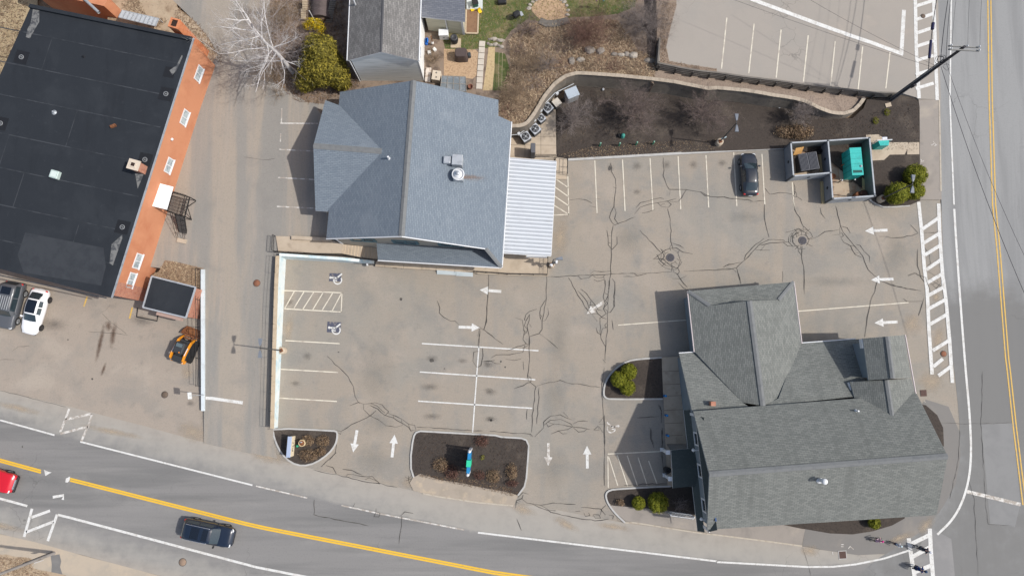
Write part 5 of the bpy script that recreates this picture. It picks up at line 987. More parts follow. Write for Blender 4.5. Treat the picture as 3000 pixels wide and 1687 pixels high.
# brick pier stripe at the corner
mb = MB(); EW.panel(mb,-.02,1.3,0,zB - .28,.05); mb.build('brick_pier',M_brick,O,uv=True)
for q in (t('A1',(1687,628)),t('A1',(1567,1000)),t('B1',(1434,103)),t('B1',(1168,913)),t('B1',(1112,1075))):
    uu,zz = EW.hit(*q); add_window(EW,uu,zz - .55,1.5,1.1,O,M_trim,M_glass_l,2,frame=.11,out=.05,sill=True)
for q in (t('A1',(1452,1182)),t('B1',(1465,556))):
    uu,zz = EW.hit(*q); mb = MB(); c = EW.at(uu,zz,.1); mb.lathe(c,[(.02,-.1),(.13,-.06),(.15,.02),(.1,.08),(.02,.1)],12); mb.build('wall_lamp',M_trim,O)
# tall chimney stack on the north side
ct = P(*t('A1',(1480,200)),8.3); mb = MB(); mb.box((ct.x,ct.y,4.4),(.85,.95,7.6),rz); st = mb.build('chimney_stack',mat('orange_brick_stack',(.55,.19,.08),.85,[((.40,.12,.055),2,.45,.7,.6)],brick=dict(c1=(.55,.18,.07),c2=(.62,.24,.11),m=(.42,.2,.12),w=.22,h=.078)),O,uv=True)
mb = MB()
for s in (-1,1): mb.box((ct.x + perp.x*.38*s,ct.y + perp.y*.38*s,8.28),(.95,.16,.18),rz); mb.box((ct.x + od.x*.40*s,ct.y + od.y*.40*s,8.281),(.14,.85,.182),rz)
mb.build('chimney_rim',MATS['orange_brick_stack'],st,uv=True)
mb = MB(); mb.box((ct.x,ct.y,8.22),(.6,.6,.05),rz); mb.build('flue',MATS['flue_black'],st)
# rear wing and translucent lean-to
wgp = [P(*t('A1',q),5.2) for q in ((330,-20),(680,85),(1000,160),(1035,95),(945,-5),(700,-240),(330,-240))]
wt_ = [P(*t('A1',q),2.2) for q in ((560,60),(1000,160),(1035,95),(945,0),(780,-200),(330,-160),(330,-20))]
mb = MB(); mb.prism([(p.x,p.y) for p in wt_],0,4.6); mb.build('rear_wing',M_orange,O)
mb = MB(); a,b = P(*t('A1',(690,-30)),4.7),P(*t('A1',(840,110)),4.7); mb.tube([a,b],.16,6); mb.build('rear_gutter',M_metal,O)
lt = [P(*t('A1',q),z) for q,z in (((1040,90),3.0),((1350,160),3.0),((1322,225),3.7),((1008,150),3.7))]
LT = thing('lean_to','translucent corrugated lean-to roof behind the black flat roof','lean-to',(lt[0].x,lt[0].y,2.2))
mb = MB(); mb.slab(lt,.04,0,0); mb.build('sheet',mat('translucent_plastic',(.50,.52,.54),.3,[((.36,.34,.32),3,.5,.7,.6)],alpha=.85),LT)
mb = MB()
for k in range(10): f = k / 9; mb.tube([lt[0].lerp(lt[1],f) + UP*.04,lt[3].lerp(lt[2],f) + UP*.04],.045,4)
for i,j in ((0,1),(1,2),(2,3),(3,0)): mb.tube([lt[i],lt[j]],.05,4)
for q in (lt[0],lt[1]): mb.tube([q,Vector((q.x,q.y,2.0))],.05,5)
mb.build('frame',M_galv,LT)
# canopy and fire stair
cz = 4.5; cp = [P(*t('B1',q),cz) for q in ((1330,246),(1468,282),(1412,475),(1268,440))]
CN = thing('door_canopy','bright white flat canopy over the side door of the orange building','canopy',(cp[0].x,cp[0].y,cz))
mb = MB(); mb.slab(cp,.14,0,0); mb.build('canopy_slab',mat('bright_white_paint',(.88,.88,.88),.5),CN)
FS = thing('fire_stair','black iron fire stair with a landing on the orange wall','stair',P(*t('B1',(1500,600)),.8))
zl_ = 3.0; lp = [P(*t('B1',q),zl_) for q in ((1462,320),(1612,372),(1570,535),(1420,490))]
lp[0] = P(*t('B1',(1465,330)),zl_)
mb = MB()
for i,j in ((0,1),(1,2),(2,3),(3,0)): mb.tube([lp[i],lp[j]],.06,4,sm=False)
for k in range(1,22): f = k / 22; mb.tube([lp[0].lerp(lp[1],f),lp[3].lerp(lp[2],f)],.014,3)
for k in range(1,6): f = k / 6; mb.tube([lp[0].lerp(lp[3],f),lp[1].lerp(lp[2],f)],.014,3)
mb.build('landing_grate',M_iron,FS)
def zg_(p): return z_drive(p.x,p.y)
for q in (lp[1],lp[2]):
    mb = MB(); mb.tube([q,Vector((q.x,q.y,zg_(q)))],.055,5); mb.build('post',M_iron,FS)
mb = MB(); m_ = lp[1].lerp(lp[2],.5); mb.tube([lp[1] - UP*1.4,m_ - UP*.05],.04,4); mb.tube([lp[2] - UP*1.4,m_ - UP*.05],.04,4); mb.build('brace',M_iron,FS)
mb = MB()
for pth in ([lp[0],lp[1],lp[2]],[lp[3],lp[3].lerp(lp[2],.25)]):
    for h in (1.0,.55): mb.tube([p + UP*h for p in pth],.022,4)
    for a,b in zip(pth,pth[1:]):
        for k in range(7): p = a.lerp(b,k / 6); mb.tube([p,p + UP*1.0],.016,3)
mb.build('guard_rail',M_iron,FS)
sd = (P(*t('B1',(1560,735)),1.0) - P(*t('B1',(1530,530)),zl_)); s0a = lp[3].lerp(lp[2],.42); s0b = lp[3].lerp(lp[2],.95)
f0a,f0b = P(*t('B1',(1535,725)),.95),P(*t('B1',(1592,735)),.95)
mb = MB()
for a,b in ((s0a,f0a),(s0b,f0b)): mb.grid([[a + UP*.0,b],[a - UP*.22,b - UP*.22]]); mb.tube([a,b],.05,4,sm=False)
mb.build('stringer',M_iron,FS)
mb = MB()
for k in range(1,13): f = k / 13; a,b = s0a.lerp(f0a,f),s0b.lerp(f0b,f); d = (f0a - s0a); d.z = 0; d.normalize(); mb.slab([a - d*.12,a + d*.12,b + d*.12,b - d*.12],.03,0,0)
mb.build('treads',mat('grate_tread',(.06,.058,.056),.7),FS)
mb = MB()
for a,b in ((s0a,f0a),(s0b,f0b)):
    mb.tube([a + UP*.95,b + UP*.95],.022,4); mb.tube([a + UP*.5,b + UP*.5],.016,4)
    for k in range(6): p = a.lerp(b,k / 5); mb.tube([p,p + UP*.95],.018,4)
mb.build('stair_rail',M_iron,FS)
p = P(*t('B1',(1570,752)),.9); mb = MB(); p.z = zg_(p); mb.box(p + UP*.07,(.95,.42,.14),-.2); tag(mb.build('concrete_block',M_conc),'pale concrete block at the foot of the fire stair','block')
# brick annex
an = [P(*t('B1',q),3.1) for q in ((1290,1042),(1662,1135),(1580,1393),(1215,1305))]
AX = thing('brick_annex','small brick annex with a black flat roof and pale rim','annex',(an[3].x,an[3].y,0))
cen = (an[0] + an[2]) / 2
mb = MB(); mb.slab([cen + (p - cen)*.985 for p in an],.12,0,0); rfx = mb.build('roof',M_rubber,AX)
mb = MB(); 
for i in range(4): a,b = an[i],an[(i + 1) % 4]; mb.tube([a,b],.10,4,sm=False)
mb.build('roof_rim',M_galv,rfx)
mb = MB(); wp = [cen + (p - cen)*.95 for p in an]; mb.prism([(p.x,p.y) for p in wp],0,2.98); mb.build('wall',M_brick,AX,uv=True)
mb = MB(); aw_ = Wall(wp[3],wp[2]); aw_.panel(mb,1.1,3.6,2.2,2.7,.5,0,.5); mb.build('door_hood',mat('dusty_pink_hood',(.36,.25,.21),.8),AX)
mb = MB(); a = [P(*t('B1',q),0.05) for q in ((1170,1310),(1160,1385),(1335,1420),(1340,1370))]; mb.tube(a,.07,5); tag(mb.build('black_hose',M_iron),'black hose lying bent before the brick annex','hose')
# ------------------------------------------------------------------ pale clapboard house and its ell
H_ = thing('clapboard_house','old pale clapboard house with a worn grey gable roof','house',(-12.2,33,Z_YARD))
hA,hL,hR = P(1116,153,8.7),P(1018,178,7.0),P(1226,179,7.0)
hd = Vector((0.012,1,0)).normalized()*26
mb = MB(); mb.slab([hA,hA + hd,hL + hd,hL],.14); mb.slab([hA,hR,hR + hd,hA + hd],.14); rfh = mb.build('roof',[M_rold,M_trim],H_,uv=True)
mb = MB(); mb.tube([hR + Vector((.06,0,-.02)),hR + hd + Vector((.06,0,-.02))],.07,6); mb.build('gutter',M_trim,rfh); mb = MB(); mb.tube([hL + Vector((-.06,0,-.02)),hL + hd + Vector((-.06,0,-.02))],.05,6); mb.build('gutter',M_trim,rfh)
mb = MB(); cap_strip(mb,[hA,hA + hd],.25,.02,.45); mb.build('ridge_cap',mat('dark_ridge',(.075,.075,.08),.9),rfh)
bL,bR = P(1064,243,Z_YARD),P(1243,240,Z_YARD); bL.x = hL.x + .28; bR.x = hR.x - .1
mb = MB(); y0 = hA.y + .12
mb.face([(bL.x,y0,Z_YARD),(bR.x,y0,Z_YARD),(bR.x,y0,6.95),(hA.x,y0,8.5),(bL.x,y0,6.95)])
quad_wall(mb,(bL.x,y0 + 26),(bL.x,y0),Z_YARD,6.95); mb.build('wall',M_wsiding,H_)
mb = MB(); quad_wall(mb,(bR.x + .002,y0),(bR.x + .002,y0 + 26),Z_YARD,6.95); mb.build('side_wall',mat('white_clapboard',(.74,.74,.72),.8,[((.62,.62,.58),1,.45,.7,.5)]),H_)
HS = Wall((bR.x,y0),(bR.x,y0 + 26))
for uu in (1.6,6.3): add_window(HS,uu,5.0,1.0,1.4,H_,M_trim,mat('blue_dark_glass',(.03,.06,.12),.1,spec=.6),1,out=.05)
mb = MB(); HS.panel(mb,-.02,.16,Z_YARD,6.9,.04); mb.tube([(bL.x - .12,y0 - .08,Z_YARD + .1),(bL.x - .12,y0 - .08,6.9)],.06,6); mb.build('corner_board',M_trim,H_)
mb = MB(); p = P(*t('A2',(1265,8)),8.0); mb.cyl(p - UP*.8,p + UP*.3,.08,.08,10); mb.build('vent_pipe',M_trim,rfh)
EL = thing('house_ell','lower cream clapboard ell with a slate blue roof beside the pale house','house',(-6.5,36,Z_YARD))
l0,l1 = P(*t('Y',(196,280)),5.3),P(*t('Y',(905,358)),5.3); ld = Vector((.02,1,0)).normalized()
ap = (l0 + l1) / 2
mb = MB(); mb.slab([l0,l1,l1 + ld*5 + UP*2.0,l0 + ld*5 + UP*2.0],.14); mb.slab([l0 + ld*5 + UP*2,l1 + ld*5 + UP*2,l1 + ld*12,l0 + ld*12],.14); mb.build('roof',[M_rslate,M_trim],EL,uv=True)
w0,w1 = P(*t('Y',(200,585)),Z_YARD),P(*t('Y',(900,580)),Z_YARD); yy = (w0.y + w1.y) / 2
yy = min(l0.y,l1.y) + .25
mb = MB(); quad_wall(mb,(l0.x + .3,l0.y + .25),(l1.x - .25,l1.y + .25),Z_YARD,5.2); quad_wall(mb,(l1.x - .25,l1.y + .25),(l1.x - .1,l1.y + 12),Z_YARD,5.2); mb.face([(l1.x - .25,l1.y + .25,5.2),(l1.x - .1,l1.y + 12,5.2),(l1.x - .17,l1.y + 5,7.1)]); mb.build('wall',M_csiding,EL)
EWl = Wall((l0.x + .3,l0.y + .25),(l1.x - .25,l1.y + .25))
mb = MB(); EWl.panel(mb,EWl.L - .2,EWl.L + .02,Z_YARD,5.2,.04); mb.build('corner_board',M_trim,EL)
uu,zz = EWl.hit(*t('Y',(618,480))); mb = MB(); mb.tube([EWl.at(uu,5.0,.1),EWl.at(uu,Z_YARD + .2,.1)],.06,6); mb.build('downspout',M_trim,EL)
# curved block wall
BW = thing('block_wall','long curved grey concrete block wall behind the mulch bed','retaining wall',(WTOP[0].x,WTOP[0].y,0))
M_block = mat('grey_concrete_blocks',(0.165,0.145,0.122),0.9,[((0.10,0.088,0.075),1.2,0.45,0.7,0.6),((0.23,0.20,0.165),3,0.55,0.75,0.5)],brick=None)
M_cap = mat('tan_wall_caps',(0.38,0.32,0.25),0.88,[((0.27,0.225,0.175),1.8,0.45,0.68,0.7)])
pts = resample(WTOP,90); mb = MB(); courses = 12
for i in range(len(pts) - 1):
    a,b = pts[i],pts[i + 1]; d = Vector((b.x - a.x,b.y - a.y,0)).normalized(); n = Vector((d.y,-d.x,0)); 
    k = max(2,round((a.z) / .2))
    for c in range(k):
        z0,z1 = c / k,(c + 1) / k; o = .022*(k - c)
        A,B_,C_,D_ = [Vector((p.x,p.y,p.z*z)) + n*o for p,z in ((a,z0),(b,z0),(b,z1),(a,z1))]
        mb.face([A,B_,C_,D_]); mb.face([D_,C_,C_ - n*.022,D_ - n*.022])
mb.build('block_face',M_block,BW)
L,Rr = [],[]
for i,p in enumerate(pts):
    a = pts[max(i - 1,0)]; b = pts[min(i + 1,len(pts) - 1)]; d = Vector((b.x - a.x,b.y - a.y,0)).normalized(); n = Vector((d.y,-d.x,0)); L.append(p + n*.06); Rr.append(p - n*.30)
mb = MB()
for i in range(len(pts) - 1):
    g = .012; a0,a1,b1,b0 = L[i].lerp(L[i + 1],g),L[i].lerp(L[i + 1],1 - g),Rr[i].lerp(Rr[i + 1],1 - g),Rr[i].lerp(Rr[i + 1],g); zz = R.uniform(-.012,.012)
    mb.slab([q + UP*(.10 + zz) for q in (a0,a1,b1,b0)],.10,0,0)
mb.build('cap_stones',M_cap,BW)
# timber wall
TW = thing('timber_wall','weathered timber retaining wall with posts below the upper lot','retaining wall',(TTOP[0].x,TTOP[0].y,TTOP[0].z - 1))
mb = MB()
TT = [G(*q,z_upper,.18) for q in t('A3',(1688,320),(1672,536))] + TTOP
tp = TT[:2] + resample(TTOP,30)
for i in range(len(tp) - 1):
    a,b = tp[i],tp[i + 1]
    hgt = lerp_tab([(0,.6),(2,1.15),(26,.95),(31,.7)],i)
    for c in range(4):
        za = -hgt*c / 4; zb = -hgt*(c + 1) / 4 + .02
        d = Vector((b.x - a.x,b.y - a.y,0)).normalized(); n = Vector((d.y,-d.x,0)); o = n*(.04 + .035*c)
        q = [a + o + UP*za,b + o + UP*za,b + o + UP*zb,a + o + UP*zb]; mb.face([q[3],q[2],q[1],q[0]]); mb.face([q[0],q[1],b - n*.12 + UP*za,a - n*.12 + UP*za]); mb.face([q[3],q[3] - n*.03,q[2] - n*.03,q[2]])
mb.build('timbers',M_wood,TW)
for i in range(2,31,2):
    mb = MB(); a = tp[i]; b = tp[min(i + 1,len(tp) - 1)]; d = (b - a) if i < 31 else (a - tp[i - 1]); d.z = 0; d.normalize(); n = Vector((d.y,-d.x,0)); mb.box(a + n*.24 - UP*.5,(.14,.16,1.15),math.atan2(d.y,d.x)); mb.build('post',mat('dark_post_wood',(.065,.058,.052),.9),TW)
# driveway-side low wall with fence at the forecourt
wl_ = [G(596.5,y,z_drive,0) for y in (790,880,960,1050,1130,1203)]
LW = thing('low_wall','low white painted wall between forecourt and driveway','wall',(wl_[0].x,wl_[0].y,0))
mb = MB(); tp_ = [.28,.28,.26,.24,.22,.2]
Lf = [p + Vector((-.16,0,h)) for p,h in zip(wl_,tp_)]; Rg = [p + Vector((.16,0,h)) for p,h in zip(wl_,tp_)]
mb.grid([[Vector((p.x,p.y,-.02)) for p in Lf],Lf,Rg,[Vector((p.x,p.y,-.02)) for p in Rg]]); mb.f = [f[::-1] for f in mb.f]; mb.face([Lf[-1],(Lf[-1].x,Lf[-1].y,0),(Rg[-1].x,Rg[-1].y,0),Rg[-1]])
mb.build('wall_body',mat('blue_white_wall_paint',(.55,.60,.62),.8,[((.40,.42,.42),1.5,.5,.7,.5)]),LW)
railing('chain_railing','thin dark pipe railing on the low white wall',[p + Vector((-.22,0,.1)) for p in wl_[:-1]],h=1.15,rails=(1.15,.65,.2),post_d=2.3,r=.018)
# ------------------------------------------------------------------ vegetation
def leaf_cloud(mb,lobes,n,size,nm,rnd,flat=0.35,shell=0.55):
    tot = sum(l[3]*l[4]*l[5] for l in lobes) ** 1.0
    for L in lobes:
        cx,cy,cz,rx,ry,rz = L
        for _ in range(int(n*(rx*ry*rz) / tot)):
            while True:
                v = Vector((rnd.uniform(-1,1),rnd.uniform(-1,1),rnd.uniform(-1,1)))
                if 0.05 < v.length < 1: break
            r = rnd.uniform(shell,1.0)*rnd.uniform(.92,1.06); v = v.normalized(); p = Vector((cx + v.x*rx*r,cy + v.y*ry*r,cz + v.z*rz*r))
            nn = (v + Vector((rnd.uniform(-1,1),rnd.uniform(-1,1),rnd.uniform(-1,1)))*.9).normalized()
            a = nn.orthogonal().normalized(); a = (Matrix.Rotation(rnd.uniform(0,6.28),3,nn) @ a); b = nn.cross(a); s = size*rnd.uniform(.6,1.4)
            mi = min(nm - 1,int(rnd.random()*nm)); mb.face([p - a*s,p - b*s*flat,p + a*s,p + b*s*flat],mi)
def twig(mb,p,d,L,r,lvl,rnd,mx=3,spread=.9,up=.25,nch=(4,6),mi=0,ratio=.62,seg=4,kink=.22):
    pts = [Vector(p)]; rs = [r]; d = Vector(d).normalized()
    for i in range(seg):
        d = (d + Vector((rnd.gauss(0,kink),rnd.gauss(0,kink),rnd.gauss(0,kink) + up*.25))).normalized()
        pts.append(pts[-1] + d*L / seg); rs.append(r*(1 - (i + 1) / seg*.72))
    mb.tube(pts,rs,5 if lvl == 0 else (4 if lvl == 1 else 3),mi,sm=True)
    if lvl >= mx: return
    for k in range(rnd.randint(*nch)):
        f = rnd.uniform(.25 if lvl else .15,1.0)*seg; i = min(seg - 1,int(f)); q = pts[i].lerp(pts[i + 1],f - i); rr = rs[i]*.6
        dd = (pts[i + 1] - pts[i]).normalized(); a = dd.orthogonal().normalized(); a = Matrix.Rotation(rnd.uniform(0,6.28),3,dd) @ a
        twig(mb,q,(dd*(1 - spread*.45) + a*spread + UP*up*.5),L*ratio*rnd.uniform(.6,1.1),max(rr,.004),lvl + 1,rnd,mx,spread,up,nch,mi,ratio,max(3,seg - 1),kink)
M_birch = mat('white_birch_bark',(0.60,0.575,0.56),0.8,[((0.34,0.31,0.295),2.5,0.5,0.72,0.6)])
M_twig = mat('grey_brown_twigs',(0.205,0.158,0.14),0.9)
M_twig2 = mat('pale_twigs',(0.25,0.21,0.19),0.9)
M_twig3 = mat('red_brown_twigs',(0.20,0.118,0.09),0.9)
M_twig4 = mat('tan_twigs',(0.27,0.20,0.135),0.9)
def leafm(n,c): return mat(n,c,0.75,spec=.2)
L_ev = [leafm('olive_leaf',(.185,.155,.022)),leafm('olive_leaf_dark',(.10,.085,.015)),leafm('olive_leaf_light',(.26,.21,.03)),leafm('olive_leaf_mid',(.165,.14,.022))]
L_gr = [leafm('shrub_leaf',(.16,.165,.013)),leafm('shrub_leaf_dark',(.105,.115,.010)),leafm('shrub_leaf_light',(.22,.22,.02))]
L_ye = [leafm('yellow_blossom',(.62,.42,.010)),leafm('yellow_blossom_dark',(.42,.29,.012)),leafm('yellow_green',(.30,.26,.03))]
L_br = [leafm('dry_leaf',(.22,.145,.085)),leafm('dry_leaf_dark',(.12,.078,.05)),leafm('dry_leaf_light',(.33,.235,.145))]
L_rd = [leafm('dry_red_leaf',(.13,.065,.05)),leafm('dry_red_leaf_dark',(.075,.04,.033)),leafm('dry_red_leaf_light',(.20,.11,.08))]
L_str = [leafm('straw_blade',(.31,.225,.145)),leafm('straw_blade_dark',(.16,.11,.075)),leafm('straw_blade_light',(.43,.335,.225)),leafm('brown_blade',(.22,.145,.095))]
def bare_shrub(name,label,base,r,h,n,m,seed,mx=2,cat='shrub',group=None,rad=.022,lean=(0,0),nch=(4,6)):
    rnd = random.Random(seed); o = thing(name,label,cat,base,group); mb = MB()
    for k in range(n):
        a = 2*PI*k / n + rnd.uniform(-.4,.4); s = rnd.uniform(.25,1.0)
        d = Vector((math.cos(a)*r*s + lean[0],math.sin(a)*r*s + lean[1],h*rnd.uniform(.75,1.0)*(1.1 - s*.4)))
        twig(mb,base + Vector((math.cos(a)*.1,math.sin(a)*.1,-.03)),d,d.length*.85,rad*rnd.uniform(.8,1.2),0,rnd,mx,.75,.25,nch)
    mb.build('branches',m,o); return o
def leafy(name,label,base,lobes,n,size,mats,seed,cat='shrub',group=None,stem=M_twig,core=None,shell=.55):
    rnd = random.Random(seed); o = thing(name,label,cat,base,group); mb = MB()
    leaf_cloud(mb,[(base.x + l[0],base.y + l[1],base.z + l[2],l[3],l[4],l[5]) for l in lobes],n,size,len(mats),rnd,shell=shell)
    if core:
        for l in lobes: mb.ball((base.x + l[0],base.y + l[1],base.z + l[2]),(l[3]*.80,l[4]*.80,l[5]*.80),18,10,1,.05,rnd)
    mb.build('foliage',mats,o)
    mb = MB()
    for k in range(5):
        a = 2*PI*k / 5; l = lobes[k % len(lobes)]; mb.tube([base + Vector((0,0,-.05)),base + Vector((l[0]*.5 + math.cos(a)*l[3]*.2,l[1]*.5 + math.sin(a)*l[4]*.2,l[2]*.6)),base + Vector((l[0] + math.cos(a)*l[3]*.4,l[1] + math.sin(a)*l[4]*.4,l[2]))],[.05,.035,.01],5)
    mb.build('stem',stem,o); return o
# birch
bb = P(858,214,Z_YARD); rb = random.Random(21)
BT = thing('birch_tree','leafless white birch spreading over the driveway','tree',bb)
mb = MB(); tops = []
trunk = [bb + UP*-.1,bb + Vector((-.05,.05,2.0)),bb + Vector((-.25,.15,4.2)),bb + Vector((-.6,.1,6.2)),bb + Vector((-.9,.4,8.2)),bb + Vector((-1.1,.8,10.0))]
mb.tube(trunk,[.22,.19,.16,.12,.075,.02],8); mb.build('trunk',M_birch,BT)
mb = MB()
for z,az,L,up in ((2.6,200,4.6,.25),(3.0,320,3.4,.1),(3.6,165,5.2,.35),(4.2,250,4.0,.2),(4.6,120,5.0,.5),(5.0,20,3.2,.4),(5.4,195,5.0,.35),(5.9,290,3.6,.2),(6.3,150,4.4,.5),(6.8,80,3.6,.6),(7.2,220,3.6,.4),(7.8,175,3.2,.6),(8.4,120,2.8,.7),(8.8,300,2.2,.6),(9.3,210,2.0,.7),(3.3,285,3.4,.05),(4.9,230,4.6,.2)):
    i = min(4,int(z / 2.05)); f = (z - (trunk[i].z - bb.z)) / max(.1,trunk[i + 1].z - trunk[i].z); q = trunk[i].lerp(trunk[i + 1],max(0,min(1,f)))
    a = math.radians(az); twig(mb,q,Vector((math.cos(a),math.sin(a),up)),L,.058,0,rb,3,.62,.16,(4,6),0,.52,5,.13)
mb.build('branches',M_birch,BT)
mb = MB()
for k in range(80):
    a = rb.uniform(0,6.28); z = rb.uniform(3,9); twig(mb,bb + Vector((-.1*z,.06*z,z)),Vector((math.cos(a),math.sin(a),.3)),rb.uniform(2,4.6),.018,1,rb,3,.7,.15,(3,5),0,.6,4,.18)
mb.build('fine_twigs',mat('birch_twigs',(.36,.32,.305),.9),BT)
# evergreen and forsythia beside it
eb = P(*t('D',(828,188)),Z_YARD)
re_ = random.Random(77); EVL = [(re_.uniform(-1.9,1.7),re_.uniform(-1.7,1.7),re_.uniform(1.0,4.2),.7,.7,.75) for _ in range(26)]; EVL = [l for l in EVL if l[0] ** 2 + l[1] ** 2 < (2.6 - l[2]*.35) ** 2]
leafy('evergreen_tree','dense olive green evergreen between the birch and the pale house',eb,[(0,0,2.5,2.0,2.2,2.5),(1.1,-.7,2.0,1.5,1.4,2.0),(-1.0,-.5,2.1,1.5,1.6,2.1),(-.3,1.1,2.9,1.5,1.5,2.2),(1.6,-1.3,1.4,1.1,1.0,1.4),(.3,.3,4.2,1.2,1.2,1.5),(-2.0,-1.2,1.2,1.2,1.2,1.2),(.6,1.2,3.6,1.1,1.1,1.4)] + EVL,22000,.155,L_ev,5,'tree',core=True,shell=.70)
leafy('forsythia_bush','bright yellow flowering bush at the top of the yard',P(*t('D',(797,72)),Z_YARD),[(0,0,.9,1.1,.6,.9),(-.7,-.1,.7,.6,.5,.7),(.6,-.4,.6,.6,.4,.6)],1500,.09,L_ye,6)
bare_shrub('bare_shrub','brown leafless brush left of the olive evergreen',P(*t('D',(690,190)),Z_YARD),2.6,2.6,26,M_twig4,31,3,group='bare brush in the yards')
bare_shrub('bare_shrub','tall brown brush behind the birch',P(*t('D',(715,60)),Z_YARD),2.8,2.6,26,M_twig4,32,3,group='bare brush in the yards')
bare_shrub('bare_shrub','low brown brush below the yellow bush',P(*t('D',(772,110)),Z_YARD),1.6,1.4,18,M_twig,33,3,group='bare brush in the yards')
bare_shrub('bare_shrub','big grey leafless bush beside the upper lot',P(*t('D',(1622,68)),Z_YARD),2.8,3.4,46,M_twig2,34,3,group='bare brush in the yards')
bare_shrub('bare_shrub','reddish brown leafless bush behind the boulders',P(*t('D',(1475,92)),Z_YARD),3.0,2.2,60,M_twig3,35,3,group='bare brush in the yards')
bare_shrub('bare_shrub','small dark twiggy bush at the lawn edge',P(*t('A3',(570,260)),Z_YARD),1.5,1.4,20,M_twig,36,3,group='bare brush in the yards')
bare_shrub('bare_shrub','tan brush on the slope above the air conditioners',P(*t('A3',(560,560)),Z_YARD),2.4,1.5,26,M_twig4,37,3,group='bare brush in the yards')
bare_shrub('bare_shrub','tan brush tight against the blue roofed building',P(*t('A3',(430,830)),Z_YARD),2.0,1.6,22,M_twig4,38,3,group='bare brush in the yards')
bare_shrub('bare_shrub','bleached tangle of brush in the middle of the slope',P(*t('A3',(730,560)),Z_YARD),1.9,1.2,20,M_twig2,39,3,group='bare brush in the yards')
bare_shrub('bare_shrub','small heap of brush beside the white clapboard wall',P(*t('Y',(380,960)),Z_YARD),1.0,.8,16,M_twig4,40,3,group='bare brush in the yards')
for i,(x,y,rd,h,m_) in enumerate(((700,330,1.6,1.0,M_twig4),(850,420,1.5,.9,M_twig),(620,700,1.6,1.0,M_twig2),(480,690,1.5,1.0,M_twig4),(870,570,1.4,.7,M_twig3),(1080,560,1.5,.7,M_twig4),(1300,580,1.4,.7,M_twig3),(1480,600,1.3,.7,M_twig4),(1330,330,1.6,1.0,M_twig4),(520,440,1.4,.9,M_twig),(600,880,1.3,.8,M_twig4),(400,960,1.3,.9,M_twig3),(1230,200,1.5,.9,M_twig3),(1560,420,1.3,.9,M_twig))):
    bare_shrub('bare_shrub','low patch of dead brush on the dry grass slope',P(*t('A3',(x,y)),Z_YARD),rd,h,15,m_,200 + i,2,group='low dead brush on the slope',rad=.014)
for i,(x,y,rd) in enumerate(((655,120,1.8),(740,130,1.6),(760,30,1.8),(850,60,1.2),(700,235,1.5),(640,40,1.8))):
    bare_shrub('bare_shrub','low patch of brown brush under the birch',P(*t('D',(x,y)),Z_YARD),rd,1.0,15,(M_twig4,M_twig2)[i % 2],230 + i,2,group='low brown brush under the birch',rad=.014)
# leafless trees in the mulch bed
def bed_tree(tile,c,r,h,m,seed,label,n=9,mx=3):
    b = P(*t(tile,c),.12); rnd = random.Random(seed); o = thing('bare_tree',label,'tree',b,'leafless small trees in the mulch bed'); mb = MB()
    mb.tube([b - UP*.1,b + Vector((.03,0,.5)),b + Vector((.0,.05,.9))],[.10,.085,.075],7); mb.build('trunk',m,o); mb = MB()
    for k in range(n):
        a = 2*PI*k / n + rnd.uniform(-.3,.3); s = rnd.uniform(.35,1.0); d = Vector((math.cos(a)*r*s,math.sin(a)*r*s,h*(1.1 - .5*s)))
        twig(mb,b + UP*rnd.uniform(.45,.9),d,d.length*.95,.045,0,rnd,mx,.72,.2,(6,9),0,.55,5,.16)
    mb.build('branches',m,o)
bed_tree('A3',(955,1040),2.1,2.0,M_twig2,51,'round pale leafless tree at the left end of the mulch bed',16)
bed_tree('A3',(1450,1010),3.3,3.0,M_twig,52,'broad dark leafless tree above the green bollards',16)
bed_tree('A3',(2020,990),2.6,2.8,M_twig,53,'leafless tree left of the twin lamp in the bed',15)
bed_tree('A4',(545,850),1.5,1.8,M_twig2,54,'small grey leafless tree behind the fenced enclosure',12)
leafy('dry_shrub','low tan brown shrub against the back of the fenced enclosure',P(*t('A4',(545,950)),.12),[(-1.1,.1,.5,1.2,.8,.55),(.6,.1,.6,1.4,.95,.65),(0,0,.45,1.6,.7,.5)],3600,.075,L_br,55)
# clipped round shrubs
def ball_shrub(tile,c,r,label,seed,group,h=None,z=.1):
    b = P(*t(tile,c),z); h = h or r*.95; rs_ = random.Random(seed + 7); ex = []
    for _ in range(12): a,e_ = rs_.uniform(0,6.28),rs_.uniform(.1,1.3); ex.append((math.cos(a)*math.cos(e_)*r*.78,math.sin(a)*math.cos(e_)*r*.78,h + math.sin(e_)*h*.72,r*.27,r*.27,r*.27))
    leafy('round_shrub',label,b,[(0,0,h,r,r,h)] + ex,int(3000*r),.075,L_gr,seed,group=group,core=True,shell=.80)
g3 = 'three clipped shrubs beside the sidewalk'
ball_shrub('A4',(1360,1262),1.17,'upper of the three clipped shrubs beside the sidewalk',61,g3); ball_shrub('A4',(1230,1390),1.22,'leftmost of the three clipped shrubs next to a lamp base',62,g3); ball_shrub('A4',(1365,1370),.95,'smallest of the three clipped shrubs nearest the lot exit',63,g3)
g4 = 'clipped shrubs in the rounded island'
ball_shrub('C3',(1272,836),.84,'upper right clipped shrub of the clump in the rounded island',64,g4,.7); ball_shrub('C3',(1188,902),.84,'left clipped shrub of the clump in the rounded island',65,g4,.7); ball_shrub('C3',(1262,970),.80,'lower clipped shrub of the clump in the rounded island',66,g4,.7)
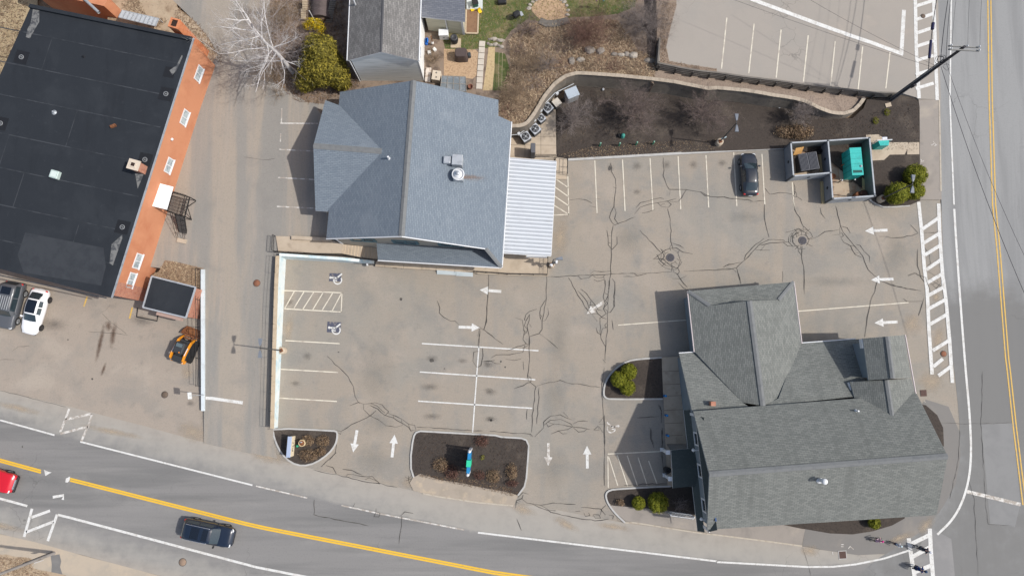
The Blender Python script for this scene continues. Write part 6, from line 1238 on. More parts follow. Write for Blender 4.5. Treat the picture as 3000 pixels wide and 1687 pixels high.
ball_shrub('E3',(1355,820),.68,'small clipped green shrub in the corner bed',67,'clipped shrubs in the corner bed',.6); ball_shrub('E3',(1515,812),1.05,'large dark clipped shrub in the corner bed',68,'clipped shrubs in the corner bed',.85); ball_shrub('E4',(1095,1062),.62,'green shrub half hidden under the front eave',69,'clipped shrubs in the corner bed',.5)
bare_shrub('bare_shrub','round leafless twig bush above the small white fence',P(*t('E3',(1700,840)),.1),.85,1.1,22,M_twig2,70,2)
# dry clumps in the islands
k = 0
for tile,c,rx,ry,mats,lab in (('E2',(590,295),.75,.6,L_br,'tan dry clump right of the lamp base in the half round island'),('E2',(720,300),.75,.7,L_br,'tan dry clump near the right tip of the half round island'),('E2',(600,420),1.1,.7,L_br,'wide dry clump at the bottom of the half round island'),('E2',(700,390),.6,.5,L_br,'small dry clump in the lower part of the half round island'),('E2',(430,340),.3,1.0,L_br,'narrow dry strip in front of the cream sign'),
    ('E2',(1715,500),.85,.8,L_br,'tan dry clump left of the blue and green sign'),('E2',(1805,560),.9,.8,L_rd,'dark red dry clump left of the blue and green sign'),('E2',(2060,300),.8,.7,L_rd,'dark red dry clump near the upper kerb of the large island'),('E3',(130,600),.8,.8,L_br,'tan dry clump right of the blue and green sign'),('E3',(285,560),.65,.95,L_br,'tan dry clump at the right end of the large island'),('E3',(290,660),.7,.35,L_rd,'low dark clump at the lower right corner of the large island'),('E2',(2040,590),.7,.5,L_rd,'low reddish clump right below the blue and green sign'),('E3',(1205,820),.45,.35,L_br,'small dry clump at the left tip of the corner bed')):
    k += 1; b = P(*t(tile,c),.1); leafy('dry_clump',lab,b,[(0,0,.28,rx,ry,.33),(rx*.3,-ry*.2,.35,rx*.6,ry*.6,.35)],int(1300*rx*ry) + 250,.06,mats,80 + k,'dried plant','dried plants in the islands')
for c,lab in (((1120,860),'left pale green tuft in the mulch by the utility pole'),((1200,800),'pale green tuft nearest the utility pole plate')):
    b = G(*t('A4',c),z_bed); leafy('grass_tuft',lab,b,[(0,0,.2,.35,.45,.25)],260,.06,[leafm('yellow_green_leaf',(.16,.15,.03)),L_gr[2]],97,'plant')
b = P(*t('E2',(2070,440)),.1); leafy('grass_tuft','small green tuft right of the blue and green sign',b,[(0,0,.15,.25,.25,.18)],120,.05,[L_gr[2],leafm('yellow_green_leaf',(.16,.15,.03))],98,'plant')
# loose dead grass on the slope,the yards and along bed edges
def inside(p,poly):
    c = False; n = len(poly)
    for i in range(n):
        (x1,y1),(x2,y2) = poly[i],poly[(i + 1) % n]
        if (y1 > p[1]) != (y2 > p[1]) and p[0] < (x2 - x1)*(p[1] - y1) / (y2 - y1) + x1: c = not c
    return c
def blades(name,label,px,zf,n,size,mats,seed,off=0.0,up=.6):
    rnd = random.Random(seed); poly = [tuple(G(x,y,zf)[:2]) for x,y in px]; xs = [p[0] for p in poly]; ys = [p[1] for p in poly]; mb = MB(); k = 0
    while k < n:
        q = (rnd.uniform(min(xs),max(xs)),rnd.uniform(min(ys),max(ys)))
        if not inside(q,poly): k += .2; continue
        k += 1; p = Vector((*q,zf(*q) + off)); a = rnd.uniform(0,6.28); s = size*rnd.uniform(.5,1.5); d = Vector((math.cos(a)*s,math.sin(a)*s,s*rnd.uniform(.1,up))); w = Vector((-math.sin(a),math.cos(a),0))*s*.11
        mb.face([p - w,p + w,p + d*.6 + w*.7 + UP*.02,p + d],rnd.randrange(len(mats)))
    return tag(mb.build(name,mats),label,kind='stuff')
SL = t('A3',(420,330),(560,190),(760,200),(930,180),(1330,170),(1420,300),(1500,420),(1660,500),(1640,670),(1100,630),(985,620),(900,640),(800,710),(720,805),(640,940),(560,1040),(440,1060),(330,960),(330,800),(420,560))
blades('dead_grass_blades','matted dead grass covering the slope',SL,z_yard,11000,.26,L_str,101,.01)
blades('brush_litter','twigs and dead leaves over the back yards',[(792,0),(1010,0),(1016,170),(1055,250),(1000,275),(935,305),(865,295),(800,235)],z_yard,5200,.24,[L_br[0],L_br[1],M_twig,L_str[3]],102,.01)
blades('grass_blades','short grass on the patchy lawn',t('A3',(150,0),(1500,0),(1480,60),(1330,120),(940,150),(760,190),(560,170),(430,260),(330,400),(120,420),(-120,470),(-160,300)),z_yard,5000,.13,[L_gr[0],L_str[0],leafm('lawn_blade',(.075,.11,.02)),L_str[3]],103,.012)
blades('leaf_litter_pieces','dead leaves along the foot of the timber wall and the lot edge',t('A3',(1690,330),(1690,530),(2174,605),(2174,590),(1770,520),(1740,380),(1830,30),(1700,30)),z_upper,1800,.12,L_br,104,.012)
blades('leaf_litter_pieces','dead leaves along the kerb of the long mulch bed',t('A3',(820,1320),(1100,1250),(1500,1215),(2174,1180),(2174,1275),(1000,1345)),z_bed,2600,.11,L_br + [L_str[2]],105,.012)
blades('leaf_litter_pieces','dead leaves on the lower edge of the large island',t('E2',(1484,575),(1700,600),(2174,650)) + t('E3',(0,640),(280,700),(345,740),(300,770),(0,700)) + t('E2',(1700,640),(1540,600)),z_flat,1500,.11,L_br + [L_rd[1]],106,.11)
blades('dead_grass_blades','dead grass patch behind the brick annex',t('B1',(1410,915),(1500,925),(1725,980),(1722,1140),(1660,1130),(1300,1035),(1350,1000)),z_drive,1800,.16,L_str,107,.02)
blades('dead_grass_blades','dry tan grass at the far left edge',[(-60,-20),(85,-20),(60,120),(0,290),(-60,300)],lambda x,y: .3,2200,.25,L_str + [L_br[1]],108,.01)
blades('dead_grass_blades','dry weeds along the dirt behind the orange building',t('A1',(1040,0),(1180,0),(1250,150),(1420,170),(1330,260),(1050,70)),lambda x,y: 2.2,900,.2,L_str,109,.01)
blades('dead_grass_blades','dry weeds beside the tall orange chimney',t('A1',(1520,60),(1690,210),(1880,450),(1880,560),(1680,330),(1450,210)),lambda x,y: 2.2,900,.2,[L_br[0],L_str[3],L_str[1]],110,.01)
blades('dead_grass_blades','weeds and litter in the lower left corner',t('E1',(0,1280),(250,1300),(300,1400),(420,1420),(420,1449),(0,1449)),z_flat,1000,.16,L_str,111,.025)
blades('mulch_chips','loose bark chips over the long mulch bed',[(1640,300),(1700,262),(1950,285),(2100,320),(2350,330),(2450,352),(2690,300),(2694,440),(2520,440),(2300,420),(1650,455)],z_bed,9000,.11,[L_br[1],leafm('mulch_chip',(.025,.021,.019)),leafm('mulch_chip_grey',(.10,.088,.078))],112,.012,.3)
blades('mulch_chips','loose bark chips over the large mulch island',t('E2',(1505,235),(2174,260)) + t('E3',(380,290),(420,350),(400,650),(200,680)) + t('E2',(2000,640),(1500,560)),z_flat,2200,.10,[L_br[1],MATS['mulch_chip'],MATS['mulch_chip_grey']],113,.112,.3)
# boulders and stones
M_rock = mat('grey_boulder',(.24,.21,.18),.9,[((.13,.115,.10),2,.45,.7,.7),((.36,.33,.29),4,.55,.75,.5)],bump=.5)
M_rock2 = mat('pale_stone',(.36,.32,.27),.9,[((.22,.195,.165),3,.45,.7,.7)],bump=.4)
rr = random.Random(9)
def rock(tile,c,r,label,m,zf=z_yard,group=None,name='boulder'):
    p = G(*t(tile,c),zf); mb = MB(); mb.ball(p + UP*r*.15,(r*rr.uniform(.8,1.25),r*rr.uniform(.6,.95),r*.5),7,5,0,.24,rr); mb.sm = [False]*len(mb.sm); tag(mb.build(name,m),label,'rock',group)
gb_ = 'boulders at the foot of the lawn slope'
for c,r,lab,m in (((1100,430),.62,'largest dark boulder left in the row',M_rock),((1180,440),.58,'second large dark boulder in the row',M_rock),((1305,465),.36,'small boulder right of the two dark ones',M_rock),((1362,468),.32,'small round boulder in the middle of the row',M_rock2),((1410,462),.34,'small grey boulder before the pale one',M_rock),((1465,475),.50,'pale pointed boulder at the right end of the row',M_rock2),((1015,510),.42,'flat boulder below the row of dark boulders',M_rock2),((940,520),.45,'half buried boulder at the lower left of the row',M_rock),((1600,515),.5,'dark boulder beside the timber wall corner',M_rock)): rock('A3',c,r,lab,m,group=gb_)
gs_ = 'stones heaped beside the stepping stone path'
for i,c in enumerate(((1300,645),(1340,640),(1385,640),(1425,660),(1460,665),(1500,670),(1280,715),(1325,735),(1400,730),(1450,745),(1500,770))): rock('Y',c,.19 + .05*(i % 3),'grey stone in the heap at the head of the straw row',M_rock2 if i % 3 else M_rock,group=gs_,name='stone')
for i,(x,y) in enumerate(((580,75),(588,45),(610,20),(640,3),(850,0),(880,20),(900,50),(912,90),(905,130))): rock('A3',(x,y),.24,'stone in the ring around the round chip bed',M_rock2,group='stones around the round chip bed',name='stone')
sheet('wood_chip_bed',smooth(t('A3',(590,80),(640,10),(720,-30),(850,-10),(910,70),(915,160),(820,195),(700,190),(640,140)),1,True),z_yard,M_chips,.016,'round bed of tan wood chips ringed with stones')
mb = MB(); a = [P(*t('A3',q),Z_YARD) for q in ((670,180),(720,205),(800,205),(870,190),(915,175))]; mb.ribbon(a,.75,0,.10); mb.ribbon([p + Vector((0,-.37,-.0)) for p in a],.05,0,.10); tag(mb.build('log_border',M_wood),'grey log border along the bottom of the round chip bed','border')
for i in range(8):
    f = i / 7; p = P(*t('Y',(1183 - 46*f,722 + 690*f)),Z_YARD); mb = MB(); mb.cbox(p + UP*.03,(.62,.60,.09),-.06 + rr.uniform(-.03,.03),.015); tag(mb.build('stepping_stone',mat('pale_paver',(.50,.45,.38),.9,[((.40,.35,.29),2,.45,.7,.6)])),('topmost','second','third','fourth','fifth','sixth','seventh','lowest')[i] + ' pale slab of the stepping stone path','stepping stone','slabs of the stepping stone path')
# ------------------------------------------------------------------ vehicles
M_tyre = mat('tyre_rubber',(.02,.02,.021),.8); M_rim = mat('alloy_rim',(.42,.43,.44),.35,metal=.6); M_rimd = mat('dark_rim',(.06,.055,.055),.4,metal=.4)
M_cglass = mat('car_glass',(.022,.035,.042),.06,spec=.75,coat=.4); M_cglass2 = mat('tinted_roof_glass',(.008,.012,.02),.08,spec=.6)
M_red = mat('tail_lamp_red',(.50,.02,.02),.25,spec=.6); M_head = mat('head_lamp',(.62,.64,.66),.15,spec=.7); M_plast = mat('black_plastic',(.022,.022,.024),.6); M_chrome = mat('chrome',(.62,.62,.64),.2,metal=.8)
def paint(n,c): return mat(n,c,.32,spec=.5,coat=.6)
def interp(tab,x):
    for (a,p),(b,q) in zip(tab,tab[1:]):
        if a <= x <= b: f = (x - a) / (b - a); f = f*f*(3 - 2*f); return [u_ + (v_ - u_)*f for u_,v_ in zip(p,q)]
    return tab[-1][1]
def car(name,label,cat,c,head,L,Wd,H,belt,prof,cab,pm,roof_m=None,rails=False,sun=None,rim=M_rim,wr=.34,wb=None,group=None,ribs=False,roof_glass=None,tail_bright=False,grille=None):
    """local frame: +x forwards,+y left.  prof: [(x,(halfwidth,hood/boot top))]; cab: x of (windscreen foot,roof front,roof rear,rear glass foot),roof half-width"""
    hz_ = math.atan2(head[1],head[0]); o = thing(name,label,cat,c,group,hz_); hw = Wd / 2; zb = .24
    def bd(mb,nm,m,par): return mb.build(nm,m,par,local=True)
    mb = MB(); rows = []; N = 28
    for i in range(N + 1):
        x = -L / 2 + L*i / N; w,zt = interp(prof,x / L); w *= hw
        e = max(0,abs(x) - L / 2 + .35) / .35; zl = zb + .12*e
        sec = [(w*.80,zl),(w*.95,zl + .10),(w,zl + (zt - zl)*.45),(w*.985,zl + (zt - zl)*.72),(w*.94,zt - .05),(w*.86,zt),(w*.45,zt + .025),(0,zt + .032)]
        rows.append([(x,y,z) for y,z in sec] + [(x,-y,z) for y,z in sec[-2::-1]] + [(x,0,zl)])
    mb.grid(rows,0,True,closed=True); mb.face(rows[0],0); mb.face(rows[-1][::-1],0)
    body = bd(mb,'body',pm,o)
    xf,x1,x2,xr,rw = cab; rw *= hw
    def bw(x): return interp(prof,x / L)[0]*hw*.93
    def bz(x): return interp(prof,x / L)[1] - .01
    def rf(x):  # roof half width / height
        f = (x - x2) / (x1 - x2); return rw*(1 - .05*(2*f - 1) ** 2),H - .05*(2*f - 1) ** 2
    mb = MB(); secs = []
    for x in [x2 + (x1 - x2)*k / 6 for k in range(7)]:
        w,z = rf(x); xb = x + (0.12 if x > (x1 + x2) / 2 else -.05)
        secs.append([(xb,bw(x),bz(x)),(x,w + .015,z - .10),(x,w*.95,z - .02),(x,w*.5,z + .015),(x,0,z + .02),(x,-w*.5,z + .015),(x,-w*.95,z - .02),(x,-w - .015,z - .10),(xb,-bw(x),bz(x))])
    fr = [(xf,bw(xf),bz(xf))]*1; 
    F = [(xf + (1 - abs(k - 4) / 4) ** .5*.10,bw(xf)*(1 - k / 4),bz(xf)) for k in range(9)]
    Bk = [(xr - (1 - abs(k - 4) / 4) ** .5*.08,bw(xr)*(1 - k / 4),bz(xr)) for k in range(9)]
    mb.grid([Bk] + secs + [F],0,True); bd(mb,'roof',roof_m or pm,o)
    def lift(p,q,f): return Vector(p).lerp(Vector(q),f)
    nb_ = lambda rows_,d: [[Vector(p) + d for p in r] for r in rows_]
    fr_rows = [[lift(F[k],secs[-1][k],f) for k in range(1,8)] for f in (.06,.35,.65,.93)]
    mb = MB(); mb.grid(nb_(fr_rows,Vector((.02,0,.018))),0,True); bd(mb,'windscreen',M_cglass,o)
    rr_rows = [[lift(secs[0][k],Bk[k],f) for k in range(1,8)] for f in (.07,.4,.7,.94)]
    mb = MB(); mb.grid(nb_(rr_rows,Vector((-.02,0,.018))),0,True); bd(mb,'rear_window',M_cglass,o)
    for s in (1,-1):
        for (xa,xb) in ((x2 + .05,(x1 + x2) / 2 - .05),((x1 + x2) / 2 + .05,x1 - .02)):
            mb = MB(); up = []; lo = []
            for k in range(4):
                x = xa + (xb - xa)*k / 3; w,z = rf(x); A = Vector((x + (.05 if x > 0 else -.02),(bw(x))*s,bz(x))); B_ = Vector((x,(w + .015)*s,z - .10))
                lo.append(A.lerp(B_,.10) + Vector((0,.014*s,.004))); up.append(A.lerp(B_,.93) + Vector((0,.014*s,.004)))
            mb.grid([lo,up] if s < 0 else [up,lo],0,True); bd(mb,'side_window',M_cglass,o)
    wb = wb or L*.59
    for sx,xo in ((1,.02*L),(-1,.0)):
        for s in (1,-1):
            wx = sx*wb / 2 + xo; M_ = Matrix.Rotation(-s*PI / 2,3,'X'); cc = Vector((wx,s*(hw - .10),wr))
            mb = MB(); mb.lathe(cc,[(wr*.62,-.10),(wr*.93,-.105),(wr,-.07),(wr,.08),(wr*.93,.112),(wr*.66,.115),(wr*.62,.09)],20,M=M_,cap=False); tb_ = bd(mb,'wheel',M_tyre,o)
            mb = MB(); mb.lathe(cc,[(wr*.64,.09),(wr*.60,.075),(wr*.22,.06),(wr*.18,.10),(.01,.10)],20,M=M_,cap=False)
            for q in range(5):
                a = 2*PI*q / 5; p = Vector((math.cos(a)*wr*.4,math.sin(a)*wr*.4,.085)); mb.box(cc + M_ @ p,(wr*.45,.07,.03),0,0,M_ @ Matrix.Rotation(a,3,'Z'))
            bd(mb,'rim',rim,tb_)
    for s in (1,-1):
        w,zt = interp(prof,.465); mb = MB(); mb.ball((L*.458,s*w*hw*.78,zt - .10),(.17,.20,.075),10,6); bd(mb,'headlight',M_head,o)
        w,zt = interp(prof,-.465); mb = MB(); mb.ball((-L*.462,s*w*hw*.86,zt - .12),(.13,.13,.13),10,6); bd(mb,'tail_light',M_red,o)
        mb = MB(); mb.cbox((xf - .28,s*(hw + .06),bz(xf) + .08),(.16,.24,.13),s*.2,.03); bd(mb,'mirror',M_plast if rails else pm,o)
    if roof_glass:
        mb = MB(); rows = []
        for k in range(6):
            x = roof_glass[0] + (roof_glass[1] - roof_glass[0])*k / 5; w,z = rf(x); rows.append([(x,w*y,z + .022 - .012*y*y) for y in (.84,.42,0,-.42,-.84)])
        mb.grid(rows,0,True); bd(mb,'roof_glass',M_cglass2,o)
    for (xa,xb,yw) in sun or ():
        mb = MB(); rows = []
        for k in range(3):
            x = xa + (xb - xa)*k / 2; w,z = rf(x); rows.append([(x,w*y*yw,z + .026 - .004*abs(y)) for y in (1,0,-1)])
        mb.grid(rows,0,True); bd(mb,'sunroof',M_cglass2,o)
    if rails:
        for s in (1,-1):
            mb = MB(); mb.tube([(x2 + .1,s*rw*.9,H - .02),(x2 + .25,s*rw*.92,H + .06),(x1 - .3,s*rw*.92,H + .06),(x1 - .15,s*rw*.9,H - .02)],.022,6); bd(mb,'roof_rail',M_chrome,o)
    if ribs:
        for k in range(6):
            y = rw*(-.75 + 1.5*k / 5); mb = MB(); mb.tube([(ribs[0],y,H + .03),(ribs[1],y,H + .03)],.022,4); bd(mb,'rack_bar',M_galv,o)
    if grille:
        mb = MB(); w,zt = interp(prof,.49)
        mb.cbox((L / 2 + .01,0,zt - .22),(.10,w*hw*1.2,.30),0,.03)
        for k in range(5): mb.box((L / 2 + .065,0,zt - .34 + .06*k),(.03,w*hw*1.1,.03))
        bd(mb,'grille',M_chrome,o); mb = MB(); mb.cbox((L / 2 + .03,0,.48),(.22,w*hw*1.9,.24),0,.05); bd(mb,'bumper',M_plast,o)
    else:
        mb = MB(); mb.cbox((L / 2 - .03,0,.42),(.10,Wd*.62,.16),0,.03); bd(mb,'grille',M_plast,o)
    mb = MB(); mb.box((-L / 2 - .005,0,.62),(.03,.40,.12)); bd(mb,'number_plate',M_trim,o)
    return o
SEDAN = [(-.5,(.70,.62)),(-.485,(.82,.84)),(-.44,(.90,.93)),(-.30,(.97,.97)),(0,(1.0,.95)),(.22,(.97,.93)),(.36,(.93,.86)),(.45,(.84,.76)),(.485,(.70,.68)),(.5,(.58,.56))]
HATCH = [(-.5,(.70,.70)),(-.485,(.84,.96)),(-.42,(.92,1.02)),(-.25,(.98,1.0)),(0,(1.0,.96)),(.2,(.98,.94)),(.36,(.93,.86)),(.45,(.82,.76)),(.485,(.68,.68)),(.5,(.55,.56))]
SUVP = [(-.5,(.82,.80)),(-.49,(.90,1.06)),(-.44,(.96,1.10)),(-.2,(1,1.10)),(.1,(1,1.08)),(.26,(.98,1.06)),(.40,(.95,1.02)),(.46,(.90,.96)),(.49,(.82,.86)),(.5,(.76,.70))]
def centre(pa,pb,side,half):
    a,b = P(*pa,.33),P(*pb,.33); m_ = (a + b) / 2; d = (a - b); d.z = 0; d.normalize(); n = Vector((-d.y,d.x,0)); q = m_ + n*half*side; q.z = 0; return q,d
# white hatchback and grey SUV before the orange building
q,d = centre((121,960),(146,877),-1,-.88); q,d = centre((121,960),(146,877),1,-.86)
car('white_car','white hatchback with a dark glass roof parked on the forecourt','car',q,d,4.6,1.85,1.47,0,HATCH,(.95,.25,-1.15,-1.85,.66),paint('white_car_paint',(.80,.80,.81)),roof_glass=(-1.1,.2),rim=M_rimd,wb=2.75)
q,d = centre((54,938),(75,862),1,-.92)
car('grey_suv','grey boxy off-road car with roof racks beside the white hatchback','car',q,d,4.75,1.95,1.85,0,SUVP,(1.05,.55,-2.0,-2.25,.78),paint('grey_car_paint',(.085,.09,.10)),sun=[(-1.75,-1.0,.66)],ribs=(-.85,.5),wr=.40,wb=2.7)
q,d = centre((2165.5,474),(2170,554),-1,.86)
car('black_sedan','black sedan parked nose in at the upper kerb of the lot','car',q,d,4.5,1.78,1.44,0,SEDAN,(1.05,.32,-1.0,-1.75,.68),paint('black_car_paint',(.018,.021,.028)),wb=2.65)
q,d = centre((670,1538),(583,1519),-1,.97)
car('navy_suv','dark navy SUV with two sunroofs driving along the street','car',q - d*.15,d,5.0,1.98,1.78,0,SUVP,(1.25,.62,-1.95,-2.30,.76),paint('navy_car_paint',(.007,.014,.030)),rails=True,sun=[(-1.25,-.45,.70),(-.12,.38,.70)],wr=.38,wb=2.95)
nose = P(40,1430,.6); d = Vector((.965,-.262,0)); c = nose - d*2.85 + Vector((.1,.35,0)); c.z = 0
car('red_pickup','red pickup truck with a chrome grille entering at the left edge','truck',c,d,5.6,2.0,1.85,0,SUVP,(1.0,.35,-1.1,-1.45,.76),paint('red_car_paint',(.52,.008,.02)),wr=.40,wb=3.5,grille=True)

# compact track loader
hd_ = Vector((.33,.944,0)); lc = P(549,1024,0)
TL = thing('track_loader','orange compact track loader with a rusty bucket beside the low wall','loader',lc,rz=math.atan2(hd_.y,hd_.x))
M_or = mat('loader_orange',(.72,.27,.015),.4,spec=.5); M_dk = mat('loader_black',(.035,.038,.042),.6); M_gl = mat('loader_glass',(.10,.13,.14),.15,spec=.6)
def lb(mb,n,m,par=TL,**k): return mb.build(n,m,par,local=True,**k)
for s in (1,-1):
    mb = MB(); prof = [(-1.15,.35),(-1.05,.12),(-.8,.0),(.75,.0),(1.0,.14),(1.1,.36),(.95,.56),(.3,.66),(-.6,.66),(-1.0,.58)]
    y0,y1 = (.56,.98) if s > 0 else (-.98,-.56); n_ = len(prof); rows = []
    for y in (y0,y1): rows.append([(x,y,z + .01) for x,z in prof])
    mb.grid(rows,0,False,closed=True); mb.face(rows[0]); mb.face(rows[1][::-1])
    for k in range(26):
        x = -.98 + k*.075; mb.box((x,(y0 + y1) / 2,.675),(.03,.43,.03))
    lb(mb,'track',M_tyre)
mb = MB(); mb.cbox((-.15,0,.68),(2.1,1.14,.75),0,.06); lb(mb,'chassis',M_dk)
mb = MB(); mb.cbox((-.98,0,1.18),(.62,1.05,.45),0,.06)
for k in range(7): mb.box((-1.22 + k*.07,0,1.41),(.03,.9,.03))
lb(mb,'engine_cover',M_dk)
mb = MB(); mb.cbox((.12,0,1.35),(1.15,.95,1.25),0,.10); cb = lb(mb,'cab',M_dk)
mb = MB(); mb.box((.38,0,1.985),(.34,.62,.02)); lb(mb,'roof_window',M_gl,cb)
mb = MB(); mb.lathe((-.28,-.25,1.97),[(.06,0),(.055,.10),(.01,.12)],10); lb(mb,'beacon',mat('amber_beacon',(.75,.22,.01),.3),cb)
for s in (1,-1):
    mb = MB(); y = .66*s; pth = [(-1.25,1.02),(-1.05,1.38),(-.5,1.46),(.35,1.30),(.85,1.12),(1.12,.72),(1.28,.42)]; rows = []
    wd_ = [.16,.15,.13,.12,.15,.13,.09]
    for (x,z),w in zip(pth,wd_): rows.append([(x,y - .075,z - w),(x,y + .075,z - w),(x,y + .075,z + w),(x,y - .075,z + w)])
    mb.grid(rows,0,False,closed=True); mb.face(rows[0]); mb.face(rows[-1][::-1]); arm = lb(mb,'lift_arm',M_or)
    mb = MB(); mb.box((-.1,y,1.525),(.8,.07,.01),0,0,Matrix.Rotation(.17,3,'Y')); lb(mb,'pale_stripe',M_trim,arm)
    mb = MB(); mb.cbox((-1.18,.56*s,.95),(.35,.22,.55),0,.05); tb_ = lb(mb,'rear_pod',M_or); mb = MB(); mb.box((-1.18,.6*s,1.235),(.22,.07,.012)); lb(mb,'pale_stripe',M_trim,tb_)
mb = MB()
for s in (1,-1): mb.tube([(1.0,.35*s,.75),(1.3,.38*s,.5),(1.45,.38*s,.4)],.05,6)
mb.tube([(1.12,-.6,.62),(1.12,.6,.62)],.07,6); mb.box((1.36,0,.42),(.12,1.1,.45)); lb(mb,'quick_coupler',M_rustm)
mb = MB(); w_ = .96; prof = [(1.42,.72),(1.45,.12),(1.62,.03),(2.20,.03),(2.22,.06),(1.65,.09),(1.52,.17),(1.50,.70)]
rows = [[(x,-w_,z) for x,z in prof],[(x,w_,z) for x,z in prof]]; mb.grid(rows,0,False,closed=True)
for s in (1,-1): mb.grid([[(1.46,s*w_,.72),(1.46,s*w_,.05),(2.2,s*w_,.05)],[(1.46,s*(w_ - .04),.72),(1.46,s*(w_ - .04),.05),(2.2,s*(w_ - .04),.05)]]); mb.face([(1.46,s*w_,.72),(1.46,s*w_,.05),(2.2,s*w_,.05),(1.85,s*w_,.55)]); mb.face([(1.46,s*(w_ - .04),.72),(1.46,s*(w_ - .04),.05),(2.2,s*(w_ - .04),.05),(1.85,s*(w_ - .04),.55)])
lb(mb,'bucket',M_rustm)
mb = MB(); mb.ball((1.82,0,.11),(.30,.88,.10),12,6); lb(mb,'dirt_load',mat('rust_dirt',(.22,.095,.04),.95,[((.11,.05,.03),4,.45,.7,.7)]))

# ------------------------------------------------------------------ cyclists
def torus(mb,c,R_,r,n=22,m_=5):
    rows = []
    for i in range(n):
        a = 2*PI*i / n; o_ = Vector((math.cos(a),0,math.sin(a))); rows.append([Vector(c) + o_*(R_ + r*math.cos(b)) + Vector((0,r*math.sin(b),0)) for b in [2*PI*k / m_ for k in range(m_)]])
    rows.append(rows[0]); mb.grid(rows,0,True,closed=True)
def bicycle(label,c,head,s,fm,group='bicycles ridden around the corner'):
    o = thing('bicycle',label,'bicycle',c,group,math.atan2(head[1],head[0])); wr = .33; wb = .52
    for sx in (1,-1):
        mb = MB(); torus(mb,(sx*wb*s,0,wr*s),(wr - .02)*s,.024*s); wh = mb.build('wheel',M_tyre,o,local=True)
        mb = MB(); torus(mb,(sx*wb*s,0,wr*s),(wr - .045)*s,.010*s)
        for k in range(10): a = 2*PI*k / 10; mb.tube([Vector((sx*wb*s,0,wr*s)),Vector((sx*wb*s + math.cos(a)*(wr - .05)*s,0,wr*s + math.sin(a)*(wr - .05)*s))],.004,3)
        mb.build('rim',M_rim,wh,local=True)
    mb = MB(); q = lambda x,z,y=0: Vector((x*s,y*s,z*s)); bbk,st,hdl,rear,fro = q(-.05,.30),q(-.22,.78),q(.34,.82),q(-wb,wr),q(wb,wr)
    for a,b in ((bbk,st),(st,hdl),(bbk,q(.36,.68)),(rear,bbk),(rear,st),(hdl,q(.38,.62)),(q(.38,.62),fro)): mb.tube([a,b],.02*s,6)
    mb.tube([q(-.05,.30,-.12),q(-.05,.30,.12)],.03*s,6); mb.build('frame',fm,o,local=True)
    mb = MB(); mb.tube([q(.34,.82),q(.36,.95)],.016*s,6); mb.tube([q(.30,.97,-.30),q(.37,.96,-.15),q(.37,.96,.15),q(.30,.97,.30)],.015*s,6); mb.build('handlebar',M_plast,o,local=True)
    mb = MB(); mb.cbox(q(-.25,.86),(.26*s,.13*s,.06*s),0,.02*s); mb.tube([st,q(-.25,.84)],.015*s,6); mb.build('saddle',M_plast,o,local=True)
    for sy,px,pz in ((1,.10,.24),(-1,-.20,.36)): mb = MB(); mb.box(q(px,pz,sy*.15),(.10*s,.09*s,.03*s)); mb.tube([q(-.05,.30,sy*.09),q(px,pz,sy*.10)],.012*s,5); mb.build('pedal',M_plast,o,local=True)
    return o
def skin(name,V,E_,m,par,sub=1):
    me = bpy.data.meshes.new(name); me.from_pydata([v[0] for v in V],E_,[]); me.materials.append(m); o = bpy.data.objects.new(name,me); COL.objects.link(o); o.parent = par
    md = o.modifiers.new('Skin','SKIN'); md.use_smooth_shade = True
    for i,v in enumerate(V): me.skin_vertices[0].data[i].radius = v[1] if isinstance(v[1],tuple) else (v[1],v[1])
    me.skin_vertices[0].data[0].use_root = True
    sm = o.modifiers.new('Sub','SUBSURF'); sm.levels = sub; sm.render_levels = sub; return o
M_skin = mat('skin',(.50,.30,.22),.6)
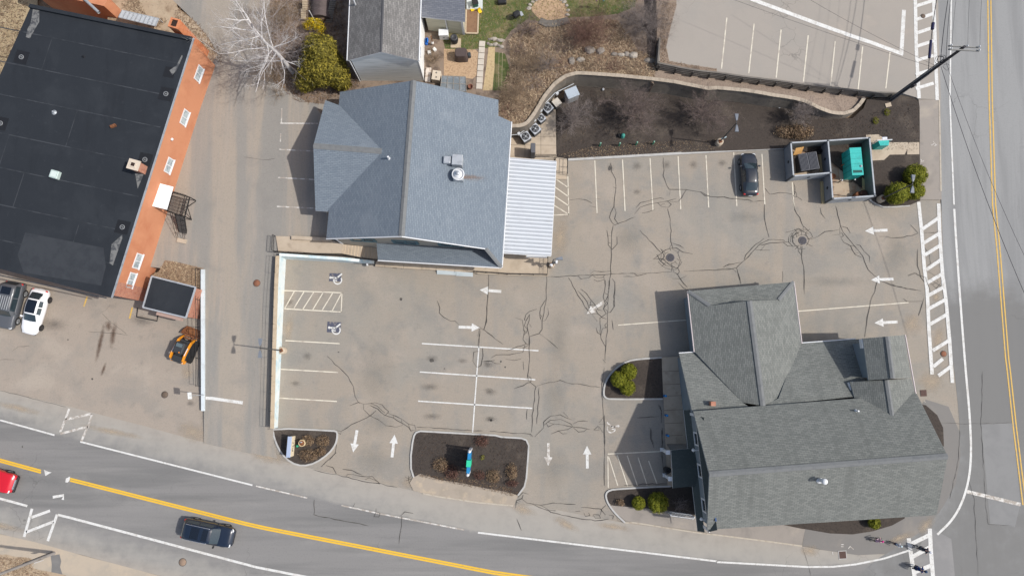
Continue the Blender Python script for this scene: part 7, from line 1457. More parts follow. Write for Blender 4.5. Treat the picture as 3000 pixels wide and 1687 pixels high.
def rider(label,c,head,s,top,trou,helm,hair=None,helm2=None):
    o = thing('person',label,'person',c,'people cycling around the corner',math.atan2(head[1],head[0]))
    def q(x,y,z): return (x*s,y*s,z*s)
    V = [(q(-.22,0,.93),(.13*s,.11*s)),(q(-.08,0,1.12),(.115*s,.10*s)),(q(.06,0,1.32),(.125*s,.11*s)),(q(.14,0,1.43),.075*s),(q(.19,0,1.50),.055*s),(q(.23,0,1.58),.085*s),(q(.25,0,1.68),.095*s),(q(.24,0,1.75),.07*s)]
    E_ = [(0,1),(1,2),(2,3),(3,4),(4,5),(5,6),(6,7)]
    V.append((q(.335,0,1.615),.018*s)); E_.append((5,8))           # nose
    TV,TE,LV,LE = V[:4],[(0,1),(1,2),(2,3)],[V[0]],[]
    for sy in (1,-1):
        b = len(V); arm = [(q(.10,sy*.17,1.37),.055*s),(q(.20,sy*.25,1.14),.045*s),(q(.30,sy*.29,1.03),.034*s),(q(.34,sy*.29,1.00),.036*s)]
        V += arm; E_ += [(2,b),(b,b + 1),(b + 1,b + 2),(b + 2,b + 3)]
        for k in range(4):
            f0 = len(V); yy = .262 + .018*k; V += [(q(.375,sy*yy,1.005),.010*s),(q(.40,sy*yy,.985),.009*s),(q(.392,sy*yy,.957 + .003*k),.008*s)]; E_ += [(b + 3,f0),(f0,f0 + 1),(f0 + 1,f0 + 2)]
        f0 = len(V); V += [(q(.345,sy*.252,.985),.011*s),(q(.37,sy*.245,.955),.009*s)]; E_ += [(b + 3,f0),(f0,f0 + 1)]
        tb2 = len(TV); TV += [(p,r*1.28) for p,r in arm[:3]]; TE += [(2,tb2),(tb2,tb2 + 1),(tb2 + 1,tb2 + 2)]
        b = len(V); px,pz = ((.10,.24) if sy > 0 else (-.20,.36)); kx,kz = ((.20,.66) if sy > 0 else (.16,.80))
        leg = [(q(-.20,sy*.10,.90),.090*s),(q(kx,sy*.12,kz),.062*s),(q(px - .06,sy*.14,pz + .14),.042*s),(q(px - .06,sy*.14,pz + .06),.040*s),(q(px + .10,sy*.15,pz + .05),.032*s)]
        V += leg; E_ += [(0,b),(b,b + 1),(b + 1,b + 2),(b + 2,b + 3),(b + 3,b + 4)]
        l0 = len(LV); LV += [(p,r*1.2) for p,r in leg[:3]]; LE += [(0,l0),(l0,l0 + 1),(l0 + 1,l0 + 2)]
        mb = MB(); mb.cbox(q(px + .01,sy*.145,pz + .065),(.27*s,.10*s,.09*s),0,.03*s); mb.build('shoe',M_plast,o,local=True)
        mb = MB(); mb.ball(q(.315,sy*.036,1.655),.013*s,6,4); mb.build('eye',M_plast,o,local=True)
        mb = MB(); mb.ball(q(.22,sy*.098,1.63),(.022*s,.014*s,.034*s),8,5); mb.build('ear',M_skin,o,local=True)
    mb = MB(); mb.box(q(.318,0,1.572),(.012*s,.05*s,.012*s)); mb.build('mouth',mat('lips',(.35,.13,.12),.6),o,local=True)
    skin('body',V,E_,M_skin,o)
    TV = [(p,tuple(x*1.16 for x in r) if isinstance(r,tuple) else r*(1.16 if i < 4 else 1)) for i,(p,r) in enumerate(TV)]; skin('jacket',TV,TE,top,o)
    LV[0] = (LV[0][0],tuple(x*1.15 for x in LV[0][1])); skin('trousers',LV,LE,trou,o)
    mb = MB(); cc = Vector(q(.235,0,1.69)); rows = []
    for i in range(6):
        ph = math.radians(-8 + 98*i / 5); rows.append([cc + Vector((math.cos(ph)*math.cos(a)*.155*s,math.cos(ph)*math.sin(a)*.125*s,math.sin(ph)*.13*s)) for a in [2*PI*k / 14 for k in range(14)]])
    mb.grid(rows,0,True,closed=True); mb.face(rows[0][::-1]); hl = mb.build('helmet',helm,o,local=True)
    mb = MB()
    for y in (-.05,0,.05): mb.tube([cc + Vector((-.12*s,y*s,.06*s)),cc + Vector((0,y*s,.135*s)),cc + Vector((.11*s,y*s,.075*s))],.012*s,4)
    mb.build('vent_ridge',helm2 or M_plast,hl,local=True)
    mb = MB(); mb.ball(q(.19,0,1.60),(.075*s,.098*s,.10*s),10,6); mb.build('hair',hair or mat('brown_hair',(.09,.05,.03),.8),o,local=True)
    return o
def cyc(px,head,s,fm,top,trou,helm,lb_,lp_,helm2=None):
    c = P(*px,.016); bicycle(lb_,c,head,s,fm); rider(lp_,c,head,s,top,trou,helm,None,helm2)
cl = lambda n,c: mat(n,c,.8)
Z5 = lambda x,y: (2500 + x / 8.5867,1540 + y / 8.5867)
cyc(Z5(528,325),(1,.2),.72,cl('black_frame',(.03,.03,.035)),mat('pink_patterned_jacket',(.62,.36,.48),.8,[((.20,.08,.14),16,.5,.6,.8)],local=True),mat('pink_patterned_leggings',(.50,.36,.42),.8,[((.10,.06,.10),18,.5,.6,.8)],local=True),cl('magenta_helmet',(.72,.02,.28)),'small black bicycle ridden by the child in pink','child in a pink patterned outfit and magenta helmet on a bicycle',cl('magenta_dark',(.40,.01,.16)))
cyc(Z5(1010,425),(1,-.42),.66,cl('red_frame',(.30,.012,.012)),cl('pale_blue_top',(.52,.58,.64)),cl('dark_blue_trousers',(.05,.06,.10)),cl('pale_blue_helmet',(.55,.72,.78)),'small red bicycle behind the adult in grey','child in a pale top and light blue helmet on the red bicycle',M_trim)
cyc(Z5(1620,525),(1,-.47),1.0,cl('black_frame',(.03,.03,.035)),cl('dark_navy_jacket',(.035,.04,.06)),cl('grey_trousers',(.09,.095,.11)),cl('white_helmet',(.78,.78,.82)),'black adult bicycle crossing the white ladder crosswalk','adult in dark clothes and a white helmet cycling over the crosswalk')
cyc(Z5(1500,1008),(1,-.22),1.0,cl('blue_frame',(.02,.05,.12)),cl('deep_blue_jacket',(.008,.030,.125)),cl('blue_trousers',(.010,.028,.085)),cl('navy_helmet',(.012,.026,.07)),'dark blue bicycle at the lower end of the crosswalk','adult in a deep blue jacket and navy helmet cycling in the street',cl('blue_stripe',(.02,.10,.22)))
# ------------------------------------------------------------------ yard machines,street furniture and small things
M_grey_p = mat('grey_painted_panel',(.235,.245,.26),.7,[((.17,.18,.195),1.2,.45,.7,.6),((.30,.31,.32),3,.55,.75,.4)])
M_panel_w = mat('pale_grey_panel',(.36,.38,.40),.7,[((.27,.285,.30),1.2,.45,.7,.6)])
# air conditioners on the pad
def ac_unit(c,sz,h,ang,label,grp):
    p = P(*t('A3',c),h + .1); b = Vector((p.x,p.y,.1)); o = thing('air_conditioner',label,'air conditioner',b,grp)
    mb = MB(); mb.cbox(b + UP*h / 2,(sz,sz,h),ang,.05); cbn = mb.build('cabinet',mat('ac_dark_louvres',(.075,.078,.082),.6),o)
    mb = MB(); mb.cbox(b + UP*(h + .02),(sz*1.02,sz*1.02,.06),ang,.03); mb.build('top_cover',mat('ac_pale_top',(.40,.42,.45),.5),o)
    mb = MB(); mb.lathe(b + UP*(h + .052),[(sz*.43,0),(sz*.43,.012),(.02,.012)],24); mb.build('fan_opening',mat('ac_black',(.02,.02,.022),.6),o)
    mb = MB()
    for k in range(4):
        a0 = ang + PI / 2*k; mb.face([b + UP*(h + .07) + Vector((math.cos(a0)*.06,math.sin(a0)*.06,0)),b + UP*(h + .07) + Vector((math.cos(a0)*sz*.38,math.sin(a0)*sz*.38,0)),b + UP*(h + .075) + Vector((math.cos(a0 + .6)*sz*.38,math.sin(a0 + .6)*sz*.38,0)),b + UP*(h + .075) + Vector((math.cos(a0 + .9)*.08,math.sin(a0 + .9)*.08,0))])
    mb.build('fan_blades',mat('dull_fan_metal',(.13,.135,.145),.5),o)
    mb = MB()
    for r_ in (.15,.25,.34,.42): 
        n_ = 20; mb.tube([b + UP*(h + .10) + Vector((math.cos(2*PI*k / n_)*sz*r_,math.sin(2*PI*k / n_)*sz*r_,0)) for k in range(n_ + 1)],.006,3)
    mb.lathe(b + UP*(h + .08),[(.09,0),(.08,.03),(.01,.035)],12); mb.build('fan_grille',M_galv,o)
ga_ = 'air conditioners along the block wall'
ac_unit((550,1160),.92,.85,math.radians(33),'lowest air conditioner of the row by the shop wall',ga_); ac_unit((632,1095),.92,.85,math.radians(40),'second air conditioner from the shop wall',ga_)
ac_unit((683,1003),.74,.72,math.radians(40),'smaller third air conditioner from the shop wall',ga_); ac_unit((738,915),.92,.85,math.radians(42),'air conditioner beside the flat tan topped unit',ga_)
p = P(*t('A3',(815,868)),1.0); o = thing('air_unit','flat tan topped outdoor unit beside the row of fans','air unit',(p.x,p.y,.1)); mb = MB(); mb.cbox((p.x,p.y,.5),(.72,.72,.8),math.radians(38),.03); mb.build('cabinet',mat('ac_dark_louvres',(.07,.072,.075),.6),o); mb = MB(); mb.cbox((p.x,p.y,.94),(.78,.78,.08),math.radians(38),.02); mb.build('lid',mat('tan_lid',(.50,.46,.40),.6),o)
p = P(*t('A3',(945,785)),1.5); o = thing('transformer_cabinet','big pale metal transformer cabinet at the bend of the block wall','cabinet',(p.x,p.y,.1)); mb = MB(); mb.cbox((p.x,p.y,.75),(1.22,.98,1.3),math.radians(23),.03); mb.build('cabinet',M_galv,o); mb = MB(); mb.cbox((p.x,p.y,1.44),(1.30,1.05,.10),math.radians(23),.02); mb.build('lid',mat('pale_blue_steel',(.38,.43,.48),.45),o)
mb = MB(); pts = [P(*t('A3',q),1.3) for q in ((425,1148),(490,1142),(560,1095),(640,1000),(690,905),(800,790),(960,712))]; mb.tube(pts,.05,6); tag(mb.build('conduit',M_galv),'pale pipe running along the block wall behind the fans','pipe')
for i,q in enumerate(((492,1135),(625,1022),(680,938),(818,795))):
    p = P(*t('A3',q),1.25); mb = MB(); mb.box((p.x,p.y,1.2),(.28,.22,.36),.7); tag(mb.build('switch_box',mat('pale_box',(.50,.52,.54),.5)),('switch box by the lowest fan','switch box behind the second fan','switch box behind the third smaller fan','switch box beside the tan topped unit')[i],'switch box','switch boxes on the block wall')
# bollards
for i,c in enumerate(((1187,1216),(1352,1216),(1498,1208),(1643,1203))):
    p = P(*t('A3',c),.95); b = Vector((p.x,p.y,.1)); o = thing('bollard',('first green bollard from the left in the mulch bed','second green bollard from the left in the mulch bed','third green bollard from the left in the mulch bed','rightmost green bollard in the mulch bed')[i],'bollard',b,'green bollards in the mulch bed')
    mb = MB(); mb.cyl(b - UP*.05,b + UP*.82,.085,.085,12); mb.build('post',mat('green_bollard_paint',(.05,.22,.13),.5),o); mb = MB(); mb.lathe(b + UP*.82,[(.09,0),(.085,.06),(.05,.11),(.01,.125)],12); mb.build('cap',mat('pale_green_cap',(.22,.42,.32),.5),o)
p = P(*t('A3',(1378,1152)),.5); b = Vector((p.x,p.y,.1)); o = thing('utility_pedestal','green domed utility pedestal under the dark leafless tree','pedestal',b); mb = MB(); mb.lathe(b,[(.22,0),(.2,.5),(.16,.62),(.02,.66)],14); mb.build('dome',mat('teal_dome',(.06,.30,.24),.5),o); mb = MB(); mb.cbox(b + Vector((-.28,.1,.18)),(.4,.35,.36),.3,.04); mb.build('box',M_iron,o)
for i,(tl,c) in enumerate((('A3',(1210,757)),('A4',(445,757)),('A4',(82,627)))):
    p = P(*t(tl,c),.35 if i < 2 else 2.3); p.z = p.z - .3; o = thing('garden_light',('small white garden light at the left foot of the block wall','small white garden light at the middle foot of the block wall','small white garden light on the gravel terrace')[i],'light',p); mb = MB(); mb.cyl(p - UP*.25,p + UP*.22,.03,.03,6); mb.build('stake',M_iron,o); mb = MB(); mb.lathe(p + UP*.2,[(.13,0),(.12,.08),(.02,.1)],10); mb.build('lamp_head',M_trim,o)
p = G(*t('A4',(1212,745)),z_bed); mb = MB(); mb.cbox(p + UP*.03,(.62,.42,.08),.25,.01); tag(mb.build('cover_plate',M_conc),'pale rectangular cover plate beside the utility pole','cover plate')
for i,c in enumerate(((1600,1042),(1612,1208),(1622,1380))):
    p = P(*t('C3',c),.9); b = Vector((p.x - .05,p.y,.1)); o = thing('bollard',('upper blue bollard along the concrete walk','middle blue bollard along the concrete walk','lower blue bollard along the concrete walk')[i],'bollard',b,'blue bollards along the concrete walk'); mb = MB(); mb.cyl(b,b + UP*.85,.11,.11,14); mb.build('post',mat('blue_bollard_paint',(.015,.12,.34),.5),o); mb = MB(); mb.lathe(b + UP*.85,[(.12,0),(.10,.06),(.01,.09)],14); mb.build('cap',mat('bright_blue_cap',(.03,.24,.55),.5),o)
# lamps with round concrete bases
def lamp(label,base,zb,h,heads,hd,bh=.75,br=.36,bands=True):
    b = Vector((base.x,base.y,zb)); o = thing('lamp_post',label,'street lamp',b,'twin headed lamps on round concrete bases')
    mb = MB(); mb.lathe(b - UP*.05,[(br,0),(br,bh),(br - .03,bh + .04),(.02,bh + .045)],20); mb.build('concrete_base',M_conc,o)
    mb = MB(); mb.box(b + UP*(bh + .03),(.34,.34,.05),.4); mb.build('base_plate',M_rustm,o)
    mb = MB(); mb.cyl(b + UP*bh,b + UP*h,.065,.05,8); pl_ = mb.build('pole',mat('dark_pole',(.055,.056,.058),.5),o)
    d = Vector((math.cos(hd),math.sin(hd),0))
    for s in heads:
        mb = MB(); mb.tube([b + UP*(h - .1),b + UP*h + d*s*.12,b + UP*(h + .02) + d*s*.35],.035,5); mb.build('arm',MATS['dark_pole'],o)
        mb = MB(); n_ = Vector((-d.y,d.x,0)); c0,c1,c2 = b + UP*(h + .02) + d*s*.22,b + UP*(h + .04) + d*s*.45,b + UP*(h + .03) + d*s*.88
        rows = [[c0 - n_*.06 - UP*.05,c0 + n_*.06 - UP*.05,c0 + n_*.05 + UP*.04,c0 - n_*.05 + UP*.04],[c1 - n_*.13 - UP*.09,c1 + n_*.13 - UP*.09,c1 + n_*.11 + UP*.06,c1 - n_*.11 + UP*.06],[c2 - n_*.19 - UP*.10,c2 + n_*.19 - UP*.10,c2 + n_*.17 + UP*.05,c2 - n_*.17 + UP*.05]]
        mb.grid(rows,0,False,closed=True); mb.face(rows[0][::-1]); mb.face(rows[-1]); mb.build('lamp_head',mat('grey_lamp_head',(.16,.175,.20),.45),o)
    return o
lamp('twin headed lamp beside the pale blue wall of the lower lot',P(831,1027),0,6.45,(1,-1),math.radians(92))
lb_ = lamp('twin headed lamp standing in the long mulch bed',P(*t('A4',(22,1004)),.7),.1,5.9,(1,-1),math.radians(88))
p = lb_.location; mb = MB(); mb.box(p + Vector((.1,.05,1.6)),(.5,.05,.34),.3); tag(mb.build('sign_plate',mat('pale_blue_sign',(.45,.55,.58),.5),lb_))
lamp('twin headed lamp above the three clipped shrubs',P(*t('A4',(1165,1408)),.5),.1,5.9,(1,-1),math.radians(82))
L4 = lamp('lamp with floodlights at the end of the porch',P(*t('B3',(626,1090)),.4),.0,3.6,(1,),math.radians(10),.7,.3)
b = L4.location
for i,(dx,dy,dz,s_) in enumerate(((.1,-.15,2.6,.34),(.35,-.05,2.5,.3),(-.1,-.2,1.6,.3))): mb = MB(); mb.cbox(b + Vector((dx,dy,dz)),(s_,.22,.28),.4 + i,.03); mb.build('floodlight',M_trim if i else MATS['dark_pole'],L4)
b = P(*t('E2',(540,318)),.4); b.z = .1; o = thing('lamp_stub','round concrete lamp base with rusty stub in the half round island','lamp base',b); mb = MB(); mb.lathe(b,[(.33,0),(.33,.6),(.26,.6),(.25,.5)],20,cap=False); mb.build('concrete_ring',mat('yellowish_concrete',(.52,.40,.24),.85),o); mb = MB(); mb.lathe(b,[(.27,.52),(.10,.55),(.09,.8),(.01,.8)],14); mb.build('rusty_core',M_rustm,o); mb = MB(); mb.tube([b + Vector((0,.1,.5)),b + Vector((-.02,.12,1.1)),b + Vector((.2,.14,1.15))],.045,6); mb.build('white_pipe',M_trim,o)
b = P(*t('E2',(495,345)),.4); b.z = .1; mb = MB(); mb.lathe(b,[(.10,0),(.10,.35),(.13,.38),(.02,.46)],12); tag(mb.build('ground_spotlight',mat('green_cap',(.04,.34,.20),.5)),'small green capped spotlight beside the cream sign','spotlight')
# signs in the islands
def sg(label,c,cat='sign',name='sign'): return thing(name,label,cat,c)
a,b_ = P(*t('E2',(480,258)),.1),P(*t('E2',(466,428)),.1); o = sg('low cream monument sign with a blue grey top',(a + b_) / 2); d = (b_ - a).normalized(); n_ = Vector((d.y,-d.x,0)); n_ = n_ if n_.x > 0 else -n_
mb = MB(); c = (a + b_) / 2 - n_*.17; mb.cbox((c.x,c.y,.68),((b_ - a).length,.34,1.15),math.atan2(d.y,d.x),.02); mb.build('board',mat('cream_sign_face',(.66,.56,.40),.6),o)
mb = MB(); mb.cbox((c.x,c.y,1.29),((b_ - a).length + .06,.40,.08),math.atan2(d.y,d.x),.02); mb.build('cap',mat('blue_grey_cap',(.34,.40,.52),.5),o)
mb = MB(); Fw = Wall((b_.x + n_.x*.005,b_.y + n_.y*.005),(a.x + n_.x*.005,a.y + n_.y*.005))
for k,(u0,u1,z0,z1) in enumerate(((.5,.55,.5,.8),(.5,.75,.76,.8),(.5,.7,.62,.66),(.8,.85,.5,.8),(.95,1.0,.5,.8),(.95,1.15,.5,.54),(1.25,1.3,.5,.8),(1.25,1.45,.76,.8))): Fw.panel(mb,u0,u1,z0,z1,.012)
mb.build('dark_emblem',M_iron,o)
a,b_ = P(*t('E2',(1972,366)),.1),P(*t('E2',(1958,556)),.1); o = sg('tall narrow sign with blue panels and a green middle between white posts',(a + b_) / 2); d = (b_ - a); L_ = d.length; d.normalize(); rz_ = math.atan2(d.y,d.x)
for p in (a,b_): mb = MB(); mb.box((p.x,p.y,1.45),(.20,.24,2.9),rz_); mb.lathe((p.x,p.y,2.9),[(.17,0),(.17,.05),(.02,.14)],4); mb.build('post',M_trim,o)
cc = (a + b_) / 2
for f0,f1,m_,w,z1 in ((.06,.36,mat('sign_blue',(.02,.20,.42),.4),.30,2.80),(.37,.66,mat('sign_green',(.03,.50,.28),.4),.42,2.95),(.67,.95,MATS['sign_blue'],.30,2.80)):
    p = a.lerp(b_,(f0 + f1) / 2); mb = MB(); mb.cbox((p.x,p.y,(1.2 + z1) / 2),(L_*(f1 - f0),w,z1 - 1.2),rz_,.02); mb.build('panel',m_,o)
mb = MB(); mb.box((cc.x,cc.y,.55),(L_*.8,.35,.9),rz_); mb.build('base',mat('dark_sign_base',(.05,.05,.055),.8),o)
# fenced enclosure
HF = 1.8
TPK = lambda *q: [P(2280 + x / 6.5875,390 + y / 6.5875,HF) for x,y in q]
A_,Bk,Ck,Dk,Ek,Fk,Gk = TPK((242,192),(958,150),(1756,95),(1862,1214),(1048,1268),(1012,768),(292,832))
EN = thing('fenced_enclosure','grey panelled enclosure with two bays around the waste containers','enclosure',(Fk.x,Fk.y,0))
def fpanel(a,b,m,nm='panel',th=.09,z0=.08):
    d = (b - a); L_ = d.length; d.normalize(); mb = MB(); c = (a + b) / 2; mb.box((c.x,c.y,(HF + z0) / 2),(L_,th,HF - z0),math.atan2(d.y,d.x)); k = mb.build(nm,m,EN)
    mb = MB(); mb.box((c.x,c.y,HF + .035),(L_ + .04,th + .05,.07),math.atan2(d.y,d.x)); mb.build('top_rail',M_panel_w,k); return k
M_slat = mat('grey_wood_slats',(.17,.178,.165),.85,[((.11,.115,.11),1.5,.45,.7,.7,(.3,.3,9)),((.25,.26,.245),3,.55,.75,.5)])
fpanel(A_,Bk,M_slat,'slat_panel'); fpanel(Bk,Ck,M_slat,'slat_panel'); fpanel(Ck,Dk,M_slat,'slat_panel')
fpanel(A_,Gk,M_grey_p,'gate'); fpanel(Bk,Fk,M_grey_p,'gate'); fpanel(Fk,Ek,M_grey_p,'gate'); fpanel(Gk,Fk,M_panel_w,'gate'); fpanel(Ek,Dk,M_panel_w,'gate')
for p in (A_,Bk,Ck,Dk,Ek,Fk,Gk): mb = MB(); mb.box((p.x,p.y,.97),(.16,.16,1.94),.1); mb.build('post',mat('dark_grey_post',(.09,.095,.10),.7),EN)
for a,b in ((Gk,Fk),(Ek,Dk),(Fk,Ek),(A_,Gk),(Bk,Fk)):
    c = (a + b) / 2; d = (b - a).normalized(); n_ = Vector((d.y,-d.x,0)); n_ = n_ if (n_.y < 0 or n_.x < -.9) else -n_; mb = MB(); mb.box((c.x + n_.x*.06,c.y + n_.y*.06,1.0),(.30,.05,.10),math.atan2(d.y,d.x)); mb.box((c.x + n_.x*.07,c.y + n_.y*.07,1.0),(.05,.06,.4),math.atan2(d.y,d.x)); mb.build('latch',M_iron,EN)
mb = MB(); mb.prism([(p.x,p.y) for p in (A_,Ck,Dk,Ek,Fk,Gk)],0,.03); mb.build('concrete_floor',mat('rust_stained_concrete',(.40,.32,.235),.9,[((.22,.12,.07),.8,.48,.66,.8),((.28,.23,.18),.5,.45,.7,.7),((.15,.11,.08),2,.58,.74,.6)]),EN)
kp = lambda x,y,z=0: P(2280 + x / 6.5875,390 + y / 6.5875,z)
# dumpster
q = [kp(x,y,1.35) for x,y in ((392,398),(752,345),(802,700),(432,728))]; cD = sum(q,Vector()) / 4; DU = thing('dumpster','black waste dumpster with ribbed lids in the left bay','dumpster',(cD.x,cD.y,.03))
dx = (q[1] - q[0]).normalized(); dy = (q[0] - q[3]).normalized(); w_,h_ = (q[1] - q[0]).length,(q[0] - q[3]).length
mb = MB(); lo = [cD + dx*sx*w_*.46 + dy*sy*h_*.44 for sx,sy in ((-1,-1),(1,-1),(1,1),(-1,1))]; hi = [cD + dx*sx*w_*.5 + dy*sy*h_*.5 for sx,sy in ((-1,-1),(1,-1),(1,1),(-1,1))]
mb.grid([[Vector((p.x,p.y,.12)) for p in lo],[Vector((p.x,p.y,1.2)) for p in hi]],closed=True); mb.face([Vector((p.x,p.y,1.2)) for p in hi]); mb.build('body',mat('black_dumpster',(.022,.022,.026),.6),DU)
for s in (-1,1):
    mb = MB(); c = cD + dx*s*w_*.25; rz_ = math.atan2(dx.y,dx.x); mb.box((c.x,c.y,1.26),(w_*.485,h_,.08),rz_)
    for k in range(7): p = c + dx*(k - 3)*w_*.064; mb.box((p.x,p.y,1.325),(w_*.030,h_*.94,.05),rz_)
    mb.build('lid',mat('grey_plastic_lid',(.085,.088,.10),.5),DU)
mb = MB(); c = kp(390,350,.8); mb.box((c.x,c.y,.75),(.9,.06,1.0),.25,0,Matrix.Rotation(-.5,3,'X')); tag(mb.build('wooden_sheet',mat('orange_plywood',(.58,.33,.12),.7)),'orange plywood sheet leaning behind the dumpster','board')
mb = MB(); c = kp(805,345,.6); mb.lathe((c.x,c.y,.03),[(.2,0),(.24,.5),(.26,.58),(.22,.58),(.20,.1)],16,cap=False); tag(mb.build('black_bucket',M_iron),'black bucket in the corner beside the dumpster','bucket')
# teal container
q = [kp(x,y,2.0) for x,y in ((1380,294),(1595,284),(1646,800),(1432,806))]; TC = thing('teal_container','tall teal steel container with a slot in its top','container',((q[0].x + q[2].x) / 2,(q[0].y + q[2].y) / 2,.15))
M_teal = mat('teal_paint',(.025,.40,.36),.45,[((.02,.30,.27),1.5,.45,.7,.7),((.16,.10,.06),2.5,.66,.78,.6),((.08,.45,.40),4,.55,.75,.5)])
mb = MB(); mb.grid([[Vector((p.x,p.y,.15)) for p in q[::-1]],[Vector((p.x,p.y,1.92)) for p in q[::-1]]],closed=True); mb.face([Vector((p.x,p.y,1.92)) for p in q[::-1]]); mb.build('body',M_teal,TC)
mb = MB(); cT = sum(q,Vector()) / 4; qq = [cT + (p - cT)*1.03 for p in q]; mb.slab([Vector((p.x,p.y,2.0)) for p in qq],.09,0,0); ld_ = mb.build('top_plate',M_teal,TC)
for f in (.2,.4,.6,.8):
    mb = MB(); a,b = q[3].lerp(q[0],f),q[2].lerp(q[1],f); mb.tube([Vector((a.x,a.y,2.005)),Vector((b.x,b.y,2.005))],.014,4); mb.tube([Vector((a.x,a.y,1.92)),Vector((a.x,a.y,.2))],.03,4); mb.build('seam',mat('dark_teal_seam',(.012,.22,.20),.6),TC)
mb = MB(); a,b = kp(1240,620,1.0),kp(1250,620,1.0); mb.box((a.x,a.y,1.0),(.10,.08,.5),.1); mb.build('latch_bar',M_rustm,TC)
mb = MB(); s_ = [q[3].lerp(q[0],.07).lerp(q[2].lerp(q[1],.07),.08),q[3].lerp(q[0],.07).lerp(q[2].lerp(q[1],.07),.92),q[3].lerp(q[0],.17).lerp(q[2].lerp(q[1],.17),.92),q[3].lerp(q[0],.17).lerp(q[2].lerp(q[1],.17),.08)]; mb.face([Vector((p.x,p.y,2.006)) for p in s_]); mb.build('slot',mat('dark_teal_slot',(.004,.06,.055),.6),ld_)
p = kp(1596,640,2.0); mb = MB(); mb.lathe(p,[(.13,0),(.13,.04),(.08,.05),(.07,.10),(.01,.11)],14); mb.build('filler_cap',M_galv,ld_)
mb = MB(); mb.prism([tuple(kp(x,y)[:2]) for x,y in ((1125,415),(1280,380),(1660,380),(1660,880),(1180,920))],0,.15); mb.build('plinth',M_conc,TC)
def barrel(x,y,r,h,label,m): p = kp(x,y,h); mb = MB(); mb.lathe((p.x,p.y,.03),[(r,0),(r,h*.3),(r*1.05,h*.33),(r,h*.36),(r,h*.66),(r*1.05,h*.7),(r,h*.73),(r,h),(r*.93,h),(r*.9,h - .04),(.02,h - .04)],18); tag(mb.build('barrel',m),label,'barrel','rusty barrels in the enclosure')
barrel(1550,1195,.32,.7,'smaller rust brown barrel in the lower corner of the enclosure',M_rustm); barrel(1656,1165,.37,.85,'larger dark brown barrel in the lower corner of the enclosure',mat('dark_rust',(.07,.035,.025),.85)); barrel(1062,830,.26,.5,'small rusty barrel behind the middle gate',M_rustm)
for i,(x,y) in enumerate(((1235,908),(1482,896))):
    p = kp(x,y,.9); b = Vector((p.x,p.y,.03)); o = thing('bollard',('left white capped guard post before the teal container','right white capped guard post before the teal container')[i],'bollard',b,'guard posts before the teal container'); mb = MB(); mb.cyl(b,b + UP*.85,.06,.06,10); mb.build('post',MATS['dark_pole'],o); mb = MB(); mb.lathe(b + UP*.85,[(.085,0),(.07,.05),(.01,.07)],10); mb.build('cap',M_trim,o)
for i,(a,b) in enumerate((((800,410),(835,790)),((842,930),(868,1360)),((1628,815),(1648,1112)))):
    pa,pb = kp(*a,.15),kp(*b,.15); d = pb - pa; c = (pa + pb) / 2; mb = MB(); mb.cbox((c.x,c.y,.11),(d.length,.26,.22),math.atan2(d.y,d.x),.02); tag(mb.build('timber_beam',mat('yellowed_timber',(.47,.37,.20),.85,[((.36,.27,.14),1.5,.45,.7,.6)])),('yellowed timber beam beside the dumpster','yellowed timber beam outside the middle gate','yellowed timber beam beside the teal container')[i],'beam','timber beams in the enclosure')
# teal box beside the enclosure,its pad and path
sheet('concrete_walk',t('B4',(1268,133),(1372,127),(1430,170),(1462,196),(1720,194),(1720,297),(1470,300),(1420,345),(1290,352)),z_bed,M_conc,.02,'pale concrete pad and path behind the enclosure')
q = [P(*t('B4',c),1.7) for c in ((1372,182),(1464,178),(1460,221),(1388,223))]; o = thing('teal_cabinet','upright teal cabinet with a white frame on the concrete path','cabinet',(q[0].x,q[0].y,.14))
mb = MB(); mb.grid([[Vector((p.x,p.y,.14)) for p in q[::-1]],[Vector((p.x,p.y,1.7)) for p in q[::-1]]],closed=True); mb.face([Vector((p.x,p.y,1.7)) for p in q[::-1]]); mb.build('body',M_teal,o)
mb = MB(); a,b = P(*t('B4',(1362,178)),1.75),P(*t('B4',(1490,172)),1.75); mb.tube([a,b],.05,6); mb.tube([a,a - UP*.5],.04,6); mb.tube([b,b - UP*.5],.04,6); mb.build('white_frame',M_trim,o)
mb = MB(); p = P(*t('B4',(1426,160)),1.72); mb.cbox(p,(.5,.22,.05),.05,.01); mb.build('label_plate',mat('pale_lilac_plate',(.62,.64,.74),.5),o)
# manholes and grates
def cover(tl,c,r,label,m,zf=z_flat,off=.02):
    p = G(*t(tl,c),zf,off); o = thing('manhole_cover',label,'manhole cover',p); mb = MB(); mb.lathe(p,[(r*1.12,0),(r*1.12,.010),(r,.012),(.01,.013)],22); mb.build('frame',mat('iron_frame',(.10,.085,.075),.8),o); mb = MB(); mb.lathe(p + UP*.012,[(r*.97,0),(r*.97,.008),(.01,.009)],22)
    for k in range(-3,4): mb.box(p + Vector((0,k*r*.25,.024)),(2*r*(1 - (k*.25) ** 2) ** .5*.92,.03,.008))
    mb.build('lid',m,o)
M_mrust = mat('rust_iron_lid',(.24,.105,.06),.85,[((.14,.07,.05),4,.45,.7,.6)]); M_mbr = mat('brown_iron_lid',(.135,.10,.075),.85); M_grate = mat('dark_iron_grate',(.10,.095,.105),.7)
cover('C1',(1399,886),.31,'brown manhole cover near the end of the low wall',M_mbr); cover('D',(646,712),.33,'rust red manhole cover in the driveway',M_mrust,z_drive,.03); cover('E1',(1551,1330),.34,'tan manhole cover on the near sidewalk',mat('tan_iron_lid',(.28,.20,.145),.85)); cover('C4',(1968,570),.28,'orange brown manhole cover inside the worn crosswalk',M_mrust,z_flat,.03); cover('A4',(1460,116),.22,'small cover ring in the upper crosswalk',M_mbr,z_upper,.045)
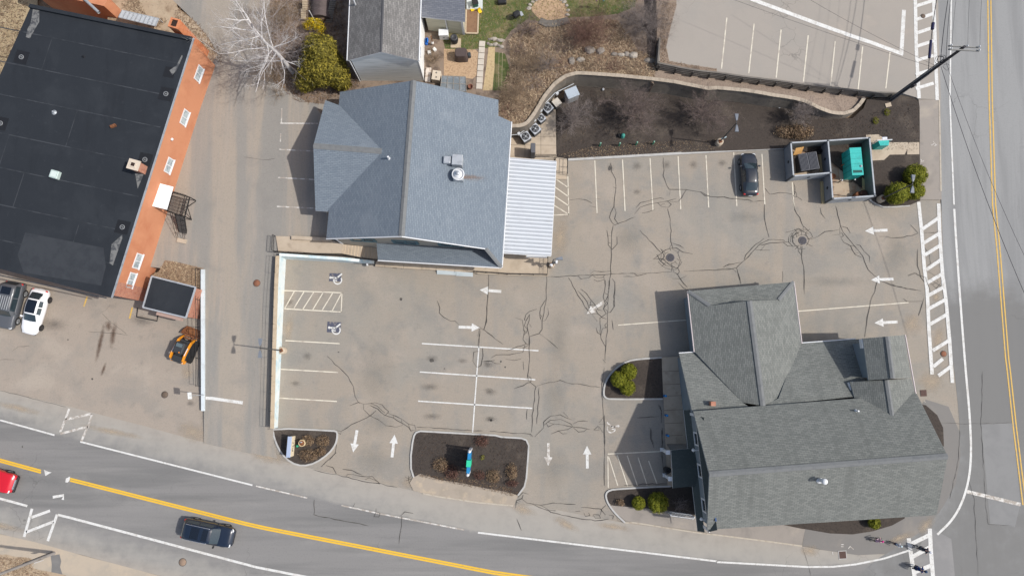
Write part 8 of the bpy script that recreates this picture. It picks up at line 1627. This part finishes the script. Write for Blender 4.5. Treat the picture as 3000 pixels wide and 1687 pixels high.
def grate_round(c,tl,label):
    p = P(*t(tl,c),.02); o = thing('drain_grate',label,'drain grate',p); mb = MB(); mb.lathe(p,[(.40,0),(.40,.008),(.02,.009)],22); mb.build('pit',mat('pit_black',(.035,.034,.035),.9),o); mb = MB(); mb.lathe(p,[(.42,.0),(.42,.02),(.34,.02),(.34,.0)],22,cap=False)
    for k in range(-4,5): w = 2*(.35 ** 2 - (k*.08) ** 2) ** .5; mb.box(p + Vector((0,k*.08,.018)),(w,.03,.016)); mb.box(p + Vector((k*.08,0,.016)),(.022,w,.014))
    mb.build('bars',M_grate,o)
grate_round((1635,1028),'B3','round drain grate among cracks left in the lot'); grate_round((729,1028),'B4','round drain grate among cracks below the enclosure')
def grate_sq(c,tl,s,label,frame=False):
    p = P(*t(tl,c),.024); o = thing('drain_grate',label,'drain grate',p); mb = MB(); mb.box(p,(s,s,.012),.05); mb.build('pit',MATS['pit_black'],o); mb = MB()
    for k in range(8): f = -s / 2 + s*(k + .5) / 8; mb.box(p + Vector((0,f,.012)),(s,.035,.02),.05); mb.box(p + Vector((f,0,.011)),(.025,s,.018),.05)
    mb.build('bars',mat('rusty_grate',(.13,.075,.06),.8),o)
    if frame:
        mb = MB()
        for dx_,dy_,a_,b_ in ((0,1,1.2,.1),(0,-1,1.2,.1),(1,0,.1,1.0),(-1,0,.1,1.0)): mb.box(p + Vector((dx_*s*.55,dy_*s*.55,0)),(s*a_,s*b_,.03),.05)
        mb.build('concrete_frame',M_kerb,o)
grate_sq((1825,848),'C4',.62,'square rusty grate right of the gabled building'); grate_sq((890,1298),'E4',.66,'square rusty grate with a pale frame near the cyclists',True)
# utility spray marks
mb = MB()
for tl,lines in (('A4',(((1512,1010),(1520,1030)),((1520,1030),(1545,1010)),((1530,1000),(1555,1030)),((1540,1035),(1560,1020)),((1440,1145),(1465,1140)),((1445,1128),(1450,1150)))),('E4',(((930,1255),(945,1235)),((945,1240),(968,1258)),((880,1225),(898,1225)),((880,1240),(898,1240)),((818,1275),(822,1300)),((1465,212),(1480,218))))):
    for a,b in lines: line_px(mb,[t(tl,a),t(tl,b)],.07,z_road,.10 if tl == 'A4' else .03)
struct(mb.build('spray_marks',M_worn),'small white surveyor spray marks on the sidewalks')
# utility pole,wires
b = G(2614,291,z_bed); tpz = 12.1; o = thing('utility_pole','tall dark utility pole with a double crossarm at the sidewalk','utility pole',b)
def pole_xy(z): return Vector((b.x,b.y,z))
M_pole = mat('dark_creosote_pole',(.045,.042,.046),.85); M_cable = mat('black_cable',(.022,.022,.03),.6); M_arm = mat('grey_crossarm',(.24,.235,.22),.8)
mb = MB(); mb.cyl(pole_xy(b.z - .3),pole_xy(tpz),.19,.12,14); mb.build('shaft',M_pole,o)
mb = MB()
for k,(a_,z0,z1) in enumerate(((2.6,.5,9.5),(3.3,.5,9.0),(-1.9,.5,7.0))): d = Vector((math.cos(a_),math.sin(a_),0))*.22; mb.tube([pole_xy(z0) + d,pole_xy(z1) + d],.05,6)
mb.build('riser_conduit',mat('grey_conduit',(.13,.135,.15),.6),o)
mb = MB(); d = Vector((math.cos(-2.0),math.sin(-2.0),0))*.3; mb.cbox(pole_xy(4.6) + d,(.3,.26,.6),.4,.03); mb.build('pole_box',M_pole,o)
ad = Vector((1,-.055,0)).normalized()
for s in (.16,-.16):
    mb = MB(); n_ = Vector((-ad.y,ad.x,0))*s; c = pole_xy(11.75) + n_ + ad*.15; mb.box(c,(2.7,.10,.12),math.atan2(ad.y,ad.x)); ca_ = mb.build('crossarm',M_arm,o)
    for f in (-1.2,.2,1.25) if s > 0 else (-1.2,1.25):
        mb = MB(); mb.lathe(c + ad*f + UP*.06,[(.03,0),(.03,.08),(.075,.10),(.055,.16),(.07,.2),(.02,.25)],10); mb.build('insulator',M_trim,ca_)
mb = MB()
for r_,z in ((.36,9.3),(.30,9.1),(.42,9.0)):
    c = pole_xy(z) + Vector((-.25,.25,0)); mb.tube([c + Vector((math.cos(a)*r_,math.sin(a)*r_,.1*math.sin(3*a))) for a in [2*PI*k / 18 for k in range(19)]],.02,4)
c = pole_xy(8.8) + Vector((.45,-.35,0)); mb.tube([c + Vector((math.cos(a)*.28,math.sin(a)*.3,.1*math.sin(2*a))) for a in [2*PI*k / 14 for k in range(15)]],.018,4); mb.build('cable_coil',M_cable,o)
def wire(label,a,bpt,r,sag=.5,splices=()):
    pts = [a.lerp(bpt,k / 14) - UP*sag*4*(k / 14)*(1 - k / 14) for k in range(15)]; mb = MB(); mb.tube(pts,r,5); w = tag(mb.build('overhead_wire',M_cable),label,'wire','wires on the utility pole')
    for f0,f1,rr_ in splices: mb = MB(); mb.cyl(a.lerp(bpt,f0) - UP*sag*4*f0*(1 - f0),a.lerp(bpt,f1) - UP*sag*4*f1*(1 - f1),rr_,rr_,8); mb.build('splice_case',mat('navy_splice',(.018,.018,.06),.5),w)
wp = lambda x,y,z: P(*t('A4',(x,y)),z)
wire('thick cable with dark splice cases running north over the crosswalk',pole_xy(7.2) + Vector((-.2,.1,0)),wp(1640,-420,7.8),.035,.5,((.10,.24,.13),(.33,.38,.16)))
wire('cable running north just left of the white edge line',pole_xy(8.9) + Vector((-.1,.2,0)),wp(1720,-420,9.0),.03,.4); wire('cable running north along the white edge line',pole_xy(9.4) + Vector((.1,.2,0)),wp(1730,-500,9.6),.022,.4)
wire('left cable slanting down to the lower right across the side road',pole_xy(8.6) + Vector((.1,-.2,0)),wp(2330,2420,8.6),.022,.6); wire('right cable slanting down to the lower right across the side road',pole_xy(9.2) + Vector((.2,-.1,0)),wp(2360,2180,9.4),.015,.6)
for f,x1,lab in ((-1.2,1770,'thin line from the left end of the crossarm'),(.2,1840,'thin line from the middle of the crossarm'),(1.25,1930,'thin line from the right end of the crossarm')): wire(lab,pole_xy(12.0) + ad*(f + .15),wp(x1,-500,12.2),.011,.3)
for z,x1,y1,lab in ((7.9,-200,-120,'thin service line crossing the upper lot'),(8.2,560,-60,'upper thin service line crossing the upper lot')): wire(lab,pole_xy(z),wp(x1,y1,8.0),.012,.3)
# lower left pole with a small sign
b = P(159,1619); o = thing('utility_pole','pale grey utility pole with a white sign at the lower left corner','utility pole',b); mb = MB(); mb.cyl(b - UP*.1,b + UP*10.5,.15,.115,12); mb.build('shaft',mat('pale_grey_pole',(.27,.25,.235),.85,[((.18,.165,.15),1.5,.45,.7,.6)]),o)
mb = MB(); mb.tube([b + Vector((-.05,.17,.2)),b + Vector((-.05,.14,4.2))],.028,5); mb.build('riser_conduit',M_iron,o)
mb = MB(); mb.box(b + Vector((.10,-.20,2.3)),(.55,.03,.5),.3); mb.build('sign_plate',M_trim,o)
# sign post by the low wall
b = G(*t('C1',(1740,887)),z_drive); o = thing('sign_post','thin grey post with an edge-on white sign at the low wall','sign',b); mb = MB(); mb.cyl(b,b + UP*3.4,.035,.035,8); mb.build('post',M_galv,o); mb = MB(); mb.box(b + Vector((0,0,3.2)),(.05,.62,.70),.15); mb.build('sign_plate',mat('white_sign_face',(.70,.72,.72),.5),o)
# picket fence,bin,planks around the corner building
pa,pb = P(*t('E3',(1620,908)),.1),P(*t('E3',(1815,935)),.1); o = thing('picket_fence','short white picket fence below the leafless bush','fence',pa); d = (pb - pa).normalized()
for p in (pa,pb): mb = MB(); mb.box(p + UP*.45,(.12,.12,.9)); mb.lathe(p + UP*.9,[(.09,0),(.02,.1)],4); mb.build('post',M_trim,o)
mb = MB()
for z in (.22,.72): mb.box((pa + pb) / 2 + UP*z + Vector((0,-.5*(z - .22) + .1,0)),((pb - pa).length,.05,.07),math.atan2(d.y,d.x))
for k in range(1,15): q_ = pa.lerp(pb,k / 15); mb.tube([q_ + Vector((0,.15,.05)),q_ + Vector((0,-.22,.82))],.04,4,sm=False)
mb.build('pickets',M_trim,o)
b = P(*t('E3',(1606,547)),.5); b = Vector((b.x,b.y,.10)); o = thing('waste_bin','round black waste bin under the porch front','bin',b); mb = MB(); mb.lathe(b,[(.26,0),(.30,.6),(.31,.75)],18); mb.build('drum',M_iron,o); mb = MB(); mb.lathe(b + UP*.75,[(.33,0),(.30,.06),(.12,.12),(.11,.09)],18); mb.build('lid',M_plast,o)
b = P(*t('B2',(975,1088)),.3); o = thing('small_sign','small white sign board on a black stand at the end of the stair wall','sign',(b.x,b.y,0)); mb = MB(); mb.box((b.x - .3,b.y,.55),(.12,.3,.35),.2); mb.build('board',M_trim,o); mb = MB(); mb.tube([(b.x - .3,b.y,.35),(b.x + .3,b.y,.3),(b.x + .32,b.y,0)],.03,5); mb.tube([(b.x - .3,b.y,.4),(b.x - .3,b.y,0)],.03,5); mb.build('stand',M_iron,o)
mb = MB(); pts = [P(*t('B2',q),.04) for q in ((1155,1112),(1190,1118),(1215,1112),(1235,1120),(1262,1116))]; mb.tube(pts,.035,5); tag(mb.build('iron_chain',M_iron),'dark chain lying along the porch edge','chain')
# back yard clutter
def ybox(x,y,s,h,z=Z_YARD,rz_=0.0): p = P(*t('Y',(x,y)),z + h); return Vector((p.x,p.y,z))
M_wbox = mat('white_enamel',(.66,.65,.62),.5)
b = ybox(552,530,1,1.0); o = thing('white_cabinet','white cabinet standing against the cream clapboard ell','cabinet',b); mb = MB(); mb.cbox(b + UP*.5,(.92,.62,.95),.02,.03); mb.build('body',M_wbox,o); mb = MB(); mb.cbox(b + UP*1.0,(.98,.70,.06),.02,.01); mb.build('top',M_trim,o); mb = MB(); mb.box(b + Vector((0,-.32,.45)),(.2,.02,.1)); mb.build('handle',M_iron,o)
b = ybox(722,610,1,1.0); o = thing('rain_barrel','black lidded rain barrel on a pallet by the ell','barrel',b); mb = MB(); mb.lathe(b + UP*.06,[(.34,0),(.40,.35),(.38,.75),(.34,.9)],20); mb.build('drum',M_plast,o); mb = MB(); mb.lathe(b + UP*.95,[(.37,0),(.36,.05),(.2,.07),(.19,.04),(.05,.04)],20); mb.build('lid',mat('worn_black_lid',(.05,.05,.053),.5),o); mb = MB(); mb.box(b + Vector((.12,-.15,.03)),(1.05,1.0,.06)); mb.build('pallet',M_pale_wood,o)
b = ybox(272,655,1,.5); mb = MB(); mb.cbox(b + UP*.2,(.30,.72,.40),-.1,.10); tag(mb.build('blue_tub',mat('blue_plastic',(.012,.13,.50),.4)),'bright blue plastic tub leaning at the white house wall','tub')
b = ybox(835,850,1,1.2); o = thing('covered_grill','grill under a crumpled dark brown cover on the wood chips','grill',b); mb = MB(); rows = []
for z,s in ((0,1.15),(.3,1.06),(.8,1.0),(1.1,.96),(1.18,.88)):
    rows.append([b + Vector((math.cos(a)*.62*s*min(1.25,1 / max(abs(math.cos(a)),abs(math.sin(a))))*(1 + rr.uniform(-.05,.05)*(1 if z < 1 else .2)),math.sin(a)*.50*s*min(1.25,1 / max(abs(math.cos(a)),abs(math.sin(a))))*(1 + rr.uniform(-.05,.05)),z)) for a in [2*PI*k / 24 for k in range(24)]])
mb.grid(rows,0,True,closed=True); mb.face(rows[-1]); mb.build('cover',mat('brown_tarp',(.075,.055,.05),.6),o)
b = ybox(970,885,1,.5); mb = MB(); mb.cbox(b + UP*.25,(.35,.45,.5),.2,.06); tag(mb.build('black_crate',mat('dark_slate_plastic',(.04,.048,.055),.5)),'small dark crate right of the covered grill','crate')
for i,(x,y) in enumerate(((320,850),(405,800))): b = ybox(x,y,1,.3); mb = MB(); mb.cbox(b + UP*.15,(.32,.36,.28),.1 + i*.6,.03); tag(mb.build('white_bin',M_wbox),('left white bin on the patch of grass','right tilted white bin on the patch of grass')[i],'bin','white bins in the yard')
b = ybox(365,665,1,.9); o = thing('wooden_post','rust brown wooden post with a white jug near the clapboard house','post',b); mb = MB(); mb.box(b + UP*.9,(.09,.09,1.8)); mb.build('shaft',mat('brown_post',(.22,.11,.06),.85),o); mb = MB(); mb.lathe(b + Vector((0,0,.3)),[(.12,0),(.13,.2),(.05,.28)],10); mb.build('jug',M_wbox,o)
# glazed cold frame,cupboard and boards
z1 = .8; q = [P(*t('Y',c),Z_YARD + z1) for c in ((525,1240),(915,1258),(925,1500),(500,1470))]; o = thing('cold_frame','glazed wooden cold frame close to the blue shingled roof','cold frame',(q[0].x,q[0].y,Z_YARD)); mb = MB(); mb.prism([(p.x,p.y) for p in q],Z_YARD,Z_YARD + z1 - .12); mb.build('box',M_wood,o)
mb = MB(); mb.face([q[3],q[2],q[1],q[0]]); mb.build('glass',mat('dusty_glass',(.16,.18,.19),.15,[((.30,.31,.31),1.5,.45,.7,.6)],spec=.6),o); mb = MB()
for f in (0,.25,.5,.75,1): mb.tube([q[0].lerp(q[1],f) + UP*.02,q[3].lerp(q[2],f) + UP*.02],.035,4)
for f in (0,.5,1): mb.tube([q[0].lerp(q[3],f) + UP*.02,q[1].lerp(q[2],f) + UP*.02],.035,4)
mb.build('glazing_bars',mat('grey_bars',(.27,.245,.215),.8),o)
b = ybox(432,1225,1,.9); o = thing('old_cupboard','weathered cream cupboard with two round handles lying by the cold frame','cupboard',b); mb = MB(); mb.cbox(b + UP*.42,(.85,1.0,.85),-.15,.02); mb.build('body',mat('cream_cupboard',(.50,.43,.34),.8),o)
for s in (-.22,.25): mb = MB(); mb.lathe(b + Vector((.02,s,.85)),[(.09,0),(.08,.03),(.03,.04)],10); mb.build('knob',M_wood,o)
b = ybox(300,1215,1,.3); mb = MB(); mb.box(b + UP*.15,(.55,1.5,.12),-.05); tag(mb.build('peeling_board',mat('peeling_white_paint',(.56,.50,.44),.85,[((.30,.22,.17),3,.45,.62,.8)])),'peeling white board lying along the clapboard house','board')
b = ybox(992,1410,1,.4); mb = MB(); mb.lathe(b,[(.18,0),(.25,.35),(.27,.4),(.22,.4),(.19,.2),(.02,.2)],16,cap=False); tag(mb.build('clay_pot',mat('dark_clay',(.17,.075,.05),.8)),'dark clay pot beside the cold frame','pot')
# raised bed,deck and toys by the ell
q = [P(*t('Y',c),Z_YARD + .25) for c in ((925,150),(1125,150),(1112,545),(915,540))]; o = thing('raised_bed','long raised bed of bare brown soil beside the ell','planter',(q[0].x,q[0].y,Z_YARD)); mb = MB()
for i in range(4): mb.tube([q[i] - UP*.08,q[(i + 1) % 4] - UP*.08],.10,4,sm=False)
mb.build('frame',M_pale_wood,o); mb = MB(); mb.face([p - UP*.06 for p in q][::-1]); mb.build('soil',mat('bare_soil',(.21,.125,.075),.95,[((.13,.075,.045),3,.45,.7,.7)],bump=.5),o)
mb = MB(); q = [P(*t('Y',c),Z_YARD + .35) for c in ((930,-150),(1190,-150),(1190,145),(930,148))]; mb.prism([(p.x,p.y) for p in q],Z_YARD,Z_YARD + .35); tag(mb.build('deck',mat('pale_deck',(.50,.53,.53),.7)),'pale grey deck at the end of the ell','deck')
b = P(*t('Y',(1065,35)),Z_YARD + .9); o = thing('green_planter_box','dark green box standing on the pale deck','box',(b.x,b.y,Z_YARD + .35)); mb = MB(); mb.cbox((b.x,b.y,Z_YARD + .65),(.55,.6,.6),.3,.05); mb.build('box',mat('dark_green_plastic',(.02,.085,.06),.5),o); mb = MB(); mb.cbox((b.x + .02,b.y,Z_YARD + .97),(.60,.64,.05),.3,.02); mb.build('lid',M_iron,o)
for i,(x,y) in enumerate(((1022,148),(1146,180))):
    b = ybox(x,y,1,.4); o = thing('yellow_chair',('left yellow child chair at the deck edge','right yellow child chair at the deck edge')[i],'chair',b,'yellow child chairs'); mb = MB(); mb.cbox(b + UP*.28,(.36,.34,.05),.5,.02); mb.build('seat',mat('yellow_plastic',(.75,.50,.02),.5),o); mb = MB(); mb.cbox(b + Vector((-.08,.16,.48)),(.34,.05,.36),.5,.02); mb.build('backrest',M_trim if i == 0 else MATS['yellow_plastic'],o)
    for sx,sy in ((-1,-1),(1,-1),(1,1),(-1,1)): mb = MB(); mb.cyl(b + Vector((sx*.13,sy*.13,0)),b + Vector((sx*.13,sy*.13,.26)),.02,.02,6); mb.build('leg',MATS['yellow_plastic'],o)
b = P(*t('A3',(472,118)),Z_YARD + .8); b.z = Z_YARD; o = thing('kettle_grill','black grill with a side shelf on the lawn','grill',b); mb = MB(); mb.cbox(b + UP*.75,(.75,.55,.45),.5,.12); mb.build('firebox',M_plast,o); mb = MB(); mb.cbox(b + Vector((.5,.05,.72)),(.3,.5,.05),.5,.02); mb.build('side_shelf',M_galv,o); mb = MB(); mb.box(b + Vector((-.55,-.2,.7)),(.35,.08,.05),.3); mb.build('handle',M_iron,o)
for sx,sy in ((-1,-1),(1,-1),(1,1),(-1,1)): mb = MB(); mb.cyl(b + Vector((sx*.25,sy*.18,0)),b + Vector((sx*.25,sy*.18,.55)),.025,.025,6); mb.build('leg',M_iron,o)
b = P(*t('A3',(350,5)),Z_YARD + .5); b.z = Z_YARD; mb = MB(); mb.cbox(b + UP*.25,(.9,.5,.5),.1,.08); tag(mb.build('black_crate',M_plast),'black crate at the top edge of the lawn','crate')
b = P(*t('A3',(1165,75)),Z_YARD); o = thing('bird_feeder','bird feeder on a thin black pole at the lawn edge','bird feeder',b); mb = MB(); mb.cyl(b,b + UP*1.9,.025,.025,6); mb.tube([b + UP*1.9 + Vector((-.35,0,-.05)),b + UP*1.95,b + UP*1.9 + Vector((.35,0,-.05))],.02,5); mb.build('pole',M_iron,o)
for s,m_ in ((-.35,mat('pinkish_feeder',(.5,.33,.32),.6)),(.35,mat('teal_feeder',(.16,.35,.33),.6))): mb = MB(); mb.lathe(b + Vector((s,0,1.5)),[(.09,0),(.10,.22),(.15,.25),(.02,.36)],10); mb.build('feeder',m_,o)
# garden string fence
mb = MB()
for x in (1460,1515):
    a,b_ = P(*t('Y',(x,860)),Z_YARD + .4),P(*t('Y',(x - 12,1440)),Z_YARD + .4); mb.tube([a,b_],.018,4)
    for f in (0,.33,.66,1): p = a.lerp(b_,f); mb.tube([p,p - UP*.4],.02,4)
tag(mb.build('string_fence',M_pale_wood),'low string fence on stakes along the narrow grass strip','fence')
# steps and covered pile at the top of the yard
for i,(x0,x1,y0,y1,sx) in enumerate(((852,866,0,150,1),(1050,1112,0,182,-1))):
    o = thing('wooden_steps',('pale wooden steps left of the covered pile','pale wooden steps right of the covered pile')[i],'steps',P(*t('A2',(x0,y1)),Z_YARD),'wooden steps in the yard')
    for k in range(11):
        f = k / 10; y = y0 + (y1 - y0)*f; w = 30 if i == 0 else 38; xx = (850 - 12*(1 if f > .5 else 0)) if i == 0 else (1090 - 35*f)
        a,b_ = P(*t('A2',(xx - w / 2,y)),Z_YARD + 1.2 - .11*k),P(*t('A2',(xx + w / 2,y)),Z_YARD + 1.2 - .11*k); mb = MB(); c = (a + b_) / 2; mb.box(c,((b_ - a).length + .15,.30,.05)); mb.build('step',M_pale_wood if i == 0 else M_wood,o)
b = P(*t('A2',(985,40)),Z_YARD + .6); b.z = Z_YARD; o = thing('covered_pile','long pile under dark brown sheeting between the wooden steps','pile',b); mb = MB(); rows = []
for k in range(9):
    y = b.y + 3.0 - k*.55; rows.append([(b.x + (j - 3)*.40 + rr.uniform(-.05,.05),y,Z_YARD + (0,.75,1.0,1.12,1.0,.7,0)[j] + rr.uniform(-.08,.08)) for j in range(7)])
mb.grid(rows,0,True); mb.f = [f[::-1] for f in mb.f]; mb.face(rows[-1][::-1]); mb.build('sheeting',mat('dark_brown_sheeting',(.105,.08,.075),.7,[((.05,.04,.038),1,.45,.7,.8)]),o)
b = P(*t('A2',(975,140)),Z_YARD + .4); b.z = Z_YARD; mb = MB(); mb.ball(b + UP*.25,(.7,.45,.35),10,6,0,.15,rr); tag(mb.build('log_heap',mat('log_ends',(.14,.095,.065),.9,[((.36,.27,.18),3,.55,.7,.8)])),'small heap of cut logs above the yellow bush','logs')
a,b_ = P(*t('A2',(940,190)),Z_YARD),P(*t('A2',(912,125)),Z_YARD + 1.4); mb = MB(); mb.cyl(a,(a.x,a.y,Z_YARD + 2.2),.05,.05,8); tag(mb.build('white_pole',M_trim),'thin white pole beside the yellow bush','pole')
# ------------------------------------------------------------------ light,sky,camera
sun_el,sun_az = math.radians(50),math.radians(97)
to_sun = Vector((math.sin(sun_az)*math.cos(sun_el),math.cos(sun_az)*math.cos(sun_el),math.sin(sun_el)))
sd = bpy.data.lights.new('sun','SUN'); sd.energy = 3.1; sd.angle = math.radians(0.9); sd.color = (1.0,0.965,0.91)
so = bpy.data.objects.new('sun',sd); COL.objects.link(so); so.rotation_euler = to_sun.to_track_quat('Z','Y').to_euler(); so.location = (0,0,100)
W = bpy.data.worlds.new('World'); scene.world = W; W.use_nodes = True; nt = W.node_tree
bg = nt.nodes['Background']; sk = nt.nodes.new('ShaderNodeTexSky'); sk.sky_type = 'NISHITA'; sk.sun_disc = False
sk.sun_elevation = sun_el; sk.sun_rotation = sun_az; sk.air_density = 1.0; sk.dust_density = 2.5; sk.ozone_density = 1.0
hs = nt.nodes.new('ShaderNodeHueSaturation'); hs.inputs['Saturation'].default_value = 0.85; nt.links.new(sk.outputs[0],hs.inputs['Color']); nt.links.new(hs.outputs[0],bg.inputs[0]); bg.inputs[1].default_value = 0.125
cd = bpy.data.cameras.new('camera'); cam = bpy.data.objects.new('camera',cd); COL.objects.link(cam)
cd.sensor_width = 36; cd.lens = 36*FOC / 3000; cd.clip_end = 3000; cd.clip_start = 0.5
cam.location = EYE; cam.rotation_euler = (TILT,0,0); scene.camera = cam
scene.view_settings.view_transform = 'Standard'; scene.view_settings.look = 'None'; scene.view_settings.gamma = 1; scene.view_settings.exposure = 0.31
scene.cycles.max_bounces = 6; scene.cycles.use_denoising = True
